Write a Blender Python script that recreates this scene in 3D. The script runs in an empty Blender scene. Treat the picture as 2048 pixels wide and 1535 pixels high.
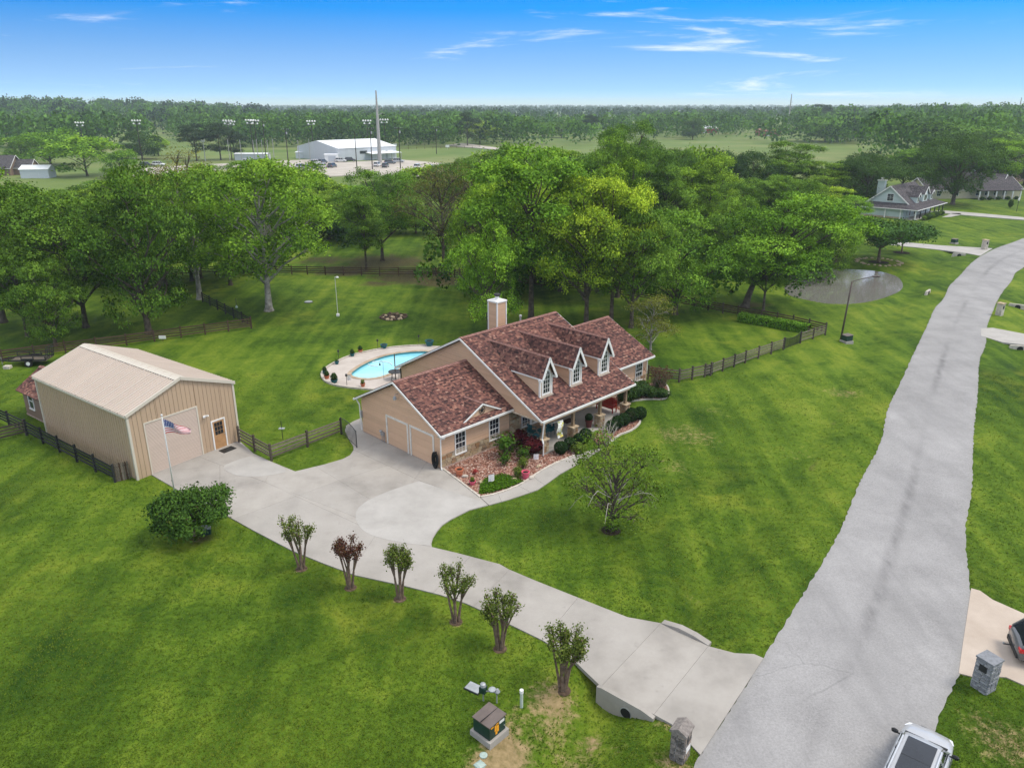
import bpy, bmesh, math, random
import numpy as np
from mathutils import Vector, Matrix
from mathutils.geometry import tessellate_polygon
R = math.radians
random.seed(11); rng = np.random.default_rng(11)
scene = bpy.context.scene
COL = scene.collection

HAZE = 2.0e-4
# ------------------------------------------------------------------ camera
CAM_H = 22.6; FOC = 1535.0; HOR = 558.5               # height (m), focal length and horizon offset (photo pixels)
PITCH = math.atan(HOR / FOC)
cd = bpy.data.cameras.new('camera'); cam = bpy.data.objects.new('camera', cd); COL.objects.link(cam)
cd.sensor_width = 36.0; cd.lens = 36.0 * FOC / 2048.0
cd.clip_start = 0.5; cd.clip_end = 30000
cam.location = (0, 0, CAM_H); cam.rotation_euler = (R(90) - PITCH, 0, 0)
scene.camera = cam

# ------------------------------------------------------------------ sky, sun, exposure
SUN_AZ = R(95); SUN_EL = R(58)                          # azimuth measured from +Y towards +X
world = bpy.data.worlds.new('World'); scene.world = world; world.use_nodes = True
wt = world.node_tree; wt.nodes.clear()
def wn(t, **k):
    n = wt.nodes.new(t)
    for a, b in k.items(): setattr(n, a, b)
    return n
wo = wn('ShaderNodeOutputWorld'); wb = wn('ShaderNodeBackground'); tc = wn('ShaderNodeTexCoord')
sky = wn('ShaderNodeTexSky', sky_type='NISHITA', sun_disc=False, sun_elevation=SUN_EL, sun_rotation=SUN_AZ, altitude=60, air_density=1.0, dust_density=0.6, ozone_density=2.0)
vm = wn('ShaderNodeVectorMath', operation='MULTIPLY'); vm.inputs[1].default_value = (1, 1, 14.0)
va = wn('ShaderNodeVectorMath', operation='ADD'); va.inputs[1].default_value = (0, 0, 0.02)
vn = wn('ShaderNodeVectorMath', operation='NORMALIZE')
L_ = wt.links.new
L_(tc.outputs['Generated'], vm.inputs[0]); L_(vm.outputs[0], va.inputs[0]); L_(va.outputs[0], vn.inputs[0]); L_(vn.outputs[0], sky.inputs['Vector'])
hs = wn('ShaderNodeHueSaturation'); hs.inputs['Hue'].default_value = 0.495; hs.inputs['Saturation'].default_value = 1.68; hs.inputs['Value'].default_value = 3.2
L_(sky.outputs[0], hs.inputs['Color'])
# thin cloud: streaks low down, a bright even veil overhead (it is what the pond mirrors and what softens the shadows)
sep = wn('ShaderNodeSeparateXYZ'); L_(tc.outputs['Generated'], sep.inputs[0])
mp = wn('ShaderNodeVectorMath', operation='MULTIPLY_ADD'); mp.inputs[1].default_value = (2.4, 2.4, 24.0); mp.inputs[2].default_value = (0.3, 2.1, 7.5)
L_(tc.outputs['Generated'], mp.inputs[0])
n1 = wn('ShaderNodeTexNoise'); n1.inputs['Scale'].default_value = 1.6; n1.inputs['Detail'].default_value = 7; n1.inputs['Roughness'].default_value = 0.62
n1.inputs['Distortion'].default_value = 0.5
L_(mp.outputs[0], n1.inputs['Vector'])
cr = wn('ShaderNodeMapRange', interpolation_type='SMOOTHSTEP'); cr.inputs['From Min'].default_value = 0.56; cr.inputs['From Max'].default_value = 0.80
cr.inputs['To Max'].default_value = 0.85
L_(n1.outputs['Fac'], cr.inputs['Value'])
vr = wn('ShaderNodeMapRange', interpolation_type='SMOOTHSTEP'); vr.inputs['From Min'].default_value = 0.115; vr.inputs['From Max'].default_value = 0.21
vr.inputs['To Max'].default_value = 0.80
L_(sep.outputs['Z'], vr.inputs['Value'])
mxf = wn('ShaderNodeMath', operation='MAXIMUM'); L_(cr.outputs[0], mxf.inputs[0]); L_(vr.outputs[0], mxf.inputs[1])
# whitish air low over the horizon, the same all round
hz = wn('ShaderNodeMapRange', interpolation_type='LINEAR'); hz.inputs['From Min'].default_value = 0.0; hz.inputs['From Max'].default_value = 0.105; hz.inputs['To Min'].default_value = 0.72; hz.inputs['To Max'].default_value = 0.0
L_(sep.outputs['Z'], hz.inputs['Value'])
hzm = wn('ShaderNodeMix', data_type='RGBA'); hzm.inputs['B'].default_value = (5.6, 7.3, 8.8, 1); L_(hz.outputs[0], hzm.inputs['Factor']); L_(hs.outputs[0], hzm.inputs['A'])
mix = wn('ShaderNodeMix', data_type='RGBA'); mix.inputs['B'].default_value = (12.6, 12.6, 12.6, 1)
L_(mxf.outputs[0], mix.inputs['Factor']); L_(hzm.outputs['Result'], mix.inputs['A']); L_(mix.outputs['Result'], wb.inputs['Color'])
wb.inputs['Strength'].default_value = 0.105
L_(wb.outputs[0], wo.inputs['Surface'])

sd = bpy.data.lights.new('sun', 'SUN'); sun = bpy.data.objects.new('sun', sd); COL.objects.link(sun)
sd.energy = 2.5; sd.angle = R(20); sd.color = (1.0, 0.93, 0.82)
sv = Vector((math.sin(SUN_AZ) * math.cos(SUN_EL), math.cos(SUN_AZ) * math.cos(SUN_EL), math.sin(SUN_EL)))
sun.rotation_euler = (-sv).to_track_quat('-Z', 'Y').to_euler(); sun.location = (60, -10, 90)
vs = scene.view_settings
vs.view_transform = 'Standard'; vs.look = 'None'; vs.gamma = 1.0; vs.exposure = 0.0; vs.use_curve_mapping = False
scene.cycles.max_bounces = 8; scene.cycles.transparent_max_bounces = 8; scene.cycles.volume_bounces = 1
scene.cycles.use_denoising = True
try: scene.cycles.denoiser = 'OPENIMAGEDENOISE'
except Exception: pass

# ------------------------------------------------------------------ image pixels cast to the ground: ground position of a spot read off the photograph
_s, _c = math.sin(PITCH), math.cos(PITCH)
def gp(x, y, z=0.0):
    a = (x - 1024) / FOC; b = (y - 767.5) / FOC
    t = (z - CAM_H) / (-_s - b * _c)
    return (a * t, (_c - b * _s) * t)
def gps(pts, z=0.0): return [gp(x, y, z) for x, y in pts]
def zat(Y, y):                                          # height of a point at distance Y seen on photo row y
    b = (y - 767.5) / FOC
    return CAM_H + Y * (-_s - b * _c) / (_c - b * _s)
def inside(poly, X, Y):
    X = np.asarray(X, float); Y = np.asarray(Y, float); r = np.zeros(X.shape, bool); n = len(poly); j = n - 1
    for i in range(n):
        xi, yi = poly[i]; xj, yj = poly[j]
        if yi != yj:
            r ^= ((yi > Y) != (yj > Y)) & (X < (xj - xi) * (Y - yi) / (yj - yi) + xi)
        j = i
    return r
def dist_line(pts, X, Y):
    X = np.asarray(X, float); Y = np.asarray(Y, float); d = np.full(X.shape, 1e9)
    for (x0, y0), (x1, y1) in zip(pts[:-1], pts[1:]):
        dx, dy = x1 - x0, y1 - y0; t = np.clip(((X - x0) * dx + (Y - y0) * dy) / (dx * dx + dy * dy + 1e-9), 0, 1)
        d = np.minimum(d, np.hypot(X - x0 - t * dx, Y - y0 - t * dy))
    return d
def chaikin(pts, n=2, closed=False):
    for _ in range(n):
        q = []
        m = len(pts)
        rngi = range(m) if closed else range(m - 1)
        if not closed: q.append(pts[0])
        for i in rngi:
            a, b = pts[i], pts[(i + 1) % m]
            q.append((a[0] * .75 + b[0] * .25, a[1] * .75 + b[1] * .25)); q.append((a[0] * .25 + b[0] * .75, a[1] * .25 + b[1] * .75))
        if not closed: q.append(pts[-1])
        pts = q
    return pts
def resample(pts, step):
    out = [pts[0]]; acc = 0
    for a, b in zip(pts[:-1], pts[1:]):
        l = math.hypot(b[0] - a[0], b[1] - a[1]); n = max(1, int(round(l / step)))
        for k in range(1, n + 1): out.append((a[0] + (b[0] - a[0]) * k / n, a[1] + (b[1] - a[1]) * k / n))
    return out

# ------------------------------------------------------------------ materials
MATS = {}
class NT:
    def __init__(s, name):
        s.m = bpy.data.materials.new(name); s.m.use_nodes = True; s.t = s.m.node_tree
        s.b = s.t.nodes['Principled BSDF']; s.o = s.t.nodes['Material Output']; MATS[name] = s.m
    def n(s, t, **k):
        x = s.t.nodes.new(t)
        for a, b in k.items(): setattr(x, a, b)
        return x
    def l(s, a, b): s.t.links.new(a, b)
    def noise(s, scale, detail=4, rough=.55, vec=None, dist=0):
        x = s.n('ShaderNodeTexNoise'); x.inputs['Scale'].default_value = scale; x.inputs['Detail'].default_value = detail
        x.inputs['Roughness'].default_value = rough; x.inputs['Distortion'].default_value = dist
        s.l(vec if vec is not None else s.coord(), x.inputs['Vector']); return x.outputs['Fac']
    def coord(s, kind='Object'):
        if not hasattr(s, '_' + kind):
            x = s.n('ShaderNodeTexCoord'); setattr(s, '_' + kind, x.outputs[kind])
        return getattr(s, '_' + kind)
    def world(s):
        if not hasattr(s, '_w'): s._w = s.n('ShaderNodeNewGeometry').outputs['Position']
        return s._w
    def ramp(s, fac, stops, interp='LINEAR'):
        x = s.n('ShaderNodeValToRGB'); e = x.color_ramp; e.interpolation = interp
        while len(e.elements) < len(stops): e.elements.new(.5)
        for el, (p, c) in zip(e.elements, stops): el.position = p; el.color = (*c, 1)
        s.l(fac, x.inputs['Fac']); return x.outputs['Color']
    def rng(s, fac, a, b, c=0., d=1., smooth=True):
        x = s.n('ShaderNodeMapRange', interpolation_type='SMOOTHSTEP' if smooth else 'LINEAR')
        for k, v in zip(('From Min', 'From Max', 'To Min', 'To Max'), (a, b, c, d)): x.inputs[k].default_value = v
        s.l(fac, x.inputs['Value']); return x.outputs[0]
    def mix(s, fac, a, b, bt='MIX'):
        x = s.n('ShaderNodeMix', data_type='RGBA', blend_type=bt)
        for v, k in ((fac, 'Factor'), (a, 'A'), (b, 'B')):
            if isinstance(v, (int, float)): x.inputs[k].default_value = v
            elif isinstance(v, tuple): x.inputs[k].default_value = (*v, 1) if len(v) == 3 else v
            else: s.l(v, x.inputs[k])
        return x.outputs['Result']
    def math(s, op, a, b=0.5):
        x = s.n('ShaderNodeMath', operation=op)
        for i, v in enumerate((a, b)):
            if isinstance(v, (int, float)): x.inputs[i].default_value = v
            else: s.l(v, x.inputs[i])
        return x.outputs[0]
    def attr(s, name, out='Fac'):
        x = s.n('ShaderNodeAttribute'); x.attribute_name = name; return x.outputs[out]
    def scaled(s, vec, sc, rot=0):
        x = s.n('ShaderNodeMapping'); x.inputs['Scale'].default_value = sc; x.inputs['Rotation'].default_value = (0, 0, rot)
        s.l(vec, x.inputs['Vector']); return x.outputs[0]
    def set(s, color=None, rough=.6, spec=.3, metal=0.):
        if color is not None:
            if isinstance(color, tuple): s.b.inputs['Base Color'].default_value = (*color, 1)
            else: s.l(color, s.b.inputs['Base Color'])
        if isinstance(rough, (int, float)): s.b.inputs['Roughness'].default_value = rough
        else: s.l(rough, s.b.inputs['Roughness'])
        s.b.inputs['Specular IOR Level'].default_value = spec; s.b.inputs['Metallic'].default_value = metal; return s
    def bump(s, h, strength=.4, dist=.02):
        x = s.n('ShaderNodeBump'); x.inputs['Strength'].default_value = strength; x.inputs['Distance'].default_value = dist
        s.l(h, x.inputs['Height']); s.l(x.outputs[0], s.b.inputs['Normal']); return s
def simple(name, col, rough=.6, spec=.3, metal=0., var=.18, scale=3., bump=0.):
    """plain paint / metal / plastic with a little dirt and unevenness"""
    m = NT(name); f = m.noise(scale, 5, .6, m.world())
    c = m.mix(m.rng(f, .3, .72), tuple(x * (1 - var) for x in col), tuple(min(1, x * (1 + var * .7)) for x in col))
    m.set(c, m.rng(f, .2, .8, max(.05, rough - .08), min(1, rough + .08)), spec, metal)
    if bump: m.bump(m.noise(scale * 9, 3, .6, m.world()), bump)
    return m.m
def tinted(name, stops, rough=.75, spec=.2, scale=6., var=.25, bump=.3):
    """every object takes its own tone from the ramp (stones, boards, pots)"""
    m = NT(name); oi = m.n('ShaderNodeObjectInfo'); c = m.ramp(oi.outputs['Random'], stops)
    f = m.noise(scale, 5, .6, m.world()); c = m.mix(m.rng(f, .3, .75, 0, var), c, (0.02, 0.016, 0.012)); m.set(c, rough, spec)
    if bump: m.bump(m.noise(scale * 5, 3, .6, m.world()), bump)
    return m.m

# ------------------------------------------------------------------ mesh building
class MB:
    def __init__(s): s.v = []; s.f = []; s.m = []
    def add(s, vs, fs, mi=0):
        o = len(s.v); s.v += [tuple(p) for p in vs]; s.f += [tuple(i + o for i in f) for f in fs]; s.m += [mi] * len(fs); return s
    def box(s, x0, x1, y0, y1, z0, z1, mi=0):
        return s.add([(x0, y0, z0), (x1, y0, z0), (x1, y1, z0), (x0, y1, z0), (x0, y0, z1), (x1, y0, z1), (x1, y1, z1), (x0, y1, z1)],
                     [(3, 2, 1, 0), (4, 5, 6, 7), (0, 1, 5, 4), (1, 2, 6, 5), (2, 3, 7, 6), (3, 0, 4, 7)], mi)
    def bar(s, p, q, w, h, mi=0, up=(0, 0, 1)):
        p = Vector(p); q = Vector(q); d = (q - p).normalized(); u = Vector(up); r = d.cross(u)
        if r.length < 1e-4: r = d.cross(Vector((1, 0, 0)))
        r.normalize(); u = r.cross(d).normalized(); r = r * w / 2; u = u * h / 2
        vs = [p - r - u, p + r - u, p + r + u, p - r + u, q - r - u, q + r - u, q + r + u, q - r + u]
        return s.add(vs, [(3, 2, 1, 0), (4, 5, 6, 7), (0, 1, 5, 4), (1, 2, 6, 5), (2, 3, 7, 6), (3, 0, 4, 7)][::1], mi)
    def prism(s, poly, z0, z1, mi=0):
        n = len(poly); a = sum(poly[i][0] * poly[(i + 1) % n][1] - poly[(i + 1) % n][0] * poly[i][1] for i in range(n))
        if a < 0: poly = poly[::-1]
        vs = [(x, y, z0) for x, y in poly] + [(x, y, z1) for x, y in poly]
        fs = [tuple(range(n, 2 * n)), tuple(range(n - 1, -1, -1))] + [(i, (i + 1) % n, n + (i + 1) % n, n + i) for i in range(n)]
        return s.add(vs, fs, mi)
    def extrude(s, poly3, off, mi=0):                    # planar 3D outline pushed along a vector
        n = len(poly3); off = Vector(off); a = [Vector(p) for p in poly3]; b = [p + off for p in a]
        return s.add(a + b, [tuple(range(n - 1, -1, -1)), tuple(range(n, 2 * n))] + [(i, (i + 1) % n, n + (i + 1) % n, n + i) for i in range(n)], mi)
    def tube(s, pts, rad, n=6, mi=0, cap=True):
        pts = [Vector(p) for p in pts]; k = len(pts)
        if isinstance(rad, (int, float)): rad = [rad] * k
        rings = []; prev = None
        for i, p in enumerate(pts):
            d = (pts[min(i + 1, k - 1)] - pts[max(i - 1, 0)])
            d = d.normalized() if d.length > 1e-6 else Vector((0, 0, 1))
            if prev is None: u = d.cross(Vector((.13, .97, .2))); u = u.normalized() if u.length > .01 else Vector((1, 0, 0))
            else:
                u = prev - d * prev.dot(d); u = u.normalized() if u.length > 1e-5 else d.orthogonal().normalized()
            prev = u; w = d.cross(u)
            rings.append([p + (u * math.cos(6.28319 * j / n) + w * math.sin(6.28319 * j / n)) * rad[i] for j in range(n)])
        vs = [q for r in rings for q in r]
        fs = [(i * n + j, i * n + (j + 1) % n, (i + 1) * n + (j + 1) % n, (i + 1) * n + j) for i in range(k - 1) for j in range(n)]
        if cap: fs += [tuple(range(n - 1, -1, -1)), tuple(range((k - 1) * n, k * n))]
        return s.add(vs, fs, mi)
    def lathe(s, prof, n=14, c=(0, 0, 0), mi=0):
        k = len(prof); vs = [(c[0] + r * math.cos(6.28319 * j / n), c[1] + r * math.sin(6.28319 * j / n), c[2] + z) for r, z in prof for j in range(n)]
        fs = [(i * n + j, i * n + (j + 1) % n, (i + 1) * n + (j + 1) % n, (i + 1) * n + j) for i in range(k - 1) for j in range(n)]
        fs += [tuple(range(n - 1, -1, -1)), tuple(range((k - 1) * n, k * n))]
        return s.add(vs, fs, mi)
    def mesh(s, name, mats=None, smooth=False):
        me = bpy.data.meshes.new(name); me.from_pydata(s.v, [], s.f)
        for x in (mats if isinstance(mats, (list, tuple)) else [mats]):
            if x is not None: me.materials.append(MATS[x] if isinstance(x, str) else x)
        if any(s.m): me.polygons.foreach_set('material_index', s.m)
        if smooth: me.polygons.foreach_set('use_smooth', [True] * len(s.f))
        me.update(); return me
    def build(s, name, mats, parent=None, smooth=False, bevel=0, **k):
        me = s.mesh(name, mats, smooth)
        if bevel:
            bm = bmesh.new(); bm.from_mesh(me); bmesh.ops.remove_doubles(bm, verts=bm.verts, dist=1e-5)
            bmesh.ops.bevel(bm, geom=[e for e in bm.edges if len(e.link_faces) == 2 and e.calc_face_angle(0) > .5], offset=bevel, segments=2, profile=.6, affect='EDGES')
            bm.to_mesh(me); bm.free()
        return inst(name, me, parent, **k)
def inst(name, me, parent=None, loc=(0, 0, 0), rot=(0, 0, 0), scale=(1, 1, 1), color=None):
    o = bpy.data.objects.new(name, me); COL.objects.link(o)
    o.location = loc; o.rotation_euler = rot; o.scale = scale
    if parent is not None: o.parent = parent
    if color is not None: o.color = color
    return o
def tag(o, label=None, cat=None, group=None, kind=None):
    if label: o['label'] = label
    if cat: o['category'] = cat
    if group: o['group'] = group
    if kind: o['kind'] = kind
    return o
def thing(name, label, cat, loc=(0, 0, 0), rotz=0, group=None):
    o = bpy.data.objects.new(name, None); COL.objects.link(o); o.empty_display_size = .2
    o.location = loc; o.rotation_euler = (0, 0, rotz); return tag(o, label, cat, group)
def copy_tree(o, parent=None):
    c = o.copy(); COL.objects.link(c); c.parent = parent
    for ch in list(o.children): copy_tree(ch, c)
    return c
def attr_face(me, name, vals):
    a = me.attributes.new(name, 'FLOAT', 'FACE'); a.data.foreach_set('value', np.asarray(vals, np.float32))
def np_mesh(name, verts, quads, mats, tri=False, normals=None, point_attr=None):
    """fast mesh from numpy arrays; optional shading normals per vertex and float attributes"""
    me = bpy.data.meshes.new(name); k = quads.shape[1]
    me.vertices.add(len(verts)); me.vertices.foreach_set('co', verts.astype(np.float32).ravel())
    me.loops.add(quads.size); me.loops.foreach_set('vertex_index', quads.astype(np.int32).ravel())
    me.polygons.add(len(quads)); me.polygons.foreach_set('loop_start', np.arange(0, quads.size, k, dtype=np.int32))
    me.polygons.foreach_set('use_smooth', np.ones(len(quads), bool))
    for x in mats: me.materials.append(MATS[x])
    me.update(calc_edges=True)
    if point_attr:
        for n, v in point_attr.items():
            a = me.attributes.new(n, 'FLOAT', 'POINT'); a.data.foreach_set('value', v.astype(np.float32))
    if normals is not None: me.normals_split_custom_set_from_vertices(normals.astype(np.float32))
    return me
# ------------------------------------------------------------------ surface materials
m = NT('grass'); W = m.world()
f1 = m.noise(.055, 5, .6, W); f2 = m.noise(.45, 5, .65, W, .6); f3 = m.noise(3.2, 4, .7, W); f4 = m.noise(26., 2, .6, W)
stv = m.scaled(W, (2.2, .12, 1), R(-33)); f5 = m.noise(.35, 3, .5, stv)
a = m.math('ADD', m.math('MULTIPLY', f2, .48), m.math('MULTIPLY', f3, .34)); a = m.math('ADD', a, m.math('MULTIPLY', f4, .22)); a = m.math('ADD', a, m.math('MULTIPLY', m.math('SUBTRACT', f5, .5), .42))
a = m.math('ADD', a, m.math('MULTIPLY', m.math('SUBTRACT', f1, .5), .75))
g = m.ramp(a, [(.30, (.020, .052, .004)), (.43, (.046, .092, .006)), (.54, (.084, .144, .010)), (.66, (.14, .195, .017)), (.82, (.21, .24, .035))])
yl = m.math('MULTIPLY', m.rng(m.noise(.09, 4, .6, m.scaled(W, (1, 1, 1), .7)), .5, .72), m.rng(f2, .35, .7)); g = m.mix(m.math('MULTIPLY', yl, .6), g, (.20, .215, .022))
dry = m.attr('dry'); dk = m.rng(m.math('ADD', dry, m.math('MULTIPLY', m.math('SUBTRACT', m.math('ADD', m.math('MULTIPLY', f3, .6), m.math('MULTIPLY', f2, .4)), .5), 1.6)), .45, .85)
g = m.mix(m.math('MULTIPLY', dk, m.rng(dry, .02, .3)), g, m.ramp(f3, [(.3, (.17, .13, .055)), (.7, (.34, .25, .13))]))
dirt = m.attr('dirt'); dd = m.rng(m.math('ADD', dirt, m.math('MULTIPLY', m.math('SUBTRACT', f2, .5), 1.3)), .4, .9)
g = m.mix(m.math('MULTIPLY', m.math('MULTIPLY', dd, m.rng(dirt, .02, .3)), .85), g, m.ramp(f3, [(.3, (.045, .035, .018)), (.7, (.10, .072, .04))]))
past = m.attr('pasture'); pg = m.ramp(m.noise(.02, 5, .6, W), [(.3, (.09, .15, .03)), (.5, (.14, .19, .05)), (.7, (.21, .22, .085))]); g = m.mix(past, g, pg)
m.set(g, .9, .1); m.bump(m.math('ADD', m.math('MULTIPLY', f3, .5), m.math('MULTIPLY', f4, .6)), .55, .06)

m = NT('asphalt'); W = m.world(); f = m.noise(.35, 5, .6, W); s = m.noise(11., 4, .85, W); big = m.noise(.09, 3, .5, W)
a = m.math('ADD', m.math('MULTIPLY', f, .35), m.math('ADD', m.math('MULTIPLY', s, .55), m.math('MULTIPLY', big, .2)))
c = m.ramp(a, [(.36, (.17, .165, .163)), (.52, (.285, .276, .270)), (.70, (.385, .373, .365))])
ac = m.attr('across'); wob = m.math('ADD', ac, m.math('MULTIPLY', m.math('SUBTRACT', f, .5), .07))
lane = m.math('ABSOLUTE', m.math('SUBTRACT', wob, .46)); ln = m.rng(lane, .0, .075, 1, 0)
st = m.math('MULTIPLY', m.math('MULTIPLY', ln, m.math('MULTIPLY', m.rng(m.noise(.07, 3, .5, W), .3, .65), m.rng(m.noise(1.1, 4, .7, m.scaled(W, (1, .35, 1), .62)), .25, .7))), .75); c = m.mix(st, c, (.12, .115, .115)); c = m.mix(m.rng(m.noise(.22, 5, .65, m.scaled(W, (1.6, .3, 1), .62)), .45, .75, 0, .45), c, (.19, .185, .182))
ed = m.rng(m.math('ABSOLUTE', m.math('SUBTRACT', ac, .5)), .44, .5, 0, .4); c = m.mix(ed, c, (.27, .26, .24))
cv = m.n('ShaderNodeTexVoronoi', feature='DISTANCE_TO_EDGE'); cv.inputs['Scale'].default_value = .16; vv = m.mix(.35, W, m.n('ShaderNodeTexNoise').outputs['Color']); m.l(vv, cv.inputs['Vector'])
ck = m.math('MULTIPLY', m.rng(cv.outputs['Distance'], .0, .0035, 1, 0, False), m.rng(m.noise(.12, 2, .5, W), .58, .66)); c = m.mix(m.math('MULTIPLY', ck, .28), c, (.08, .08, .08))
m.set(c, .88, .2).bump(s, .35, .012)

m = NT('concrete'); W = m.world(); oi = m.n('ShaderNodeObjectInfo'); f = m.noise(.5, 6, .62, W); s = m.noise(9., 4, .6, W); b = m.noise(.16, 3, .5, W, .8)
c = m.ramp(m.math('ADD', m.math('MULTIPLY', f, .55), m.math('MULTIPLY', b, .45)), [(.34, (.265, .242, .213)), (.5, (.37, .34, .302)), (.68, (.44, .408, .366))])
c = m.mix(m.rng(m.noise(1.9, 5, .7, W), .58, .8, 0, .5), c, (.2, .185, .17)); c = m.mix(m.rng(m.noise(.28, 4, .6, m.scaled(W, (1, .25, 1), .6)), .52, .75, 0, .4), c, (.24, .225, .205))
c = m.mix(m.rng(oi.outputs['Random'], 0, 1, 0, .22, False), c, (.30, .285, .265)); c = m.mix(m.math('MULTIPLY', m.rng(s, .3, .75), .12), c, (.25, .24, .225))
m.set(c, .85, .25).bump(s, .12, .01)
m = NT('concrete_light'); W = m.world(); f = m.noise(.6, 6, .65, W); c = m.ramp(f, [(.3, (.345, .325, .297)), (.7, (.44, .417, .385))]); c = m.mix(m.rng(m.noise(1.9, 5, .7, W), .58, .8, 0, .4), c, (.24, .22, .2)); m.set(c, .85, .2)
m = NT('concrete_pink'); W = m.world(); f = m.noise(.6, 6, .65, W); c = m.ramp(f, [(.3, (.42, .345, .28)), (.7, (.52, .44, .365))]); m.set(c, .85, .2).bump(m.noise(9, 3, .6, W), .1, .01)
m = NT('pool_deck'); W = m.world(); f = m.noise(.7, 6, .65, W); c = m.ramp(f, [(.3, (.44, .38, .33)), (.7, (.56, .50, .45))]); m.set(c, .8, .25)
m = NT('gravel_lot'); W = m.world(); f = m.noise(.12, 6, .65, W); c = m.ramp(f, [(.3, (.36, .32, .27)), (.7, (.52, .47, .41))]); m.set(c, .95, .1)
m = NT('mulch'); W = m.world(); v = m.n('ShaderNodeTexVoronoi'); v.inputs['Scale'].default_value = 11; m.l(W, v.inputs['Vector'])
c = m.ramp(v.outputs['Color'], [(.1, (.10, .045, .03)), (.4, (.24, .11, .075)), (.65, (.34, .18, .13)), (.9, (.46, .33, .26))]); m.set(c, .9, .15).bump(v.outputs['Distance'], .8, .05)
m = NT('dark_soil'); m.set(m.ramp(m.noise(6, 4, .6, m.world()), [(.3, (.018, .014, .01)), (.7, (.05, .038, .028))]), .95, .1)
m = NT('shingle'); t = m.attr('tone'); c = m.ramp(t, [(0, (.05, .03, .029)), (.22, (.095, .048, .043)), (.45, (.165, .075, .062)), (.66, (.23, .108, .084)), (.85, (.31, .15, .108)), (1, (.39, .235, .175))])
c = m.mix(m.rng(m.noise(.5, 4, .6, m.world()), .4, .7, 0, .28), c, (.055, .04, .04)); c = m.mix(m.rng(m.noise(40, 2, .6, m.world()), .35, .75, 0, .25), c, (.03, .02, .02)); m.set(c, .93, .12)
m = NT('shingle_grey'); t = m.attr('tone'); c = m.ramp(t, [(0, (.05, .045, .05)), (.5, (.10, .09, .095)), (1, (.18, .16, .16))]); m.set(c, .93, .12)
m = NT('roof_under'); m.set(m.mix(m.noise(5, 3, .5, m.world()), (.05, .03, .027), (.09, .05, .042)), .95, .1)
simple('ridge_tile', (.27, .145, .12), .92, .12, var=.3, scale=5)
def siding_mat(name, col):
    m = NT(name); oi = m.n('ShaderNodeObjectInfo'); W = m.world(); f = m.noise(1.2, 5, .6, W)
    c = m.mix(m.rng(oi.outputs['Random'], 0, 1, 0, 1, False), tuple(x * .93 for x in col), tuple(x * 1.05 for x in col)); c = m.mix(m.rng(f, .35, .75, 0, .22), c, tuple(x * .72 for x in col))
    m.set(c, .75, .2).bump(m.noise(14, 3, .6, m.scaled(W, (.3, .3, 4))), .12, .01)
siding_mat('siding', (.63, .42, .28)); siding_mat('siding_sage', (.52, .60, .58)); siding_mat('siding_cream', (.62, .54, .38)); siding_mat('siding_brown', (.24, .165, .125))
simple('trim', (.66, .63, .57), .5, .3, var=.1); simple('white', (.78, .77, .74), .45, .35, var=.08); simple('gutter_white', (.74, .73, .70), .38, .4, var=.08)
simple('soffit', (.56, .47, .36), .7, .2); simple('post_wood', (.27, .19, .115), .8, .2, var=.3, scale=6); simple('foundation', (.42, .31, .26), .9, .15, var=.2)
m = NT('glass'); m.set(m.mix(m.noise(.8, 2, .5, m.world()), (.012, .014, .018), (.03, .035, .045)), .06, .6)
m = NT('mortar'); m.set(m.mix(m.noise(7, 4, .6, m.world()), (.28, .24, .19), (.42, .37, .3)), .95, .1)
tinted('stone', [(0, (.46, .36, .23)), (.3, (.38, .27, .15)), (.5, (.50, .42, .30)), (.68, (.30, .16, .075)), (.82, (.40, .30, .19)), (1, (.16, .115, .085))], scale=5)
tinted('stone_grey', [(0, (.19, .175, .165)), (.35, (.30, .265, .235)), (.6, (.13, .12, .115)), (.8, (.38, .30, .24)), (1, (.24, .225, .215))], scale=8, var=.5)
tinted('brick_grey', [(0, (.25, .26, .28)), (.4, (.36, .37, .385)), (.7, (.19, .2, .22)), (1, (.43, .43, .44))], scale=8, var=.35)
simple('mortar_grey', (.40, .39, .38), .95, .1, var=.25, scale=9)
def metal_mat(name, col, rough=.45):
    m = NT(name); oi = m.n('ShaderNodeObjectInfo'); W = m.world(); f = m.noise(.9, 5, .6, W)
    c = m.mix(m.rng(oi.outputs['Random'], 0, 1, 0, 1, False), tuple(x * .97 for x in col), tuple(x * 1.03 for x in col)); c = m.mix(m.rng(f, .4, .8, 0, .16), c, tuple(x * .75 for x in col))
    m.set(c, rough, .35)
metal_mat('panel_tan', (.46, .335, .228)); metal_mat('panel_roof', (.54, .46, .39), .42); metal_mat('panel_trim', (.58, .53, .44)); metal_mat('roll_door', (.50, .40, .33)); metal_mat('panel_grey', (.52, .55, .58)); metal_mat('panel_white', (.80, .81, .81), .4)
simple('door_wood', (.45, .25, .115), .6, .3, var=.15); simple('steel', (.42, .43, .43), .35, .5, .6); simple('iron', (.025, .025, .027), .5, .4); simple('rubber', (.018, .018, .018), .8, .2)
tinted('fence_wood', [(0, (.055, .045, .038)), (.5, (.085, .068, .052)), (1, (.12, .098, .075))], rough=.9, var=.5); tinted('fence_dark', [(0, (.020, .021, .022)), (.5, (.032, .034, .034)), (1, (.05, .052, .05))], rough=.9, var=.4)
tinted('fence_grey', [(0, (.14, .115, .09)), (.5, (.19, .16, .125)), (1, (.25, .21, .165))], rough=.9, var=.4)
tinted('fence_brown', [(0, (.06, .036, .026)), (.5, (.085, .052, .036)), (1, (.12, .075, .052))], rough=.9, var=.4)
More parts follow.
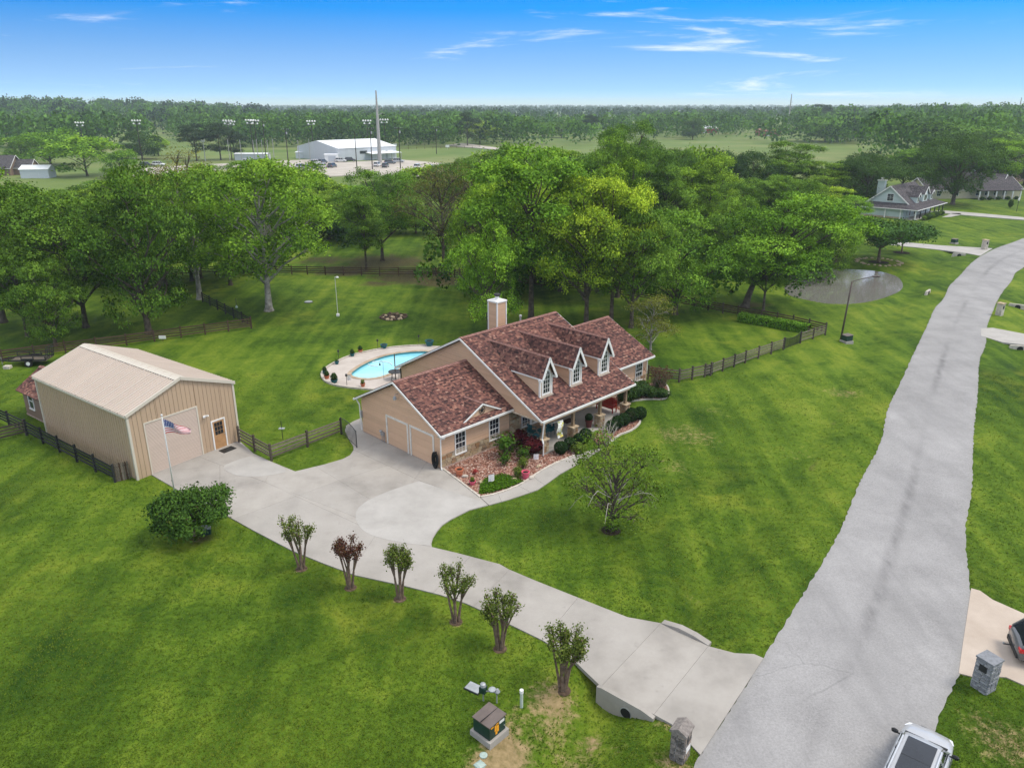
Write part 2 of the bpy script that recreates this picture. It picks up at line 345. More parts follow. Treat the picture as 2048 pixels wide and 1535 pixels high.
simple('teal', (.012, .105, .125), .5, .3); simple('red_paint', (.33, .025, .018), .5, .3); simple('terracotta', (.50, .17, .09), .8, .15, var=.2); simple('pink_pot', (.62, .10, .16), .55, .3); simple('red_pot', (.50, .02, .03), .5, .3); simple('maroon_pot', (.10, .022, .022), .5, .3)
simple('black_plastic', (.02, .021, .022), .55, .3); simple('transformer_green', (.012, .04, .03), .45, .4, var=.2); simple('transformer_top', (.145, .115, .10), .5, .3, var=.15); simple('orange_label', (.85, .36, .02), .5, .3); simple('pvc', (.5, .56, .5), .4, .4, var=.1)
simple('pale_green', (.36, .45, .40), .5, .3); simple('meter_grey', (.36, .37, .38), .45, .4, .3); simple('doormat', (.06, .035, .028), .95, .05); simple('lid_grey', (.34, .36, .37), .6, .3); simple('silver_pole', (.62, .62, .60), .4, .4, var=.08)
simple('galv', (.40, .41, .40), .5, .4, .3); simple('wood_pole', (.045, .035, .028), .9, .1); simple('monopole', (.36, .35, .335), .7, .2); simple('lamp_metal', (.085, .065, .052), .5, .3); simple('brown_roof_metal', (.27, .085, .06), .5, .3)
simple('bark', (.105, .085, .068), .95, .08, var=.45, scale=2.5, bump=.6); simple('bark_pale', (.34, .315, .28), .95, .08, var=.45, scale=2.0, bump=.6); simple('bark_myrtle', (.19, .135, .10), .9, .1, var=.4, scale=5, bump=.3); simple('twig_pale', (.42, .38, .33), .9, .1, var=.2)
simple('tan_stone', (.46, .36, .24), .9, .15, var=.3, scale=5); simple('rock_pale', (.52, .47, .40), .9, .15, var=.25, scale=5); simple('fire_stone', (.11, .075, .052), .95, .1, var=.5, scale=4)
simple('tyre', (.022, .022, .023), .85, .2); simple('alloy', (.45, .46, .47), .3, .5, .7); simple('chrome', (.72, .72, .71), .15, .6, .9, var=.05)
def paint(name, col, rough=.25):
    m = NT(name); f = m.noise(2.5, 4, .6, m.world()); m.set(m.mix(m.rng(f, .35, .75, 0, .12), col, (.25, .23, .2)), rough, .5); m.b.inputs['Coat Weight'].default_value = .6; m.b.inputs['Coat Roughness'].default_value = .12
paint('paint_silver', (.42, .43, .45), .3); paint('paint_grey', (.10, .105, .11), .28); paint('paint_white', (.74, .74, .73)); paint('paint_black', (.018, .018, .02)); paint('paint_slate', (.06, .08, .10))
m = NT('tail_light'); m.set((.55, .012, .016), .2, .6)
m = NT('head_light'); m.set((.75, .76, .78), .12, .6)
m = NT('pond_water'); W = m.world(); m.set((.19, .18, .16), .04, .55); m.b.inputs['IOR'].default_value = 2.1; m.bump(m.math('ADD', m.noise(1.6, 4, .6, m.scaled(W, (1, 2.2, 1))), m.math('MULTIPLY', m.noise(.25, 3, .5, W), .8)), .15, .05)
m = NT('pool_water'); W = m.world(); m.set((.25, .62, .72), .05, .5); m.b.inputs['Transmission Weight'].default_value = 0.0; m.l(m.ramp(m.noise(.35, 3, .5, W), [(.3, (.20, .60, .72)), (.7, (.36, .72, .80))]), m.b.inputs['Base Color']); m.bump(m.noise(5, 3, .5, W), .1, .02)
m = NT('pool_tile'); m.set(m.mix(m.noise(8, 2, .5, m.world()), (.03, .19, .24), (.06, .28, .33)), .3, .5)
tinted('coping', [(0, (.40, .29, .19)), (.5, (.47, .36, .25)), (1, (.52, .42, .31))], scale=4)
# flag: stripes, canton and dots laid out on the cloth's own UV
m = NT('flag_cloth'); uv = m.n('ShaderNodeUVMap').outputs[0]; sp = m.n('ShaderNodeSeparateXYZ'); m.l(uv, sp.inputs[0]); U, V = sp.outputs['X'], sp.outputs['Y']
stripe = m.math('MODULO', m.math('FLOOR', m.math('MULTIPLY', V, 12.999)), 2.0); c = m.mix(stripe, (.45, .012, .025), (.80, .79, .78)); c = m.mix(stripe, (.48, .015, .03), (.82, .80, .79))
can = m.math('MULTIPLY', m.math('LESS_THAN', U, .4), m.math('GREATER_THAN', V, 6 / 13))
su = m.math('SUBTRACT', m.math('FRACT', m.math('MULTIPLY', U, 15.0)), .5); sv2 = m.math('SUBTRACT', m.math('FRACT', m.math('MULTIPLY', m.math('SUBTRACT', V, 6 / 13), 9.3)), .5)
rr = m.math('ADD', m.math('MULTIPLY', su, su), m.math('MULTIPLY', sv2, sv2)); c = m.mix(can, c, m.mix(m.math('LESS_THAN', rr, .06), (.022, .045, .21), (.78, .78, .80))); m.set(c, .8, .15)
m = NT('banner_cloth'); W = m.coord(); v = m.n('ShaderNodeTexVoronoi'); v.inputs['Scale'].default_value = 5.; m.l(W, v.inputs['Vector'])
c = m.ramp(v.outputs['Color'], [(.0, (.78, .76, .70)), (.45, (.80, .78, .72)), (.6, (.30, .42, .12)), (.8, (.72, .62, .15)), (1, (.45, .12, .25))]); m.set(c, .85, .1)
m = NT('white_cloth'); m.set(m.ramp(m.noise(7, 2, .5, m.coord()), [(.4, (.78, .76, .74)), (.62, (.74, .70, .70)), (.7, (.42, .26, .5))]), .85, .1)

# foliage: colour from clump tone, tree colour (object colour) and a little randomness; light passes through the leaves
def leaf_mat(name, dark, mid, light, trans=.25):
    m = NT(name); oi = m.n('ShaderNodeObjectInfo'); t = m.attr('tone')
    c = m.ramp(t, [(0, dark), (.5, mid), (1, light)]); c = m.mix(1.0, c, oi.outputs['Color'], 'MULTIPLY'); m.set(c, .75, .12)
    tr = m.n('ShaderNodeBsdfTranslucent'); m.l(m.mix(1.0, c, (1.25, 1.15, .55), 'MULTIPLY'), tr.inputs['Color'])
    ms = m.n('ShaderNodeMixShader'); ms.inputs[0].default_value = trans; m.l(m.b.outputs[0], ms.inputs[1]); m.l(tr.outputs[0], ms.inputs[2]); m.l(ms.outputs[0], m.o.inputs['Surface'])
leaf_mat('leaf', (.045, .102, .010), (.135, .262, .022), (.275, .44, .048))
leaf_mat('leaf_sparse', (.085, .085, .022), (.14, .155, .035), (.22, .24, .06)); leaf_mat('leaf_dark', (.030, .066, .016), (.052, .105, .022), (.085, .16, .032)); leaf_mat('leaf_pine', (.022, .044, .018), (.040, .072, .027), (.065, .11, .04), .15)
leaf_mat('leaf_myrtle', (.06, .10, .015), (.13, .19, .03), (.24, .28, .06)); leaf_mat('leaf_bronze', (.07, .018, .016), (.12, .04, .03), (.15, .11, .04)); leaf_mat('leaf_red', (.045, .006, .010), (.10, .012, .018), (.17, .03, .03)); leaf_mat('leaf_box', (.010, .026, .007), (.022, .055, .012), (.05, .11, .024), .12)
leaf_mat('leaf_lime', (.09, .15, .02), (.16, .24, .03), (.28, .34, .06)); leaf_mat('petal_red', (.4, .01, .02), (.5, .03, .04), (.6, .1, .1)); leaf_mat('blade', (.046, .090, .006), (.080, .138, .009), (.16, .21, .02), .3)
# ------------------------------------------------------------------ layout lines (ground outlines traced from image pixels)
ROAD_L = [(-6.0, 4.0), (1.2, 13.6)] + gps([(1385, 1535), (1425, 1470), (1527, 1310), (1690, 1040), (1745, 920), (1800, 760), (1836, 680), (1870, 620), (1905, 565), (1945, 520), (1985, 500), (2048, 475)]) + [(110, 151), (135, 162), (175, 172)]
ROAD_R = [(2.5, 2.5), (12.3, 16.5)] + gps([(1865, 1450), (1890, 1400), (1917, 1345), (1926, 1300), (1937, 1180), (1935, 1100), (1940, 940), (1950, 830), (1960, 740), (1965, 700), (1980, 640), (2000, 590), (2048, 525)]) + [(98, 131), (125, 148), (140, 154), (175, 164)]
POND = gps([(1560, 575), (1580, 548), (1635, 537), (1700, 538), (1760, 542), (1795, 552), (1806, 565), (1805, 580), (1780, 592), (1740, 604), (1690, 609), (1650, 608), (1612, 600), (1575, 592)], -.35)
POND = chaikin(POND, 2, True)
DRIVE = gps([(301, 943), (303, 950), (354.7, 980), (450, 1030), (505, 1060.6), (583.7, 1101.7), (641.8, 1125.6), (710, 1151), (806, 1171.7), (881, 1190.5), (932, 1207.6), (970, 1225), (1020, 1250), (1086, 1282), (1149, 1323), (1170.5, 1344), (1202, 1374), (1307.6, 1430), (1343, 1449.4), (1400.8, 1511),
   (1527, 1317), (1508, 1308.8), (1469.4, 1307), (1416.6, 1293), (1321.7, 1247), (1255, 1235), (1191.6, 1210), (1121, 1182), (1068.5, 1161), (1019, 1140), (1000, 1129), (915, 1106.8), (864, 1094.8), (863, 1088), (866, 1077), (874, 1064), (885, 1051), (901.6, 1040), (939, 1021), (976.7, 1011), (959.7, 995.7), (884.5, 939)]) + \
   gps([(728.7, 863.1), (723.5, 836), (707, 843), (692, 852), (690, 862), (697, 878), (706.7, 893), (707, 901), (700, 911), (685.6, 918.6), (650.5, 929), (590.7, 943.5), (543, 924), (508, 908), (478.7, 882)])
BED = gps([(886, 938), (961, 994.5), (985, 990), (1010.5, 982.5), (1042, 969.6), (1075, 946.7), (1103.7, 929.5), (1128, 917), (1150, 911)])
WALK = gps([(961, 995.7), (985, 991.5), (1010.5, 983.5), (1042, 970.6), (1075, 947.7), (1103.7, 930.5), (1128, 918), (1150, 912)]) + gps([(1176, 903), (1205, 897), (1168, 922), (1120, 949), (1096.5, 966.3), (1075, 980.7), (1046, 990.7), (1017.7, 1000), (978, 1011)])
HO = gp(882.5, 938.5); HYAW = R(90 - 44.6); SO = gp(276, 959.5); SYAW = R(90 - 36.3)
def loc2(o, yaw, x, y): return (o[0] + x * math.cos(yaw) - y * math.sin(yaw), o[1] + x * math.sin(yaw) + y * math.cos(yaw))
HP = lambda x, y: loc2(HO, HYAW, x, y)                    # house plan: x along the ridge, y towards the back yard
SP = lambda x, y: loc2(SO, SYAW, x, y)                    # workshop plan
SHOP_D = 12.3
POOL = chaikin(gps([(701.5, 750), (706, 744), (725.5, 730.4), (760.6, 715), (795.8, 707.5), (840, 703.4), (862, 705), (864, 712), (832, 724), (795, 739), (778, 749), (754.8, 756.5), (731, 758.5), (709, 755)]), 2, True)
DECK = chaikin(gps([(760, 781), (739.5, 778), (690, 774), (655, 765.6), (642.9, 752.7), (648, 741), (667, 728), (702, 711.6), (755, 700), (807.5, 693.5), (860, 691.7), (905, 694)]), 2) + [HP(17.5, 20), HP(16.3, 12.3), HP(6.4, 12.3), HP(5.5, 12.3)]

# ------------------------------------------------------------------ ground
def sstep(a, b, x): t = np.clip((x - a) / (b - a), 0, 1); return t * t * (3 - 2 * t)
ROADPOLY = ROAD_L + ROAD_R[::-1]
def ground_h(X, Y):
    X = np.asarray(X, float); Y = np.asarray(Y, float); h = np.zeros(X.shape)
    near = (np.abs(X) < 200) & (Y < 220)
    if near.any():
        x, y = X[near], Y[near]; inr = inside(ROADPOLY, x, y)
        dl = dist_line(ROAD_L, x, y); dr = dist_line(ROAD_R, x, y); left = dl < dr
        g = np.where(left, -.85 * np.exp(-((dl - 4.2) / 1.45) ** 2) * sstep(12, 22, y) * (1 - .55 * sstep(27, 45, y)), -.38 * np.exp(-((dr - 3.2) / 1.3) ** 2) * sstep(26, 34, y)); g = np.where(inr, -.03, g)
        g = np.where(inside(DRIVE, x, y), np.minimum(g, 0) * 1.0, g)
        dp = dist_line(POND + POND[:1], x, y); ip = inside(POND, x, y)
        g = np.where(ip, np.minimum(g, -.35 - .6 * sstep(0, 3, dp)), np.minimum(g, -.34 * (1 - sstep(0, 2.6, dp))))
        g = np.where(inside(POOL, x, y) | (dist_line(POOL + POOL[:1], x, y) < .45), -1.2, g); h[near] = g
    r = np.hypot(X, Y)
    h += .12 * (np.sin(X * .061 + 1) * np.cos(Y * .053) + .5 * np.sin(X * .13 + Y * .09)) * sstep(75, 130, r) * (1 - .9 * ((X > 40) & (Y < 140)))
    h += 15 * np.exp(-(((X + 640) / 300) ** 2 + ((Y - 980) / 330) ** 2)) + 5 * np.exp(-(((X - 520) / 260) ** 2 + ((Y - 760) / 260) ** 2))
    h += 5 * sstep(1400, 4200, r) * (.75 + .25 * np.sin(X * .0011) * np.cos(Y * .0009 + 1)); return h
def gz(x, y): return float(ground_h(np.array([x]), np.array([y]))[0])
def axis(lo, hi, step, end, lo_end):
    a = list(np.arange(lo, hi + 1e-6, step)); d = step
    while a[-1] < end: d *= 1.09; a.append(a[-1] + d)
    d = step; b = []; x = lo
    while x > lo_end: d *= 1.09; x -= d; b.append(x)
    return np.array(b[::-1] + a)
gx = axis(-36, 60, .5, 6500, -6500); gy = axis(14, 112, .5, 6500, -1500)
GX, GY = np.meshgrid(gx, gy); GZ = ground_h(GX.ravel(), GY.ravel())
gv = np.stack([GX.ravel(), GY.ravel(), GZ], 1); nx, ny = len(gx), len(gy)
ii = (np.arange(ny - 1)[:, None] * nx + np.arange(nx - 1)[None]).ravel(); gq = np.stack([ii, ii + 1, ii + nx + 1, ii + nx], 1)
def blob(lst):
    w = np.zeros(len(gv))
    for (px, py, rad, s) in lst:
        x, y = gp(px, py); w = np.maximum(w, s * np.exp(-(((gv[:, 0] - x) ** 2 + (gv[:, 1] - y) ** 2) / rad ** 2)))
    return w
dry = blob([(1010, 1500, 1.4, 1.), (985, 1525, 1.3, 1.), (1100, 1400, 1.5, .85), (1090, 1450, 2., .62), (1185, 1455, .9, .75), (1150, 1500, 2.0, .5), (1030, 1440, 1.6, .6), (960, 1420, 2.2, .42), (1245, 1480, 1.0, .6), (1330, 1440, .8, .8), (1350, 1535, 1.2, .8),
   (1960, 1450, 2.0, .55), (2010, 1480, 2.2, .7), (1370, 870, 4., .6), (1350, 930, 3., .52), (1690, 780, 2.4, .6), (1420, 820, 3., .5), (1600, 900, 3.5, .42), (1450, 1090, 3, .36), (1400, 1180, 2.5, .4), (250, 1010, 3, .34), (420, 1330, 2.5, .3), (1730, 830, 4, .3), (800, 780, 4, .2), (1990, 480, 9, .3)])
rut = [gp(*p) for p in ((1620, 935), (1650, 880), (1672, 830), (1690, 790))]; dirt = blob([(770, 525, 8, 1.1), (700, 540, 6, 1.), (820, 552, 7, 1.1), (640, 520, 6, .8), (880, 562, 5, 1.1), (760, 565, 4, .8), (540, 622, 1.2, .7), (1300, 700, 1.4, .6), (1250, 650, 6, .55), (1420, 610, 6, .6), (1500, 610, 4, .7), (300, 668, 2, .6), (1220, 1062, .8, .9), (400, 1074, .9, .9), (1760, 523, 1.6, .4), (1660, 520, 4, .7), (430, 540, 7, .5), (1380, 870, 2.5, .25)])
dirt = np.maximum(dirt, .55 * np.exp(-(dist_line(rut, gv[:, 0], gv[:, 1]) / .35) ** 2))
for (px, py) in ((603, 1137), (701, 1175), (800, 1197), (912, 1243), (1000, 1297), (1126, 1372)):
    x, y = gp(px, py); dry = np.maximum(dry, .9 * np.exp(-((gv[:, 0] - x) ** 2 + (gv[:, 1] - y) ** 2) / .2))
past = sstep(150, 300, np.hypot(gv[:, 0], gv[:, 1]) - .4 * np.maximum(gv[:, 0], 0))
gm = np_mesh('ground', gv, gq, ['grass'], point_attr={'dry': dry, 'dirt': dirt, 'pasture': past})
tag(inst('ground', gm), 'green lawns and fields reaching to the horizon', 'lawn', kind='structure')

# road: one sheet between two ragged edges
def strip(name, A, B, n, z, mat, jit=0., crown=0.):
    def par(P):
        P = [Vector((*p, 0)) for p in P]; d = [0]
        for a, b in zip(P[:-1], P[1:]): d.append(d[-1] + (b - a).length)
        out = []
        for i in range(n + 1):
            t = d[-1] * i / n; k = max(j for j in range(len(d)) if d[j] <= t + 1e-9); k = min(k, len(P) - 2)
            out.append(P[k].lerp(P[k + 1], (t - d[k]) / (d[k + 1] - d[k])))
        return out
    a, b = par(A), par(B); vs = []; ac = []; m = 6
    for i in range(n + 1):
        ja = jit * .5 * (random.random() - .5) + jit * math.sin(i * .071 + 1.7 * math.sin(i * .033)) * .7; jb = jit * .5 * (random.random() - .5) + jit * math.sin(i * .059 + 2 + 1.5 * math.sin(i * .041)) * .7; w = (b[i] - a[i]).length
        for j in range(m + 1):
            t = j / m; tt = t + (ja / w if j == 0 else jb / w if j == m else 0); p = a[i].lerp(b[i], tt); vs.append((p.x, p.y, z + crown * (1 - (2 * t - 1) ** 2))); ac.append(t)
    q = [(i * (m + 1) + j, i * (m + 1) + j + 1, (i + 1) * (m + 1) + j + 1, (i + 1) * (m + 1) + j) for i in range(n) for j in range(m)]
    return np_mesh(name, np.array(vs), np.array(q), [mat], point_attr={'across': np.array(ac)})
RL = chaikin(ROAD_L, 2); RR = chaikin(ROAD_R, 2)
tag(inst('road', strip('road', RL, RR, 900, .03, 'asphalt', .2, .05)), 'pale worn asphalt lane running from the bottom edge up past the pond', 'road', kind='structure')

# concrete: outlines cut into slabs along their joints, every slab a piece of its own
def split_poly(poly, a, b):
    bm = bmesh.new(); vs = [bm.verts.new((x, y, 0)) for x, y in poly]; bm.faces.new(vs)
    d = Vector((b[0] - a[0], b[1] - a[1], 0)); nrm = Vector((-d.y, d.x, 0)).normalized()
    bmesh.ops.bisect_plane(bm, geom=bm.verts[:] + bm.edges[:] + bm.faces[:], plane_co=(a[0], a[1], 0), plane_no=nrm, dist=1e-4)
    out = [[(v.co.x, v.co.y) for v in f.verts] for f in bm.faces]; bm.free(); return out
def area(p): return sum(p[i][0] * p[(i + 1) % len(p)][1] - p[(i + 1) % len(p)][0] * p[i][1] for i in range(len(p))) / 2
def shrink(p, d):
    if area(p) < 0: p = p[::-1]
    n = len(p); out = []
    for i in range(n):
        a, b, c = Vector(p[i - 1]), Vector(p[i]), Vector(p[(i + 1) % n]); e1 = (b - a).normalized(); e2 = (c - b).normalized()
        n1 = Vector((-e1.y, e1.x)); n2 = Vector((-e2.y, e2.x)); m = (n1 + n2); l = max(.35, m.length / 2); m = m.normalized() if m.length > 1e-4 else n1; out.append(tuple(b + m * d / l))
    return out
def slabs(poly, cuts, parent, z0, z1, mat, gap=.012, name='slab'):
    pieces = [poly]
    for a, b in cuts:
        nxt = []
        for p in pieces:
            t = np.linspace(.02, .98, 40); ins = inside(p, a[0] + (b[0] - a[0]) * t, a[1] + (b[1] - a[1]) * t).mean(); L = math.hypot(b[0] - a[0], b[1] - a[1])
            nxt += split_poly(p, a, b) if ins * L > .9 and ins > .12 else [p]
        pieces = nxt
    for p in pieces:
        if abs(area(p)) < .12: continue
        MB().prism(shrink(p, gap / 2), z0, z1 + random.uniform(-.003, .003)).build(name, mat, parent)
    return pieces
drv = MB().prism(shrink(DRIVE, .05), -.2, .018).build('driveway', 'dark_soil'); tag(drv, 'wide pale concrete driveway from the road to the garage and workshop', 'driveway', kind='structure')
J = lambda *q: [(gp(*q[i]), gp(*q[i + 1])) for i in range(len(q) - 1)]
dcuts = J((1321.7, 1247), (1202, 1374)) + J((1416.6, 1293), (1307.6, 1430)) + J((1151, 1202), (1085, 1282)) + J((1019, 1140), (948, 1213)) + J((945, 1110), (866, 1187)) + J((873, 1095), (818, 1170)) + J((752, 1071), (700, 1146)) + \
   J((728.7, 863.1), (884.5, 939)) + J((718, 905), (853, 968)) + J((766, 884), (721, 903)) + J((822, 908), (786, 931)) + J((884, 939), (838, 962)) + J((838, 962), (976, 1010)) + \
   J((393, 912), (530, 965)) + J((530, 965), (686, 1036)) + J((530, 965), (548, 928)) + J((686, 1036), (712, 1035)) + J((635, 936), (745, 1002)) + J((745, 1002), (895, 1042)) + J((440, 933), (506, 908)) + J((440, 992), (440, 933)) + J((440, 992), (520, 966)) + J((505, 1025), (595, 992)) + J((595, 992), (690, 958)) + J((690, 958), (780, 930)) + J((300, 945), (440, 933))
dcuts += J((790, 1080), (870, 1096)) + J((752, 1071), (790, 1080)) + J((440, 1025), (440, 992))
slabs(DRIVE, dcuts, drv, -.12, .055, 'concrete')
def arc(pts, n=2): return chaikin(gps(pts), n, True)
MB().prism(chaikin(gps([(838, 963), (800, 975), (760, 990), (728, 1006), (712, 1022), (711, 1040), (722, 1060), (748, 1074), (790, 1084), (830, 1090), (861, 1092)]), 2) + gps([(861, 1087), (864, 1077), (872, 1064), (883, 1051), (900, 1040), (937, 1020.5), (974, 1010.5), (960, 1003)]), .05, .0625).build('newer_pour', 'concrete_light', drv)
MB().prism(arc([(440, 936), (470, 952), (500, 955), (540, 952), (582, 943), (545, 927), (508, 911), (470, 922)]), .05, .0625).build('newer_pour', 'concrete_light', drv)
walk = MB().prism(shrink(WALK, .04), -.1, .02).build('footpath', 'dark_soil'); tag(walk, 'curved concrete footpath leading from the driveway to the porch', 'footpath', kind='structure')
slabs(WALK, J((1036, 972), (1062, 986)) + J((1098, 932), (1122, 948)) + J((995, 986), (1003, 1004)) + J((1065, 953), (1090, 972)), walk, -.1, .06, 'concrete')
# apron kerbs and culvert headwalls under the driveway
ck = thing('culvert_kerb', 'low concrete kerb on the lawn side of the driveway apron', 'kerb')
a, b = gp(1322, 1248), gp(1416, 1292); d = Vector((b[0] - a[0], b[1] - a[1])).normalized(); nn = Vector((-d.y, d.x)) * .32
MB().extrude([(a[0], a[1], -.3), (b[0], b[1], -.3), (b[0], b[1], .06), (b[0] - d.x * .7, b[1] - d.y * .7, .2), (a[0] + d.x * .9, a[1] + d.y * .9, .24), (a[0], a[1], .08)], (nn.x, nn.y, 0)).build('kerb', 'concrete', ck)
hw = thing('culvert_headwall', 'grey concrete culvert wall with a round pipe under the driveway edge', 'culvert'); a, b = gp(1198, 1371), gp(1311, 1432); d = Vector((b[0] - a[0], b[1] - a[1])); L = d.length; d.normalize(); nn = Vector((d.y, -d.x))
def hwp(t, z, o=0.0): return (a[0] + d.x * t + nn.x * o, a[1] + d.y * t + nn.y * o, z)
prof = [(0, .1), (.25, .16), (L * .8, .13), (L, .02)]; out = [hwp(0, -1.0), hwp(L, -1.0)] + [hwp(t, z) for t, z in prof[::-1]]
MB().extrude(out, (nn.x * .2, nn.y * .2, 0)).build('wall', 'concrete', hw)
pc = L * .54; MB().tube([hwp(pc, -.42, .18), hwp(pc, -.42, .215)], .27, 20).build('pipe_rim', 'galv', hw); MB().tube([hwp(pc, -.42, .2), hwp(pc, -.42, .22)], .235, 20).build('pipe_opening', 'rubber', hw)

# neighbour's pinkish drive on the other side of the lane
ND = gps([(1942, 1177), (1960, 1182), (1985, 1200), (2048, 1228)]) + [(36.0, 18.5), (32.0, 14.2)] + gps([(2048, 1371), (2012, 1355), (1975, 1353), (1948, 1355), (1917, 1347), (1925, 1290)])
nd = MB().prism(ND, -.1, .05).build('side_driveway', 'concrete_pink'); tag(nd, 'pinkish concrete driveway across the lane where the grey car stands', 'driveway', kind='structure')
ND2 = gps([(1962, 657), (1985, 656), (2048, 668)]) + [(62, 73.5), (62, 71.5)] + gps([(2048, 690), (2005, 685), (1962, 672)])
tag(MB().prism(ND2, -.1, .05).build('side_driveway', 'concrete_light'), 'short pale concrete drive joining the lane opposite the street lamp', 'driveway', kind='structure')
ND3 = gps([(1960, 512), (1935, 507), (1880, 500), (1830, 495), (1780, 490), (1730, 480), (1690, 470), (1690, 466), (1735, 474), (1790, 483), (1880, 491), (1985, 497)])
tag(MB().prism(ND3, -.1, .05).build('side_driveway', 'concrete_light'), 'long pale concrete drive passing behind the pond to the sage house', 'driveway', kind='structure')
ND4 = gps([(2048, 440), (1960, 433), (1880, 426), (1868, 422), (1890, 421.5), (1960, 427), (2048, 435)])
tag(MB().prism(ND4, -.1, .06).build('side_driveway', 'concrete_light'), 'thin pale drive between the sage house and the cream house', 'driveway', kind='structure')
# pond
wv = MB().add([(x, y, -.34) for x, y in POND], [tuple(range(len(POND)))]) if area(POND) > 0 else MB().add([(x, y, -.34) for x, y in POND[::-1]], [tuple(range(len(POND)))])
tag(wv.build('pond_water', 'pond_water'), 'still brown pond mirroring the pale sky beside the lane', 'pond', kind='structure')
# ------------------------------------------------------------------ house kit
UNIT = {}
def unit_box(mat, key=None, taper=0.0, jit=0.0):
    k = (mat, key)
    if k not in UNIT:
        t = .5 - taper; vs = [(-.5, -t, -t), (.5, -t, -t), (.5, t, -t), (-.5, t, -t), (-.5, -t, t), (.5, -t, t), (.5, t, t), (-.5, t, t)]
        if taper: vs = [(x, (y / t) * (.5 if x < 0 else t), (z / t) * (.5 if x < 0 else t)) for x, y, z in vs]
        if jit: vs = [(x + (random.uniform(-jit, jit) if x > 0 else 0), y + random.uniform(-jit, jit), z + random.uniform(-jit, jit)) for x, y, z in vs]
        UNIT[k] = MB().add(vs, [(3, 2, 1, 0), (4, 5, 6, 7), (0, 1, 5, 4), (1, 2, 6, 5), (2, 3, 7, 6), (3, 0, 4, 7)]).mesh('unit_' + mat, mat)
    return UNIT[k]
class Wall:
    """a vertical wall plane: origin o, horizontal direction d, outward normal n (all local to the house)"""
    def __init__(s, o, d, n): s.o = Vector(o); s.d = Vector(d).normalized(); s.n = Vector(n).normalized(); s.rz = math.atan2(s.n.y, s.n.x)
    def p(s, a, z, out=0.0): return s.o + s.d * a + s.n * out + Vector((0, 0, z))
def siding(parent, w, rows, mat='siding', e=.18, name='siding_board'):
    """rows: list of (z, [(s0, s1), ...]); every lap board its own piece, tilted a little so that it overlaps the one below"""
    me = unit_box(mat)
    for z, segs in rows:
        for s0, s1 in segs:
            if s1 - s0 < .05: continue
            c = w.p((s0 + s1) / 2, z + e * .5, .006); o = inst(name, me, parent, c, (0, R(5.0), w.rz), (.014, s1 - s0, e * 1.06)); o.rotation_mode = 'XYZ'
def cut(segs, a, b):
    out = []
    for s0, s1 in segs:
        if b <= s0 or a >= s1: out.append((s0, s1)); continue
        if a > s0: out.append((s0, a))
        if b < s1: out.append((b, s1))
    return out
def stones(parent, w, s0, s1, z0, z1, holes=(), mat='stone', wr=(.26, .56), hr=(.15, .25), depth=.05, name='stone'):
    z = z0; ms = [unit_box(mat, k, .06, .05) for k in range(4)]
    while z < z1 - .04:
        h = min(random.uniform(*hr), z1 - z); h = z1 - z if z1 - z - h < .07 else h; s = s0
        while s < s1 - .03:
            l = min(random.uniform(*wr), s1 - s); l = s1 - s if s1 - s - l < .1 else l
            if not any(a < s + l / 2 < b and c < z + h / 2 < d for a, b, c, d in holes):
                inst(name, random.choice(ms), parent, w.p(s + l / 2, z + h / 2, depth * .3 + random.uniform(-.006, .012)), (0, 0, w.rz), (depth, l - .018, h - .018))
            s += l
        z += h
def window(parent, w, s, z, wd, ht, cols=3, rows=4, trim='white', out=.02, name='window', split=True):
    """sash window: proud frame with sill, two glass panes and a grid of bars"""
    t = .07; f = MB()
    def bx(a0, a1, z0, z1, o0, o1, m):
        vs = [w.p(a, zz, o) for o in (o0, o1) for zz in (z0, z1) for a in (a0, a1)]; m.add(vs, [(0, 2, 3, 1), (4, 5, 7, 6), (0, 1, 5, 4), (2, 6, 7, 3), (0, 4, 6, 2), (1, 3, 7, 5)])
    bx(s, s + t, z, z + ht, 0, out + .035, f); bx(s + wd - t, s + wd, z, z + ht, 0, out + .035, f); bx(s + t, s + wd - t, z + ht - t, z + ht, 0, out + .035, f); bx(s - .03, s + wd + .03, z - .05, z + .04, 0, out + .07, f)
    o = f.build(name, trim, parent); hm = z + ht * .5
    for z0, z1, dep in ((z + .04, hm, .008), (hm, z + ht - t, .018)):
        g = MB(); bx(s + t, s + wd - t, z0, z1, 0, dep, g); g.build('pane', 'glass', o)
    g = MB(); bx(s + t, s + wd - t, hm - .025, hm + .025, .018, .05, g)
    for i in range(1, cols): a = s + t + (wd - 2 * t) * i / cols; bx(a - .011, a + .011, z + .04, z + ht - t, .018, .034, g)
    for i in range(1, rows):
        if i * 2 == rows: continue
        zz = z + .04 + (ht - t - .04) * i / rows; bx(s + t, s + wd - t, zz - .011, zz + .011, .018, .033, g)
    g.build('muntin_grid', trim, o); return o
